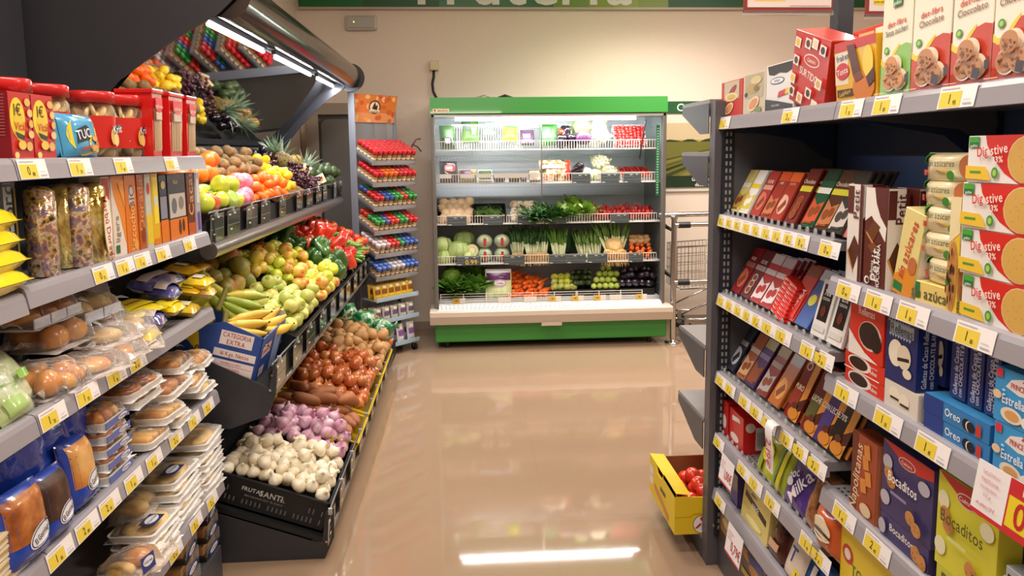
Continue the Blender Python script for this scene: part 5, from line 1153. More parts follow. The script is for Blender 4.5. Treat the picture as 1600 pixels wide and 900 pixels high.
def punnet(w, d, h, n, m, rad, seed):
    t = MB(); rr = random.Random(seed); t.box(-w / 2, -d / 2, 0, w / 2, d / 2, 0.004, M_CLEAR)
    for a in (-1, 1): t.box(a * w / 2 - 0.002, -d / 2, 0, a * w / 2 + 0.002, d / 2, h, M_CLEAR).box(-w / 2, a * d / 2 - 0.002, 0, w / 2, a * d / 2 + 0.002, h, M_CLEAR)
    for i in range(n):
        for j in range(n):
            x = -w / 2 + (i + 0.5) * w / n; y = -d / 2 + (j + 0.5) * d / n
            t.lathe([(0.0001, -rad * 1.1), (rad * 0.5, -rad * 0.7), (rad, 0.1 * rad), (rad * 0.85, rad * 0.7), (0.0001, rad * 0.8)], PM[m], 8, Matrix.Translation((x + rr.uniform(-.004, .004), y, h * 0.6 + rr.uniform(0, 0.02))) @ Euler((rr.uniform(-1, 1), rr.uniform(-1, 1), 0)).to_matrix().to_4x4())
    return t
one(punnet(0.27, 0.2, 0.07, 8, 'strawberry', 0.02, 1), 'strawberry_punnet', 'large clear punnet of strawberries tipped forward on the top fridge shelf', 'punnet', (at(981, L, 0.12)[0], FS + 0.13, 1.745), (R(60), 0, 0))
# ---- level 2
L = '2'
one(veg_bag(0.15, 0.19, 0.07, '241a2c', [('e', 'c8303c', 0.55, 0.62, 0.33, 0.18), ('e', 'e8d8c0', 0.55, 0.62, 0.2, 0.05), ('r', '5a1a3a', 0.1, 0.1, 0.9, 0.3)]), 'beet_bag', 'dark purple bag with round red label on the second fridge shelf', 'bag', at(702, L, 0.06), (LEAN, 0, 0.1))
one(veg_bag(0.15, 0.12, 0.07, 'b09a60', [('r', '7a4a8a', 0.1, 0.45, 0.7, 0.85), ('r', 'e8e0d0', 0.3, 0.15, 0.8, 0.35)]), 'turnip_bag', 'lilac and straw coloured bag next to the dark purple bag', 'bag', at(731, L, 0.06), (LEAN, 0, 0))
one(tray_pack(0.12, 0.11, 0.05, PM['mid_leaf'], None, False), 'broccoli_tray', 'white tray of broccoli under film on the second fridge shelf', 'tray', at(758, L, 0.07, 0.03), (R(50), 0, 0))
one(tray_pack(0.10, 0.12, 0.035, mat('c07a80', 0.4)), 'meat_tray', 'pink topped tray on the second fridge shelf', 'tray', at(780, L, 0.08, 0.012), (R(12), 0, 0))
one(tray_pack(0.10, 0.12, 0.035, mat('e8cf20', 0.35), None), 'yellow_tray', 'yellow topped tray on the second fridge shelf', 'tray', at(803, L, 0.08, 0.012), (R(12), 0, 0))
one(veg_bag(0.05, 0.07, 0.03, '6a2a5a', [('r', 'c8a0b8', 0.2, 0.3, 0.8, 0.6)]), 'purple_sachet', 'small purple sachet between yellow tray and black tray', 'sachet', at(818, L, 0.05), (LEAN, 0, 0))
one(tray_pack(0.10, 0.12, 0.04, PM['mushroom'], 'c86a3a'), 'mushroom_tray', 'black tray with orange label left of the centre rod', 'tray', at(835, L, 0.07, 0.025), (R(45), 0, 0))
sp = veg_bag(0.27, 0.19, 0.08, nmat([(0.36, '3a5a24'), (0.48, 'd8843a'), (0.56, 'e8e0d0'), (0.64, 'c83a2c')], 22, 0.2, bump=0.6, bscale=30, coat=0.8), [('r', 'e8e4dc', 0.05, 0.55, 0.7, 0.72), ('r', 'c83a34', 0.85, 0.1, 0.97, 0.97)])
one(sp, 'soup_vegetable_pack', 'large mixed vegetable pack with red edge in the middle of the second fridge shelf', 'packet', at(868, L, 0.07), (LEAN, 0, 0))
seq([g_long(0.045, 0.07, 'eggplant', 1)], 'aubergine', 'black aubergine between the soup vegetables and cauliflowers', 'aubergine', 'aubergines on the second fridge shelf', [at(898, L, 0.08, 0.05), at(908, L, 0.12, 0.055), at(903, L, 0.06, 0.10)], lambda rr, i: (0.3, 0.3 * i, 0))
for i, (u, dy, dz, r_, lb) in enumerate(((938, 0.16, 0.15, 0.085, 'big white cauliflower on top of the heap of the second fridge shelf'), (918, 0.07, 0.06, 0.065, 'small cauliflower left in the heap of the second fridge shelf'), (932, 0.06, 0.05, 0.06, 'pale cauliflower in the middle front of the second fridge shelf'), (952, 0.07, 0.07, 0.07, 'cauliflower right in the heap of the second fridge shelf'))):
    one(g_cauli(r_, 5 + i), 'cauliflower', lb, 'cauliflower', at(u, L, dy, dz), (R(35), 0, i))
one(punnet(0.26, 0.2, 0.05, 8, 'strawberry', 0.018, 2), 'strawberry_punnet', 'flat punnet of strawberries at the right end of the second fridge shelf', 'punnet', at(990, L, 0.13, 0.03), (R(20), 0, 0))
# ---- level 3
L = '3'
t = empty('mushroom_crate', 'black crate tipped forward behind the pale mushrooms', 'crate', at(711, L, 0.25), (R(30), 0, 0))
MB().box(-0.15, -0.005, 0.0, 0.15, 0.0, 0.19, M_BLACK).box(-0.15, -0.1, 0, -0.143, 0, 0.19, M_BLACK).box(0.143, -0.1, 0, 0.15, 0, 0.19, M_BLACK).box(-0.13, -0.007, 0.12, 0.13, -0.0052, 0.17, mat('d8d4d0', 0.5)).lpart('crate_wall', t)
seq([g_long(0.045, 0.048, 'mushroom', k, amp=0.3) for k in range(3)], 'mushroom', 'big pale mushroom in the black crate of the third fridge shelf', 'mushroom', 'pale mushrooms', [at(690 + (i % 4) * 12.5 + (5 if (i // 4) % 2 else 0), L, 0.05 + 0.04 * (i // 4), 0.038 + 0.042 * (i // 4)) for i in range(16)], None)
t = empty('bean_crate', 'black crate of thin green beans on the third fridge shelf', 'crate', at(764, L, 0.12, 0.02), (R(22), 0, 0))
b = MB(); w_, d_, h_ = 0.27, 0.2, 0.07
b.box(-w_ / 2, -d_ / 2, 0, w_ / 2, d_ / 2, 0.006, M_BLACK)
for a in (-1, 1): b.box(a * w_ / 2 - 0.006, -d_ / 2, 0, a * w_ / 2 + 0.006, d_ / 2, h_ + 0.03, M_BLACK).box(-w_ / 2, a * d_ / 2 - 0.005, 0, w_ / 2, a * d_ / 2 + 0.005, h_ + (0.03 if a > 0 else 0), M_BLACK)
b.decals((-0.05, -d_ / 2 - 0.006, 0.015), (1, 0, 0), (0, 0, 1), 0.14, 0.03, [('t', '7fae2c', 'CAMPO', 0.5, 0.5, 0.8)]); b.lpart('crate_wall', t)
b = MB(); rr = random.Random(8)
for i in range(150):
    x, y, a = rr.uniform(-0.11, 0.11), rr.uniform(-0.08, 0.08), rr.uniform(-1.2, 1.2); z = 0.06 + rr.random() * 0.03; q = 0.03
    b.tube([(x - q * math.cos(a), y - q * math.sin(a), z), (x, y, z + 0.006), (x + q * math.cos(a), y + q * math.sin(a), z - 0.003)], 0.003, PM['slim_pepper'] if i % 3 else PM['dark_leaf'], 4)
o = b.thing('green_beans', 'loose thin green beans filling the black crate', 'green beans', at(764, L, 0.12, 0.02), (R(22), 0, 0)); o['kind'] = 'stuff'
seq([g_garlic(0.035, 'garlic', 0)], 'fennel_bulb', 'pale bulb in the loose heap right of the green beans', 'bulb', 'pale bulbs on the third fridge shelf', [at(803 + 9 * (i % 4), L, 0.05 + 0.045 * (i // 4), 0.04 + 0.05 * (i // 4)) for i in range(12)], None, 2)
def leafy_row(name, lb, cat, us, L, dy, dz, r, h, m, n, rx, seed=1, core=None, **kw):
    for i, u in enumerate(us):
        b = g_leafy(r, h, m, n, seed + i, core, **kw)
        lbl = lb if len(us) == 1 else lb + [', leftmost', ', second from the left', ', third from the left', ', fourth from the left', ', fifth from the left'][i]
        one(b, name, lbl, cat, at(u, L, dy, dz), (R(rx), 0, i * 0.7))
leafy_row('parsley_bunch', 'dark green parsley bunch spilling over the third fridge shelf', 'parsley', (832, 846, 860, 872), L, 0.03, 0.01, 0.08, 0.15, 'dark_leaf', 30, 25, 3, up=0.9, w=0.3, curl=0.5)
leafy_row('lettuce', 'yellow green lettuce in the middle of the third fridge shelf', 'lettuce', (884, 901, 917), L, 0.08, 0.02, 0.09, 0.16, 'lettuce', 18, 12, 7, 'cabbage', up=0.75)
one(g_leafy(0.08, 0.15, 'lettuce', 18, 44, 'cabbage', up=0.7), 'lettuce', 'taller green lettuce behind the others on the third fridge shelf', 'lettuce', at(893, L, 0.2, 0.08), (R(10), 0, 1))
one(g_cabbage(0.06, 'mid_leaf', 8), 'cabbage', 'small dark green cabbage right of the lettuces on the third fridge shelf', 'cabbage', at(915, L, 0.18, 0.12))
def radish_bunch(seed):
    b = MB(); rr = random.Random(seed)
    for i in range(16):
        p = Vector((rr.uniform(-0.05, 0.05), rr.uniform(-0.03, 0.03), rr.uniform(0.0, 0.055))); b.lathe(prof(0.015, 0.018, 0, 0, 6), PM['radish'], 8, Matrix.Translation(p))
    for i in range(6): x = rr.uniform(-0.04, 0.04); b.tube([(x, 0, 0.04), (x * 1.2, 0.02, 0.09)], 0.003, PM['radish'], 4)
    return b
rp = None
for i in range(14):
    p = at(934 + (i % 7) * 13.2, L, 0.06 + 0.07 * (i // 7), 0.02 + 0.03 * (i // 7)); lb = 'red radish bunch at the right end of the third fridge shelf'
    if rp is None: rp = one(radish_bunch(3), 'radish_bunch', lb, 'radishes', p, (0, 0, 0.3), 'radish bunches')
    else: dup(rp, p, (0, 0, i * 1.3))
# ---- level 4
L = '4'
for i, (u, dy, dz, r_, lb) in enumerate(((689, 0.10, 0.145, 0.082, 'green cabbage upper left on the fourth fridge shelf'), (691, 0.08, 0.05, 0.075, 'green cabbage lower left on the fourth fridge shelf'), (714, 0.09, 0.10, 0.092, 'large green cabbage second from the left on the fourth fridge shelf'), (724, 0.22, 0.18, 0.085, 'green cabbage behind the large one on the fourth fridge shelf'), (728, 0.07, 0.045, 0.06, 'small cabbage low in front on the fourth fridge shelf'))):
    one(g_cabbage(r_, 'cabbage', 20 + i), 'cabbage', lb, 'cabbage', at(u, L, dy, dz))
b = MB(); b.lathe([(0.0001, -0.05), (0.03, -0.044), (0.05, -0.022), (0.057, 0.0), (0.0001, 0.0)], PM['cabbage'], 18, Matrix.Rotation(PI / 2, 4, 'X')); b.decals((-0.06, -0.0008, -0.06), (1, 0, 0), (0, 0, 1), 0.12, 0.12, [('e', 'b8c478', 0.5, 0.5, 0.47, 0.47), ('e', 'e4e0a8', 0.5, 0.5, 0.42, 0.42), ('e', 'ccc888', 0.5, 0.52, 0.28, 0.3), ('e', 'efe8c0', 0.5, 0.5, 0.2, 0.24), ('r', 'f0ead0', 0.46, 0.06, 0.54, 0.5)])
one(b, 'halved_cabbage', 'halved cabbage showing its pale cut face', 'cabbage', at(736, L, 0.05, 0.10))
k = 0
for zz in (0.0, 0.115):
    for u in (756, 783):
        b = MB(); b.lathe(prof(0.062, 0.055, 0, 0, 10), PM['cabbage'], 14, Matrix.Translation((0, 0, 0.055))); b.lathe(prof(0.068, 0.06, 0, 0, 10), film('f4fff0', 0.78, 0.08, 0.8, 30), 14, Matrix.Translation((0, 0, 0.056)))
        b.box(-0.012, -0.0705, 0.02, 0.012, -0.0685, 0.09, mat('b0303c', 0.4))
        one(b, 'lettuce_heart_pack', ['lower left', 'lower right', 'upper left', 'upper right'][k] + ' film wrapped lettuce heart of the block of four', 'lettuce', at(u, L, 0.08, zz + 0.005)); k += 1
def stalks(n, L_, spread, bulb, green, seed, droot=False, br=0.011):
    b = MB(); rr = random.Random(seed)
    for i in range(n):
        a = (i / max(1, n - 1) - 0.5); x = a * spread; y = rr.uniform(-0.02, 0.02); tp = Vector((x * 1.9 + rr.uniform(-.01, .01), y + 0.09 + rr.uniform(0, .03), L_ * rr.uniform(0.85, 1.1)))
        p0 = Vector((x * 0.8, y, 0.02)); mid = p0.lerp(tp, 0.45)
        b.lathe(prof(br * 1.35, br * 1.3, 0, 0, 6), PM[bulb], 8, Matrix.Translation(p0)); b.tube([p0, mid], br * 0.6, PM['white_stalk'], 6)
        for k_ in range(3): e = tp + Vector((rr.uniform(-.03, .03), rr.uniform(-.01, .04), rr.uniform(-.02, .02))); b.tube([mid, mid.lerp(e, 0.6), e], br * 0.5, PM[green], 5, [br * 0.6, br * 0.5, br * 0.1])
    return b
def roots(n, r, drop, seed):
    b = MB(); rr = random.Random(seed)
    for i in range(n):
        a = rr.uniform(0, 6.28); q = r * rr.uniform(0.2, 1); x = q * math.cos(a); b.tube([(x * 0.3, -0.02, 0.05), (x * 0.8, -0.04 + rr.uniform(-.01, .01), 0.03), (x * 1.05, -0.045 + rr.uniform(-.01, .01), 0.03 - drop * rr.uniform(0.3, 1))], 0.0018, PM['root'], 4)
    return b
for i, (u, lb) in enumerate(((808, 'left spring onion bunch with straw coloured roots on the fourth fridge shelf'), (830, 'middle spring onion bunch with long roots over the wire'), (846, 'right spring onion bunch with roots beside the celery'))):
    t = empty('spring_onion_bunch', lb, 'spring onions', at(u, L, 0.06, 0.03), (0, 0, 0)); stalks(8, 0.24, 0.09, 'white_stalk', 'dark_leaf', i, br=0.015).lpart('stems', t); roots(110, 0.075, 0.10, i).lpart('roots', t)
one(g_leafy(0.09, 0.17, 'dark_leaf', 20, 61, up=0.8), 'spinach_bunch', 'dark leafy bunch behind the spring onions on the fourth fridge shelf', 'spinach', at(826, L, 0.22, 0.06))
b = stalks(12, 0.27, 0.09, 'white_stalk', 'mid_leaf', 9, br=0.018); one(b, 'celery', 'pale celery bunch standing in the middle of the fourth fridge shelf', 'celery', at(873, L, 0.08, 0.0))
seq([g_round(0.012, 'white_stalk')], 'spring_onion_bulb', 'small white bulb at the foot of the celery', 'spring onion', 'small white bulbs by the celery', [at(886 + 5 * i, L, 0.03, 0.013) for i in range(4)], None)
for i, (u, lb) in enumerate(((913, 'slim spring onion bunch just right of the celery'), (930, 'slim spring onion bunch beside the shaggy leek roots'))):
    one(stalks(11, 0.24, 0.10, 'white_stalk', 'leek_green', 20 + i, br=0.012), 'spring_onion_bunch', lb, 'spring onions', at(u, L, 0.06, 0.01), (0, 0, 0))
t = empty('leek_bunch', 'leek bunch with a large shaggy straw coloured root ball', 'leeks', at(960, L, 0.06, 0.05)); stalks(12, 0.28, 0.18, 'white_stalk', 'leek_green', 31, br=0.016).lpart('stems', t); roots(260, 0.12, 0.14, 5).lpart('roots', t); wob(MB().lathe(prof(0.085, 0.075, 0, 0, 8), PM['root'], 12, Matrix.Translation((0, 0.03, 0.06))), 0.3, 25, 2).lpart('root_ball', t)
seq([g_carrot(0.07, 0.019)], 'carrot', 'short carrot heaped at the right end of the fourth fridge shelf', 'carrot', 'carrots on the fourth fridge shelf', [at(986 + 9 * (i % 4), L, 0.05 + 0.03 * (i // 4), 0.02 + 0.027 * (i // 4)) for i in range(16)], lambda rr, i: (R(70) + rr.uniform(-.2, .2), rr.uniform(-0.5, 0.5), rr.uniform(-0.3, 0.3)))
seq([g_long(0.025, 0.05, 'ginger', k, amp=0.8) for k in range(3)], 'ginger_root', 'knobbly ginger root lying above the carrots', 'ginger', 'ginger roots', [at(991 + 9 * (i % 3), L, 0.14 + 0.03 * (i // 3), 0.15 + 0.025 * (i // 3)) for i in range(6)], lambda rr, i: (0.4, PI / 2 + rr.uniform(-.3, .3), rr.uniform(-.5, .5)))
for i, u in enumerate((822, 850, 884, 905, 925, 950)):
    one(g_leafy(0.10, 0.22, ['dark_leaf', 'mid_leaf'][i % 2], 18, 80 + i, up=0.7, w=0.35), 'leaf_bunch', ['first', 'second', 'third', 'fourth', 'fifth', 'sixth'][i] + ' leafy bunch from the left at the back of the fourth fridge shelf', 'leaf vegetable', at(u, L, 0.30, 0.04), (R(8), 0, i))
# ---- level 5
L = '5'
one(g_cabbage(0.07, 'lettuce', 31), 'lettuce', 'round pale lettuce above the dark leaves at the bottom left of the fridge', 'lettuce', at(703, L, 0.14, 0.19))
leafy_row('lettuce', 'leafy dark green lettuce on the bottom fridge shelf', 'lettuce', (704, 714, 725, 737, 747), L, 0.1, 0.03, 0.10, 0.18, 'mid_leaf', 22, 18, 51, up=0.85, w=0.55)
leafy_row('lettuce', 'ruffled lettuce behind on the bottom fridge shelf', 'lettuce', (718, 742), L, 0.22, 0.12, 0.09, 0.15, 'mid_leaf', 18, 15, 71, up=0.8)
cb = sachet(0.225, 0.25, 0.09, nmat([(0.3, 'c0cc8a'), (0.6, 'dfe4b8'), (0.8, 'a8b870')], 10, 0.2, bump=0.5, bscale=25, stretch=(3, 1, 0.4), coat=0.8), [('r', '5c2a5e', 0.04, 0.62, 0.96, 0.86), ('e', 'd8cfd8', 0.55, 0.52, 0.26, 0.12), ('e', '8a2a5e', 0.55, 0.52, 0.235, 0.10), ('e', 'e4d8e0', 0.55, 0.52, 0.21, 0.085), ('t', '6a2a4e', 'Celia', 0.55, 0.52, 0.08), ('r', 'e8e4ea', 0.03, 0.87, 0.97, 0.99), ('t', 'c0a0c4', 'APIO', 0.6, 0.72, 0.05)])
one(cb, 'celery_bag', 'bag of pale celery with a purple band standing on the bottom fridge shelf', 'bag', at(777, L, 0.05), (R(-8), 0, 0))
rr = random.Random(14); pts = []
for r_ in range(6):
    for c_ in range(8 - r_ // 2): pts.append((at(801 + 7.6 * c_ + 3 * (r_ % 2), L)[0], FS + 0.07 + 0.035 * r_ + (c_ % 3) * 0.02, FLV[L] + 0.02 + 0.033 * r_ - (0.012 * c_ if r_ > 3 else 0)))
seq([g_carrot(0.085, 0.02), g_carrot(0.075, 0.018)], 'carrot', 'long orange carrot in the heap on the bottom fridge shelf', 'carrot', 'carrots on the bottom fridge shelf', pts, lambda rr, i: (R(100) + rr.uniform(-.2, .2), rr.uniform(-0.2, 0.2), R(-38) + rr.uniform(-0.35, 0.35)))
def black_bin(u, w_, lb):
    t = MB(); h_ = 0.06
    t.box(-w_ / 2, -0.12, 0, w_ / 2, 0.14, 0.006, M_BLACK)
    for a in (-1, 1): t.box(a * w_ / 2 - 0.005, -0.12, 0, a * w_ / 2 + 0.005, 0.14, h_, M_BLACK).box(-w_ / 2, a * 0.13 - 0.005 + 0.01, 0, w_ / 2, a * 0.13 + 0.005 + 0.01, h_, M_BLACK)
    return one(t, 'black_bin', lb, 'crate', at(u, L, 0.16, 0.0))
black_bin(893, 0.33, 'black bin under the pale green courgettes'); black_bin(943, 0.18, 'black bin under the limes'); black_bin(992, 0.30, 'black bin under the aubergines')
seq([g_apple(0.036, 'pear_apple'), g_apple(0.034, 'lime_apple')], 'chayote', 'pale green round vegetable right of the carrots', 'vegetable', 'pale green vegetables on the bottom fridge shelf', [at(866 + 10 * (i % 4), L, 0.1 + 0.05 * (i // 4), 0.075 + 0.035 * (i // 4)) for i in range(11)], None, 3)
seq([g_long(0.027, 0.075, 'avocado', 2, amp=0.1)], 'courgette', 'dark green courgette piled before the limes', 'courgette', 'dark courgettes', [at(896 + 7 * (i % 4), L, 0.12 + 0.05 * (i // 4), 0.10 + 0.04 * (i // 4)) for i in range(12)], lambda rr, i: (R(80), rr.uniform(-.3, .3), rr.uniform(-.4, .4)))
pts = []
for r_, n_ in enumerate((5, 4, 4, 2)):
    for c_ in range(n_): pts.append(at(928 + 9.2 * c_ + 4.2 * r_ if r_ < 3 else 942 + 9 * c_, L, 0.07 + 0.045 * r_, 0.08 + 0.045 * r_))
seq([g_round(0.029, 'lime', 1.0), g_lemon(0.026, 'lime')], 'lime', 'green lime in the pyramid on the bottom fridge shelf', 'lime', 'limes', pts, None, 5)
seq([g_long(0.04, 0.08, 'eggplant', k, amp=0.1) for k in range(2)], 'aubergine', 'glossy black aubergine heaped at the bottom right of the fridge', 'aubergine', 'aubergines on the bottom fridge shelf', [at(974 + 10.5 * (i % 5) + (4 if (i // 5) % 2 else 0), L, 0.08 + 0.05 * (i // 5), 0.09 + 0.05 * (i // 5)) for i in range(15)], lambda rr, i: (R(60) + rr.uniform(-.3, .3), rr.uniform(-.4, .4), rr.uniform(-.6, .6)))
# ================================================================== packets on the right gondola
RDK = {'T': TOPB + 0.0445, '2': 1.271 + 0.0445, '3': 1.008 + 0.0445, '4': 0.691 + 0.0445, '5': 0.38 + 0.0445,
       'A': 1.363 + 0.0445, 'B': 1.063 + 0.0445, 'C': 0.757 + 0.0445, 'D': 0.510 + 0.0445, 'E': 0.285 + 0.0445, 'G': 0.131}
def carton(w, d, h, col, F=(), Rr=(), L_=(), T=(), rough=0.3):
    b = MB(); b.bbox(-w / 2, -d / 2, 0, w / 2, d / 2, h, mat(col, rough, coat=0.25), 0.0012)
    if F: b.face('F', w, d, h, F)
    if Rr: b.face('R', w, d, h, Rr)
    if L_: b.face('L', w, d, h, L_)
    if T: b.face('T', w, d, h, T)
    return b
def RP(name, lb, cat, u0, u1, dk_, h, d, col, F=(), side=(), T=(), X=0.975, dz=0.0, lean=0, yaw=0, group=None, tip=0):
    """carton on the right gondola between image columns u0 and u1 of its front edge"""
    z = RDK[dk_] + dz; ya, yb = yl(u0, X, z + h * 0.3), yl(u1, X, z + h * 0.3); w = abs(ya - yb)
    b = carton(w, d, h, col, F, side, (), T); yc = (ya + yb) / 2
    o = b.thing(name, lb, cat, (X + d / 2, yc, z), Euler((R(lean), R(tip), R(-90 + yaw)), 'XYZ'), group=group)
    return o
CK = 'b9854e'; CKD = '9a6638'
def cookie(cu, cv, ru, rv, c=CK, spots=6, sc_='5a3418', seed=0, rim='d8a868'):
    rr = random.Random(seed); o = [('e', rim, cu, cv, ru * 1.06, rv * 1.06), ('e', c, cu, cv, ru, rv)]
    for i in range(spots): a, q = rr.random() * 6.28, rr.random() ** 0.5 * 0.75; o.append(('e', sc_, cu + q * ru * math.cos(a), cv + q * rv * math.sin(a), ru * 0.13, rv * 0.13))
    return o
# ---- top shelf
def diet(big, name2, c1, c2, green):
    it = [('p', c2, [(0, 0), (1, 0), (1, 0.44), (0.82, 0.46), (0.62, 0.44), (0.45, 0.36), (0.30, 0.28), (0.12, 0.27), (0, 0.30)]),
          ('p', 'f0cf30', [(0, 0.30), (0.12, 0.27), (0.30, 0.28), (0.45, 0.36), (0.62, 0.44), (0.62, 0.47), (0.42, 0.40), (0.28, 0.32), (0.1, 0.32), (0, 0.36)]),
          ('t', 'd0503c', 'diet-fibra', 0.5, 0.66, 0.052, 4), ('t', '8a6a5a' if not green else '6a6a5a', name2, 0.5, 0.585, 0.055, 4, 0.95 if len(name2) < 11 else 0.7), ('e', '4c9a3a', 0.2, 0.42, 0.085, 0.035), ('e', 'a8d060', 0.2, 0.42, 0.05, 0.02),
          ('r', '1f7a3c', 0.38, 0.80, 0.68, 0.97), ('r', '49a83c', 0.38, 0.88, 0.68, 0.97), ('t', 'f0f0e8', 'gullón', 0.53, 0.835, 0.035),
          ('e', 'f3e6cf', 0.38, 0.14, 0.24, 0.10), ('e', 'f3e6cf', 0.70, 0.14, 0.26, 0.10), ('e', 'f3e6cf', 0.54, 0.27, 0.24, 0.095)]
    for k, (cu, cv) in enumerate(((0.36, 0.14), (0.70, 0.14), (0.54, 0.27))): it += cookie(cu, cv, 0.20, 0.078, 'c08450' if not green else 'd09048', 9, '7a4a28', k, 'd8a070')
    if not green: it += [('p', '3a2630', [(0.76, 0.05), (0.94, 0.03), (0.97, 0.11), (0.80, 0.13)]), ('p', '2c1c26', [(0.04, 0.16), (0.16, 0.19), (0.15, 0.10), (0.05, 0.09)])]
    it.append(('r', 'f0c8b8', 0.06, 0.02, 0.4, 0.027))
    return it
sd = [('r', 'c8402c', 0, 0, 1, 0.45), ('t', 'f0e0d0', 'Chocolate', 0.5, 0.25, 0.1, 90, 0.5)]
RP('biscuit_box', 'cream and green biscuit box reading Senza zuccheri', 'biscuit box', 1377, 1423, 'T', 0.245, 0.07, 'f0ead2', diet('', 'Senza zuccheri', '', '8cc060', True), [('r', '8cc060', 0, 0, 1, 0.3)])
RP('biscuit_box', 'cream and red biscuit box reading Chocolate beside the green one', 'biscuit box', 1425, 1484, 'T', 0.245, 0.07, 'f2ead6', diet('', 'Chocolate', '', 'c8452c', False), sd)
RP('biscuit_box', 'cream and red biscuit box reading Cioccolato', 'biscuit box', 1487, 1550, 'T', 0.245, 0.07, 'f2ead6', diet('', 'Cioccolato', '', 'c8452c', False), sd)
RP('biscuit_box', 'cream and red biscuit box cut by the right edge of the photo', 'biscuit box', 1552, 1622, 'T', 0.245, 0.07, 'f2ead6', diet('', 'Chocolate', '', 'c8452c', False), sd)
RP('biscuit_box', 'small red display box of canapé biscuits at the far end of the top shelf', 'biscuit box', 1127, 1160, 'T', 0.13, 0.1, 'c8302a', [('p', 'c9bba0', [(0.15, 0.42), (0.85, 0.5), (0.85, 0.98), (0.15, 0.98)]), ('e', '9a3a34', 0.55, 0.72, 0.2, 0.10, 20), ('e', 'e8d8a0', 0.5, 0.55, 0.3, 0.12), ('e', 'd8b060', 0.5, 0.55, 0.2, 0.07), ('e', 'e8c8a0', 0.4, 0.24, 0.22, 0.14, 15), ('e', 'd09058', 0.4, 0.24, 0.16, 0.10, 15)])
RP('biscuit_box', 'beige box picturing filled biscuits, second from the far end of the top shelf', 'biscuit box', 1161, 1196, 'T', 0.135, 0.1, 'cfc4ae', [('r', 'b8ac90', 0.1, 0.4, 0.9, 0.98), ('e', '3c3a34', 0.15, 0.5, 0.08, 0.06), ('e', 'b8a060', 0.45, 0.62, 0.3, 0.11), ('e', '8a6a3a', 0.62, 0.62, 0.12, 0.07), ('e', 'd8c890', 0.6, 0.82, 0.24, 0.10), ('e', 'e8d0b0', 0.5, 0.25, 0.26, 0.16, 15), ('e', 'd89060', 0.5, 0.25, 0.2, 0.11, 15), ('r', '7a8a4a', 0.6, 0.04, 0.85, 0.16)], yaw=0)
RP('biscuit_box', 'white box with dark chocolate top and blue oval beside the red slanted box', 'biscuit box', 1197, 1240, 'T', 0.145, 0.1, 'e6e4e4', [('p', '2a201e', [(0.05, 0.98), (0.1, 0.80), (0.3, 0.76), (0.5, 0.80), (0.75, 0.76), (0.98, 0.82), (0.98, 0.98)]), ('e', '2c4a8a', 0.42, 0.64, 0.26, 0.075), ('e', 'f0f0f0', 0.42, 0.64, 0.23, 0.055), ('t', '2c4a8a', 'ARTIACH', 0.42, 0.64, 0.05, 0, 0.9), ('p', 'c82c2c', [(0.5, 0.40), (0.75, 0.44), (0.72, 0.32), (0.45, 0.28)]), ('p', 'e8c030', [(0.75, 0.44), (0.95, 0.47), (0.92, 0.35), (0.72, 0.32)]),
    ('p', '1e1c22', [(0, 0), (1, 0), (1, 0.1), (0.5, 0.2), (0, 0.28)]), ('t', 'c8c8c8', 'MASAS FINAS', 0.4, 0.12, 0.045)])
RP('assortment_box', 'red slanted assortment box reading SURTIDO', 'biscuit box', 1232, 1288, 'T', 0.205, 0.09, 'c42c20', [('t', 'f0e6dc', 'SURTIDO', 0.50, 0.46, 0.10, -6, 0.95), ('e', 'f0e6dc', 0.55, 0.66, 0.22, 0.085), ('e', 'c42c20', 0.55, 0.66, 0.20, 0.07), ('t', 'f0e6dc', 'Cuétara', 0.55, 0.66, 0.05)] +
   [z_ for (a_, b_, c_) in ((0.12, 0.84, 'e8c040'), (0.42, 0.87, '4a2a1c'), (0.62, 0.9, 'e8d8b8'), (0.85, 0.85, '3a2018'), (0.15, 0.60, '4a2a1c'), (0.10, 0.34, 'e8c040'), (0.12, 0.16, '4a2a1c'), (0.38, 0.12, 'd8a860'), (0.62, 0.24, '3a2018'), (0.82, 0.12, 'e8d8b8'), (0.88, 0.42, 'd8a860')) for z_ in (('p', 'f0e8dc', [(a_ - 0.09, b_ - 0.06), (a_ + 0.07, b_ - 0.075), (a_ + 0.09, b_ + 0.06), (a_ - 0.07, b_ + 0.075)]), ('e', c_, a_, b_, 0.055, 0.05))], [('r', 'e8c040', 0.1, 0.8, 0.9, 0.95)], lean=3, tip=17, yaw=0)
RP('snack_box', 'yellow and red snack box picturing a chocolate bar next to the cream green box', 'snack box', 1308, 1372, 'T', 0.152, 0.06, 'e8b428', [('r', 'e8d8b8', 0.0, 0.30, 0.34, 0.84), ('p', 'c8302a', [(0, 0.84), (1, 0.86), (1, 1), (0, 1)]), ('t', '3c5a9a', 'frakes', 0.2, 0.75, 0.10, 5), ('e', 'c82c34', 0.2, 0.52, 0.17, 0.14), ('t', 'f4e8e0', 'Tosta', 0.2, 0.52, 0.1, 8), ('r', '4a2a1c', 0.06, 0.1, 0.46, 0.22), ('t', 'e8c040', 'LadyFiorri', 0.26, 0.16, 0.07, 8, 0.85), ('e', 'd07820', 0.72, 0.22, 0.26, 0.24), ('p', '5a2414', [(0.34, 0.92), (0.52, 0.92), (0.66, 0.48), (0.48, 0.42)]), ('p', '7a3a1c', [(0.48, 0.42), (0.66, 0.48), (0.74, 0.36), (0.55, 0.30)]),
    ('e', 'f4d040', 0.85, 0.6, 0.12, 0.25), ('p', '4a2414', [(0.8, 0.36), (0.98, 0.5), (0.99, 0.3), (0.86, 0.2)])], lean=4)
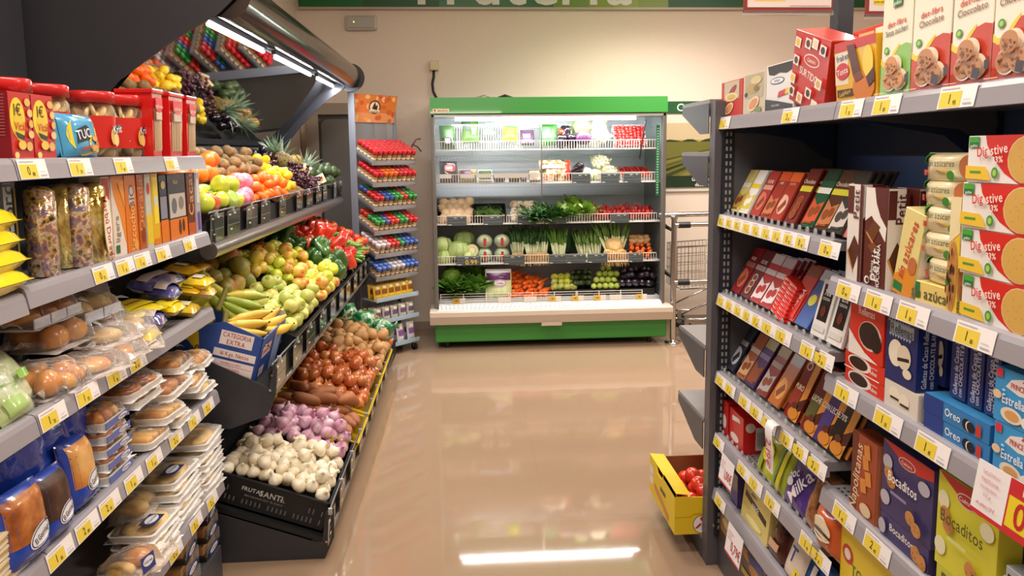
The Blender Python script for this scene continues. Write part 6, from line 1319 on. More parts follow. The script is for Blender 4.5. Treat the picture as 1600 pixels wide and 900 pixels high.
RP('assortment_box', 'red and orange box lying behind the slanted SURTIDO box', 'biscuit box', 1330, 1378, 'T', 0.195, 0.05, 'c83a24', [('r', 'e8b878', 0.2, 0.62, 0.7, 0.94), ('r', 'f0e0c8', 0.75, 0.7, 0.98, 0.96)], X=1.06)
RP('biscuit_box', 'black and white striped box behind the yellow snack box', 'biscuit box', 1384, 1420, 'T', 0.185, 0.04, '2a2a30', [('r', 'e8e4e0', 0.0, 0.8, 0.8, 0.96)], X=1.06)

# ---- second near shelf
dig = [('p', 'd8281e', [(0.19, 1.0), (1, 1), (1, 0), (0.56, 0.0), (0.40, 0.22), (0.29, 0.50), (0.21, 0.8)]), ('e', 'e8d0a0', 0.60, 0.5, 0.17, 0.47), ('e', 'd8ac58', 0.60, 0.5, 0.16, 0.45), ('r', '1f7a3c', 0.02, 0.74, 0.13, 0.98), ('r', '49a83c', 0.02, 0.86, 0.13, 0.98), ('t', 'f0f0e8', 'gullón', 0.075, 0.79, 0.06),
       ('p', 'f0c83a', [(0, 0.08), (0.28, 0.06), (0.22, 0.34), (0, 0.36)]), ('r', '4c9a3a', 0.05, 0.2, 0.17, 0.25), ('e', '4c9a3a', 0.32, 0.22, 0.035, 0.12), ('e', 'a8d060', 0.32, 0.22, 0.02, 0.07), ('t', 'd8281e', 'Dig', 0.185, 0.67, 0.20, 8, 0.8), ('t', 'f4ece4', 'estive', 0.335, 0.71, 0.20, 8, 0.8), ('t', 'f4ece4', '33%', 0.35, 0.50, 0.13, 4)]
for i in range(9): a_ = i * 2.4; dig.append(('e', 'b8843c', 0.60 + 0.035 * (i ** 0.5) * math.cos(a_), 0.5 + 0.1 * (i ** 0.5) * math.sin(a_), 0.005, 0.014))
for k, (u, lbk) in enumerate(((1500, 'bottom'), (1500, 'second from the bottom'), (1504, 'third from the bottom'), (1514, 'topmost'))):
    RP('digestive_box', 'white and red digestive biscuit box, %s of the stack' % lbk, 'biscuit box', u, 1668, '2', 0.088, 0.075, 'f2efec', dig, [('r', 'f2efec', 0.4, 0, 1, 1)], dz=0.089 * k, yaw=(k - 1) * 1.2)
sa = [('p', 'ecc85c', [(0, 0), (1, 0), (1, 0.35), (0.5, 0.45), (0, 0.30)]), ('r', '1f7a3c', 0.0, 0.66, 0.2, 0.98), ('r', '49a83c', 0.0, 0.84, 0.2, 0.98), ('t', '6a6a50', 'sin azúcares', 0.55, 0.66, 0.20, 0, 0.85), ('r', 'c83a2c', 0.04, 0.26, 0.28, 0.44), ('e', '4c9a3a', 0.75, 0.28, 0.06, 0.16), ('e', 'c07040', 0.95, 0.6, 0.09, 0.42)]
for k in range(5):
    z = RDK['2'] + 0.045 + 0.054 * k; ya, yb = yl(1432, 0.985, z), yl(1508, 0.985, z)
    b = sachet(abs(ya - yb), 0.064, 0.055, 'ece0b4', sa)
    b.thing('biscuit_pouch', ['lowest', 'second lowest', 'middle', 'second highest', 'topmost'][k] + ' cream biscuit pouch of the pile beside the red and white boxes', 'biscuit pouch', (1.01, (ya + yb) / 2 + (0.006 if k % 2 else -0.004), z - 0.002), (0, 0, R(-90 + (k % 3 - 1) * 3)))
RP('biscuit_box', 'low yellow box reading sin azúcares under the cream pouches', 'biscuit box', 1430, 1488, '2', 0.047, 0.06, 'ecd078', [('r', '1f7a3c', 0.0, 0.2, 0.13, 0.95), ('t', '5a5a40', 'sin azúcares', 0.55, 0.5, 0.5, 0, 0.95)], X=0.98)
chip = [('p', 'f0e0b0', [(0, 0.6), (1, 0.7), (1, 1), (0, 1)])] + cookie(0.45, 0.32, 0.5, 0.3, 'c88a4c', 16, '3c2014', 4)
RP('biscuit_box', 'tall yellow box picturing a chocolate chip biscuit squeezed before the red and white stack', 'biscuit box', 1480, 1496, '2', 0.235, 0.10, 'ecc83c', chip, chip, X=0.978)
def side_txt(t1, c='f0ead8'): return [('t', c, t1, 0.5, 0.5, 0.12, 90)]
RP('biscuit_box', 'yellow and cream box leaning against the cream pouches', 'biscuit box', 1394, 1425, '2', 0.20, 0.045, 'e8d890', [('p', 'e0902c', [(0, 0), (1, 0), (1, 0.45), (0, 0.2)]), ('r', '1f7a3c', 0.05, 0.04, 0.5, 0.14), ('t', 'c84a30', 'sin azúcares', 0.45, 0.55, 0.12, 80, 0.8), ('e', 'c07040', 0.8, 0.4, 0.2, 0.1)], [('r', 'f4f0ea', 0.1, 0.1, 0.95, 0.95)], lean=0, tip=12, X=0.985)
ch = [('r', '5c2420', 0, 0, 1, 1), ('p', 'f0ebe6', [(0.0, 0.66), (0.3, 0.72), (0.62, 0.60), (0.95, 0.48), (0.98, 0.62), (0.7, 0.72), (0.5, 0.85), (0.4, 1), (0, 1)]), ('p', '6a3a20', [(0.1, 0.55), (0.42, 0.68), (0.72, 0.62), (0.42, 0.46)]), ('p', 'd89050', [(0.08, 0.54), (0.42, 0.43), (0.43, 0.46), (0.1, 0.56)]), ('p', '7a4424', [(0.18, 0.42), (0.5, 0.46), (0.7, 0.40), (0.4, 0.34)]),
      ('t', 'f0ebe6', 'Galletas', 0.42, 0.18, 0.05, 90, 0.8), ('t', 'f0ebe6', 'Petit', 0.57, 0.24, 0.14, 90, 0.8), ('t', 'f0ebe6', 'CHOCOLATINA', 0.72, 0.20, 0.06, 90, 0.8), ('e', 'f0ebe6', 0.24, 0.07, 0.12, 0.04), ('e', '5c2420', 0.27, 0.07, 0.08, 0.025)]
chs = [('r', 'ebe6e0', 0, 0, 1, 1), ('p', '5a3020', [(0.1, 0.3), (0.5, 0.48), (0.9, 0.35), (0.5, 0.12)]), ('p', 'd89050', [(0.05, 0.3), (0.5, 0.08), (0.5, 0.12), (0.1, 0.33)]), ('r', '5c2420', 0.0, 0.7, 0.4, 0.98), ('r', '5c2420', 0.82, 0.0, 1.0, 1.0), ('t', '5c2420', 'Petit', 0.6, 0.8, 0.1, 90)]
RP('chocolate_biscuit_box', 'brown and white chocolate biscuit box nearest the 0,99 label', 'biscuit box', 1323, 1346, '2', 0.245, 0.05, '5c2420', chs, ch, X=0.975)
RP('chocolate_biscuit_box', 'brown and white chocolate biscuit box facing the aisle, middle of three', 'biscuit box', 1350, 1384, '2', 0.24, 0.05, '5c2420', ch, chs, X=0.975)
RP('chocolate_biscuit_box', 'brown and white chocolate biscuit box partly behind, beside the leaning yellow box', 'biscuit box', 1398, 1432, '2', 0.24, 0.05, '5c2420', ch, chs, X=1.035)
# ---- third near shelf
rel = [('r', 'd8301e', 0, 0, 1, 1), ('t', 'f2e8e2', 'Rellenas', 0.5, 0.86, 0.14, 0, 0.8), ('e', 'e8c8b8', 0.62, 0.45, 0.34, 0.27), ('e', '2a1614', 0.60, 0.46, 0.30, 0.24), ('e', '1c0e0e', 0.80, 0.38, 0.16, 0.18), ('p', 'f0e8e0', [(0, 0.0), (0, 0.45), (0.2, 0.3), (0.5, 0.12), (0.9, 0.0)]), ('t', 'f2e8e2', '4', 0.12, 0.32, 0.10)]
RP('biscuit_box', 'tall red biscuit box picturing a dark heart shaped biscuit', 'biscuit box', 1328, 1380, '3', 0.135, 0.06, 'd8301e', rel, dz=0.082)
rl2 = [('r', 'd8301e', 0, 0, 1, 1), ('e', 'f0e0d8', 0.38, 0.55, 0.3, 0.48), ('e', '2a1614', 0.36, 0.55, 0.24, 0.38), ('t', 'f2e8e2', 'Rellenas', 0.75, 0.42, 0.26, 0, 0.62), ('t', 'f2e8e2', 'Galletas de Cacao', 0.74, 0.72, 0.12, 0, 0.7), ('r', 'f0e8e0', 0.0, 0.0, 0.9, 0.08)]
RP('biscuit_box', 'lying red biscuit box, lower of two', 'biscuit box', 1321, 1382, '3', 0.04, 0.09, 'd8301e', rl2)
RP('biscuit_box', 'lying red biscuit box, upper of two', 'biscuit box', 1321, 1382, '3', 0.04, 0.09, 'd8301e', rl2, dz=0.041)
nav = [('r', '1c2a6a', 0, 0, 1, 1), ('r', 'a8b4c0', 0.12, 0.72, 0.88, 0.90), ('t', '3a4a60', 'Rellenas', 0.5, 0.80, 0.14, 0, 0.8), ('e', 'f0e6d2', 0.35, 0.44, 0.24, 0.2), ('e', 'e4d6bc', 0.62, 0.42, 0.22, 0.18), ('p', '2a1a18', [(0.42, 0.34), (0.8, 0.38), (0.78, 0.43), (0.42, 0.39)]), ('e', 'e8dcc4', 0.75, 0.2, 0.14, 0.07)] + [('p', 'a8b4c0', [(0.12 + i * 0.095, 0.72), (0.215 + i * 0.095, 0.72), (0.167 + i * 0.095, 0.67)]) for i in range(8)] + [('p', '8a98a8', [(0.12 + i * 0.095, 0.90), (0.215 + i * 0.095, 0.90), (0.167 + i * 0.095, 0.95)]) for i in range(8)]
navs = [('r', '1c2f74', 0, 0, 1, 1), ('t', 'd8dce8', 'Galletas de Cacao Rellenas', 0.35, 0.5, 0.075, 90, 0.75), ('t', 'd8dce8', 'con CHOCOLATE BLANCO', 0.68, 0.5, 0.065, 90, 0.8)]
RP('biscuit_box', 'tall navy box with a silver lettered band standing next to the red ones', 'biscuit box', 1384, 1432, '3', 0.155, 0.05, '1c2a6a', nav, navs, dz=0.065)
cw = [('r', 'e0d8cc', 0, 0, 1, 1), ('e', 'f0e6d2', 0.3, 0.6, 0.16, 0.25), ('e', 'f0e6d2', 0.6, 0.5, 0.16, 0.25), ('p', '2a1a18', [(0.2, 0.4), (0.46, 0.4), (0.46, 0.48), (0.2, 0.48)]), ('p', '2a1a18', [(0.5, 0.3), (0.76, 0.3), (0.76, 0.38), (0.5, 0.38)])]
RP('biscuit_box', 'cream lying box under the tall navy box', 'biscuit box', 1382, 1434, '3', 0.063, 0.08, 'dcd4c8', cw)
for k, (u0, u1, lbk) in enumerate(((1458, 1478, 'first'), (1486, 1510, 'second'), (1514, 1536, 'third'), (1540, 1562, 'fourth'))):
    RP('biscuit_box', 'navy biscuit box behind the light blue boxes, %s from the far side' % lbk, 'biscuit box', u0, u1, '3', 0.165, 0.05, '1c2a6a', navs if k else nav, navs, dz=0.082, X=1.005 + 0.02 * (k == 0))
RP('carton_tray', 'grey card tray supporting the navy biscuit boxes', 'tray', 1452, 1562, '3', 0.081, 0.06, '3a4468', [], X=1.08)
ore = [('r', '2f7ec0', 0.0, 0.0, 1, 1), ('r', '1c3c8c', 0, 0, 0.32, 1), ('t', 'f0f4f8', 'Oreo', 0.47, 0.55, 0.42, 0, 0.9), ('e', '1a1420', 0.68, 0.45, 0.06, 0.3), ('e', 'e8e4e0', 0.73, 0.42, 0.055, 0.28), ('e', '1a1420', 0.75, 0.42, 0.055, 0.28), ('r', 'c83a34', 0.83, 0.15, 0.90, 0.75)]
ort = [('r', '3a8cc8', 0, 0, 1, 1), ('e', '1a1420', 0.3, 0.6, 0.08, 0.2), ('e', 'e8e4e0', 0.5, 0.5, 0.06, 0.2), ('e', '1a1420', 0.8, 0.7, 0.08, 0.2)]
RP('biscuit_box', 'light blue sandwich biscuit box, lower of two', 'biscuit box', 1444, 1546, '3', 0.038, 0.11, '2f7ec0', ore, [], ort)
RP('biscuit_box', 'light blue sandwich biscuit box, upper of two', 'biscuit box', 1444, 1546, '3', 0.038, 0.11, '2f7ec0', ore, [], ort, dz=0.039)
est = [('r', '3a9ad8', 0, 0, 1, 1), ('p', 'e8e4e0', [(0.2, 0.68), (0.45, 0.6), (0.9, 0.66), (0.8, 0.86), (0.5, 0.92), (0.3, 0.84)]), ('t', 'c83040', 'PRINCE', 0.42, 0.74, 0.10, 0, 0.7), ('p', 'c83040', [(0.5, 0.86), (0.58, 0.98), (0.64, 0.86)]), ('t', 'f4f4f8', 'Estrella', 0.36, 0.46, 0.17, 0, 0.72), ('r', 'd03848', 0.03, 0.82, 0.15, 0.98), ('e', 'e8dcc8', 0.35, 0.2, 0.2, 0.14), ('e', 'd8a060', 0.36, 0.2, 0.13, 0.09), ('e', 'f0e8dc', 0.75, 0.18, 0.22, 0.14), ('e', 'e8c8a0', 0.08, 0.5, 0.08, 0.08), ('e', 'c8e0f0', 0.2, 0.62, 0.03, 0.02), ('e', 'e8f4fc', 0.9, 0.9, 0.03, 0.02)]
RP('biscuit_box', 'sky blue biscuit box with white lettering, lower of two', 'biscuit box', 1552, 1640, '3', 0.10, 0.07, '3a9ad8', est, X=0.965)
RP('biscuit_box', 'sky blue biscuit box with white lettering, upper of two', 'biscuit box', 1554, 1642, '3', 0.10, 0.07, '3a9ad8', est, X=0.965, dz=0.101)
# ---- fourth near shelf
nap = [('r', 'a04828', 0, 0, 1, 1), ('r', '6a2c1c', 0.0, 0.0, 0.25, 1), ('t', 'e8c8a0', 'Napolitanas', 0.2, 0.45, 0.14, 82, 0.9)] + [('p', 'd8883c', [(0.5 + a, b), (0.72 + a, b + 0.03), (0.66 + a, b + 0.2), (0.44 + a, b + 0.17)]) for a, b in ((0.0, 0.6), (0.12, 0.42), (-0.06, 0.3), (0.06, 0.74))] + [('e', 'e0c8a0', 0.65, 0.12, 0.22, 0.08)]
RP('biscuit_box', 'tall brown box picturing stacked cinnamon biscuits', 'biscuit box', 1330, 1368, '4', 0.205, 0.05, '8a3c24', nap, [('r', 'c87a5a', 0, 0, 1, 1), ('r', '8a3c24', 0.3, 0.1, 0.9, 0.9)])
def boc(c1, c2, tc, seed):
    it = [('r', c1, 0, 0, 1, 1), ('p', 'c82c24', [(0, 1), (1, 1), (1, 0.86), (0.7, 0.80), (0.4, 0.84), (0.12, 0.95)]), ('e', 'e8d8d0', 0.5, 0.85, 0.17, 0.07), ('e', 'b8282c', 0.5, 0.85, 0.155, 0.058), ('t', 'f0e8e0', 'Cuétara', 0.5, 0.85, 0.045)]
    it += [('e', c2, 0.12, 0.72, 0.1, 0.1), ('e', c2, 0.1, 0.22, 0.1, 0.1), ('e', c2, 0.85, 0.70, 0.11, 0.09)]
    for k, (a, b) in enumerate(((0.16, 0.58), (0.24, 0.5), (0.66, 0.22), (0.80, 0.14))): it += cookie(a, b, 0.085, 0.085, 'c88a4c', 4, 'a86a34', k + seed, 'e0b070')
    it.append(('t', tc, 'Bocaditos', 0.52, 0.60, 0.13, 0, 0.8)); it.append(('r', '8a80b0' if seed == 0 else 'd8dc8a', 0.3, 0.38, 0.62, 0.42)); return it
bp = boc('3c3468', 'b8b4c0', 'f0ece8', 0); by = boc('d8d43c', 'e8e4c0', '5a5a20', 3)
RP('biscuit_box', 'tall violet biscuit box with red top', 'biscuit box', 1378, 1456, '4', 0.175, 0.022, '3c3468', bp, [('r', '4a4078', 0, 0, 1, 1)], dz=0.062)
RP('biscuit_box', 'lying violet biscuit box under the tall one', 'biscuit box', 1376, 1450, '4', 0.06, 0.12, '3c3468', [('r', '40386e', 0, 0, 1, 1), ('t', 'f0ece8', 'Bocaditos', 0.45, 0.62, 0.28, 0, 0.9)] + cookie(0.76, 0.42, 0.09, 0.3, 'c88a4c', 4, 'a86a34', 1) + cookie(0.9, 0.32, 0.08, 0.28, 'c88a4c', 4, 'a86a34', 2) + [('e', 'b8b4c0', 0.08, 0.5, 0.08, 0.3)])
RP('biscuit_box', 'tall yellow green biscuit box with red top', 'biscuit box', 1463, 1556, '4', 0.20, 0.05, 'd8d43c', by + [('p', '3c5a20', [(0.7, 0.16), (0.75, 0.24), (0.82, 0.2), (0.8, 0.12)]), ('e', 'e08a28', 0.72, 0.07, 0.1, 0.08), ('e', 'e08a28', 0.88, 0.07, 0.1, 0.08)], dz=0.05)
RP('carton_tray', 'yellow lying box under the tall yellow green one', 'biscuit box', 1462, 1540, '4', 0.049, 0.1, 'c8c83a', [('t', '5a5a20', 'Bocaditos', 0.7, 0.5, 0.6)])
RP('biscuit_box', 'pale blue box with a black name band at the lower right edge', 'biscuit box', 1566, 1650, '4', 0.155, 0.05, 'c0ccd4', [('p', '22222c', [(0.05, 0.72), (0.95, 0.66), (0.95, 0.84), (0.05, 0.92)]), ('t', 'e8e4e0', 'FONTANEDA', 0.5, 0.785, 0.12, -4, 0.8), ('e', 'd8a060', 0.3, 0.25, 0.22, 0.18), ('e', 'e8e4e8', 0.7, 0.4, 0.25, 0.18)])
RP('biscuit_box', 'yellow toasted biscuit box on the bottom shelf', 'biscuit box', 1312, 1400, '5', 0.245, 0.06, 'e8c828', [('r', 'e8cc30', 0, 0, 1, 1), ('p', 'd8a828', [(0, 0), (1, 0), (1, 0.3), (0.5, 0.42), (0, 0.3)]), ('t', '4a7a3a', 'TOSTADA', 0.55, 0.62, 0.12, 0, 0.85), ('e', 'c82c34', 0.14, 0.74, 0.1, 0.1), ('e', 'e8e0d0', 0.14, 0.74, 0.06, 0.06)] + cookie(0.3, 0.3, 0.2, 0.14, 'e0b060', 5, 'c08a40', 3) + cookie(0.7, 0.25, 0.2, 0.14, 'e0b060', 5, 'c08a40', 5))
RP('biscuit_box', 'yellow box with green band beside the yellow toasted biscuit box', 'biscuit box', 1405, 1500, '5', 0.21, 0.06, 'd8c030', [('r', '5a9a3a', 0, 0.1, 1, 0.3)])
# ---- far bay: chocolate bars leaning in their racks
def choc(u, dk_, w, h, col, F, lb, nbehind=2, X=1.0, tilt=27, edge=None, foil=False, fan=0.016, dz=0.012, dep=0.009):
    """a row of bars: the front one printed, the others behind it; every bar is a thing"""
    z = RDK[dk_] + dz; y = yl(u, X, z + 0.05)
    b = MB(); m = mat(col, 0.22, coat=0.7) if not foil else nmat([(0.3, col), (0.7, col)], 5, 0.18, bump=0.9, bscale=60, coat=1.0, rvar=0.03)
    b.bbox(-w / 2, -dep / 2, 0, w / 2, dep / 2, h, m, 0.001); b.face('F', w, dep, h, F, rough=0.22)
    g = lb + ' row' if nbehind else None
    o = b.thing('chocolate_bar', lb + (', frontmost' if nbehind else ''), 'chocolate bar', (X, y, z), Euler((R(-tilt), 0, R(-90)), 'XYZ'), group=g)
    if nbehind:
        b2 = MB(); b2.bbox(-w / 2, -dep / 2, 0, w / 2, dep / 2, h, mat(edge or col, 0.25, coat=0.6), 0.001); b2.face('F', w, dep, h, F[:3], rough=0.22); s0 = None
        for k in range(1, nbehind + 1):
            P = (X + fan * k, y - fan * 0.55 * k, z); rt = Euler((R(-tilt), 0, R(-90)), 'XYZ')
            if s0 is None: s0 = b2.thing('chocolate_bar', lb + ', tucked behind', 'chocolate bar', P, rt, group=g)
            else: dup(s0, P, rt)
    # clear pusher in front
    return o
def bar_print(main, band=None, txt=None, tc='f0e6d8', pic=None, picc='8a4a24', top=None):
    it = [('r', main, 0.02, 0.01, 0.98, 0.99)]
    if top: it.append(('r', top, 0.02, 0.8, 0.98, 0.99))
    if band: it.append(('r', band, 0.02, 0.58, 0.98, 0.68))
    if txt: it.append(('t', tc, txt, 0.5, 0.76, 0.07, 0, 0.9))
    if pic:
        q = random.Random(main + pic); v = q.randrange(3)
        if v == 0:
            for k in range(3): it += [('e', pic, 0.5, 0.42 - 0.13 * k, 0.24, 0.085), ('e', picc, 0.5, 0.42 - 0.13 * k, 0.19, 0.06)]
        elif v == 1: it += [('e', pic, 0.52, 0.32, 0.38, 0.2, 20), ('p', picc, [(0.25, 0.24), (0.6, 0.44), (0.8, 0.34), (0.45, 0.14)]), ('e', pic, 0.4, 0.48, 0.16, 0.05)]
        else: it += [('p', pic, [(0.05, 0.05), (0.95, 0.12), (0.95, 0.45), (0.5, 0.38), (0.05, 0.5)]), ('e', picc, 0.35, 0.25, 0.2, 0.09, 30), ('e', picc, 0.68, 0.3, 0.18, 0.08, -20), ('r', picc, 0.2, 0.06, 0.8, 0.09)]
    return it
A_ROW = [(1148, 'd8c870', bar_print('e0d48a', 'f0ece0', None, pic='c0a040'), 'gold wrapped chocolate bar at the far end of the top rack', 1, None),
 (1162, 'f0eee6', bar_print('f2f0ea', 'e8d23a', None, pic='e0c850', picc='f4f0e0'), 'white and yellow chocolate bar of the top rack', 1, 'c8a090'),
 (1180, 'a83a34', bar_print('b04038', 'd8a090', 'LECHE', pic='d87868'), 'reddish chocolate bar beside the white one of the top rack', 2, '7a2820'),
 (1197, '9a3428', bar_print('a03a2c', None, 'noir', pic='c87858', top='d85a2c'), 'brown red chocolate bar in the middle of the top rack', 2, '6a2018'),
 (1213, 'a0382c', bar_print('a83c2c', None, 'extra', 'e0b080', pic='e8b8a8', top='e86a2c'), 'chocolate bar with orange top of the top rack', 1, '7a2018'),
 (1235, '6e2420', bar_print('742a24', 'd8d03c', 'Chocolate', 'e8d8c8', pic='a05038'), 'maroon chocolate bar with a yellow band of the top rack', 3, '5a1c1a'),
 (1262, '1f4a30', bar_print('24543a', 'e8e8e0', None, pic='c8583c', top='1c4030'), 'green chocolate bar of the top rack', 2, '1a3c28'),
 (1284, '4a2c20', bar_print('523224', 'd8d03c', 'Chocolate', 'e8d8c8', pic='b8744c'), 'dark brown chocolate bar with a yellow band of the top rack', 2, '3a2018'),
 (1305, '34302e', bar_print('3a3836', 'd8d03c', 'Chocolate', 'e8d8c8', pic='c8c0b8', picc='4a4440'), 'charcoal chocolate bar nearest the camera of the top rack', 3, '2a2624')]
for u, col, F, lb, nb, ed in A_ROW: choc(u, 'A', 0.078, 0.188 if u > 1225 else 0.172, col, F, lb, nb, edge=ed, foil=u in (1148, 1162))
RP('chocolate_box', 'pink wrapped box half hidden by the brown and white boxes', 'chocolate box', 1316, 1330, 'A', 0.12, 0.04, 'c87a78', [('r', 'd8a0a0', 0.1, 0.2, 0.9, 0.7)], X=1.0, lean=-25)
B_ROW = [(1150, '7a1a22', bar_print('8a1e28', 'a86a60', 'NOIR', pic='c86a50'), 'dark red chocolate bar at the far end of the second bar rack', 1, '5a1018', False),
 (1165, '5a2028', bar_print('6a2a2c', 'b8a8a4', 'LECHE', pic='c8b8b0'), 'maroon and silver chocolate bar of the second rack', 1, '4a1a20', True),
 (1180, 'b83038', bar_print('b83a3c', 'e0d4d4', None, pic='ece4e4', picc='c03038', top='c8bcc0'), 'red and silver foil chocolate bar of the second rack', 1, '9a2830', True),
 (1196, 'b83038', bar_print('b03034', 'e0d4d4', None, pic='ece4e4', picc='c03038', top='b8acb0'), 'red foil chocolate bar with a silver top of the second rack', 3, '8a2028', True),
 (1232, 'c8342a', bar_print('cc3a2c', None, None, pic='8a3a24', top='8a4a34') + [('r', 'd8382c', 0.1, 0.05, 0.9, 0.5), ('t', 'f4ece8', 'DULCINEA', 0.5, 0.3, 0.12, 75, 0.7)], 'bright red chocolate bar with white lettering along it', 1, 'a82820', False),
 (1253, '2a4f9a', bar_print('3058a4', None, None, top='c8ccd4') + [('e', 'd8d03c', 0.35, 0.45, 0.25, 0.1), ('p', '8a4a2c', [(0.6, 0.9), (0.85, 0.8), (0.8, 0.4), (0.55, 0.5)])], 'blue chocolate bar with a yellow oval of the second rack', 3, '24407c', False)]
for u, col, F, lb, nb, ed, fo in B_ROW: choc(u, 'B', 0.085, 0.19, col, F, lb, nb, edge=ed, foil=fo, tilt=30)
p0 = None
for k in range(9):
    z = RDK['B'] + 0.014 + k * 0.0125; y = yl(1221, 0.995, z); lb = 'small red wafer bar in the fanned stack of the second bar rack'; P = (0.995 + 0.006 * k, y, z); rt = (0, R(18), R(-90))
    if p0 is None:
        b = MB(); b.bbox(-0.045, -0.02, 0, 0.045, 0.02, 0.011, mat('d82a20', 0.2, coat=0.8), 0.002); b.face('F', 0.09, 0.04, 0.011, [('p', 'f4ece8', [(0.1, 0.2), (0.4, 0.5), (0.1, 0.8)]), ('p', 'f4ece8', [(0.5, 0.2), (0.8, 0.5), (0.5, 0.8)])])
        p0 = b.thing('wafer_bar', lb, 'wafer bar', P, rt, group='red wafer bars')
    else: dup(p0, P, rt)
def cocoa(u, pc, lb):
    F = [('r', '1a1416', 0.16, 0.28, 0.84, 0.92), ('t', 'ece8e4', pc, 0.5, 0.78, 0.1, 0, 0.8), ('t', 'ece8e4', 'COCOA', 0.5, 0.67, 0.045), ('e', '6a2c1c', 0.5, 0.45, 0.16, 0.1), ('r', 'd8d4d0', 0.1, 0.10, 0.9, 0.2)]
    choc(u, 'B', 0.082, 0.165, 'eceae6', F, lb, 1, X=0.995, tilt=14, edge='e4e2de', dz=0.01)
cocoa(1279, '70%', 'white and black cocoa bar box reading 70%, farther from the camera'); cocoa(1305, '85%', 'white and black cocoa bar box reading 85% nearest the price rail')
C_ROW = [(1141, '2a2c38', bar_print('343848', 'a8acb8', None, pic='c8ccd8', picc='3a3c48'), 'dark slate foil bar at the far end of the third bar rack', 1, '22242e', True),
 (1158, '8a4a34', bar_print('9a5a40', 'c8b8a8', None, pic='c89a70'), 'brown foil bar second of the third rack', 1, '5a3a5a', True),
 (1172, '4a2c5a', bar_print('4a3060', '8a7aa8', None, pic='8a4a30', top='a89a6a'), 'violet chocolate bar of the third rack', 2, '6a5a4a', True),
 (1190, '8a3c34', bar_print('8a3c34', 'a8a090', None, pic='b0a8a8', picc='8a4a34', top='a0946a'), 'brick red foil bar of the third rack', 2, '6a3a3a', True),
 (1209, 'b8642c', bar_print('b8682f', None, None, pic='e0a050', top='a8a8a8'), 'orange brown nut chocolate bar under clear foil of the third rack', 1, '7a2c24', True)]
for u, col, F, lb, nb, ed, fo in C_ROW: choc(u, 'C', 0.08, 0.185, col, F, lb, nb, edge=ed, foil=fo, tilt=30)
def puro(u, c1, c2, word, lb, nb=1):
    F = [('r', c1, 0.0, 0.0, 0.62, 1), ('r', 'd8903c', 0.62, 0.0, 1.0, 1), ('p', '4a2418', [(0.62, 0.3), (1, 0.4), (1, 0.2), (0.62, 0.12)]), ('e', 'e8d8b8', 0.32, 0.85, 0.2, 0.065), ('e', '8a2a20', 0.32, 0.85, 0.14, 0.045), ('r', c2, 0.0, 0.2, 0.62, 0.55), ('t', 'f0e4d0', word, 0.32, 0.5, 0.08, 0, 0.8), ('e', 'c88030', 0.6, 0.1, 0.35, 0.09), ('e', '5a2c18', 0.5, 0.22, 0.2, 0.05)]
    choc(u, 'C', 0.085, 0.205, c1, F, lb, nb, tilt=24, edge='6a2018', dz=0.012)
puro(1236, '7a1c1c', '9a3a28', 'PURO', 'dark red chocolate bar with cream seal reading PURO'); puro(1262, '6a1a1e', '5c5a2c', 'LECHE', 'wine red chocolate bar with an olive field'); puro(1284, '46306e', '4a3a80', 'CON LECHE', 'violet chocolate bar with a cream seal of the third rack', 0); puro(1303, '2a1c18', '1a1412', '70%', 'black chocolate bar with cream seal nearest the camera', 1)
# ---- shelf D
kit = [('r', 'c81e1e', 0, 0, 1, 1), ('e', 'e8dcd8', 0.2, 0.75, 0.14, 0.14), ('r', 'e4e0e4', 0.35, 0.1, 0.98, 0.75)] + [('r', '4a4a50', 0.40 + 0.05 * i, 0.2, 0.415 + 0.05 * i, 0.62) for i in range(11)]
RP('snack_carton', 'red carton showing a barcode panel on the fourth rack', 'snack carton', 1140, 1161, 'D', 0.13, 0.13, 'c81e1e', [('p', 'e8dcd8', [(0.2, 0.7), (0.8, 0.8), (0.7, 0.9), (0.2, 0.85)]), ('e', 'e8dcd8', 0.4, 0.25, 0.3, 0.12)], kit, X=0.985)
RP('snack_carton', 'red carton with a pale round mark at the far end of the fourth rack', 'snack carton', 1127, 1137, 'D', 0.135, 0.08, 'c0201e', [('e', 'e8dcd8', 0.5, 0.4, 0.3, 0.2)], [('r', '3a1a1c', 0.1, 0.5, 0.9, 0.9)], X=0.985)
def RS(name, lb, cat, u, dk_, w, h, d, col, items, X=0.985, tilt=20, dz=0.0, yaw=0):
    z = RDK[dk_] + dz; y = yl(u, X, z + h * 0.4)
    return sachet(w, h, d, col, items).thing(name, lb, cat, (X, y, z), Euler((R(-tilt), 0, R(-90 + yaw)), 'XYZ'))
RS('snack_bag', 'yellow and green snack bag behind the red carton', 'snack bag', 1196, 'D', 0.12, 0.16, 0.05, 'b8c03a', [('r', '8aa030', 0.1, 0.1, 0.5, 0.6), ('e', 'e8d23a', 0.6, 0.6, 0.25, 0.2)])
RS('snack_bag', 'green striped snack bag behind the 2,19 strip', 'snack bag', 1219, 'D', 0.11, 0.17, 0.05, 'a8b832', [('r', '6a9030', 0.2, 0.1, 0.4, 0.9), ('r', 'd8d040', 0.5, 0.1, 0.7, 0.9)])
RS('snack_bag', 'violet bag with white slanted lettering on the fourth rack', 'snack bag', 1243, 'D', 0.17, 0.17, 0.05, '4c3284', [('t', 'e8e4f0', 'Milka', 0.62, 0.5, 0.24, 62), ('t', 'e8e4f0', 'choc', 0.3, 0.6, 0.16, 30), ('e', 'd8d0e0', 0.3, 0.45, 0.12, 0.08)], yaw=0)
RS('biscuit_bag', 'clear bag of dark chocolate biscuits nearest the camera on the fourth rack', 'biscuit bag', 1275, 'D', 0.15, 0.18, 0.06, nmat([(0.35, '3c1e12'), (0.5, '8a5430'), (0.65, 'b07a48')], 18, 0.25, bump=0.7, bscale=30, coat=0.8), [('r', '8a5a3a', 0.05, 0.85, 0.95, 0.97)])
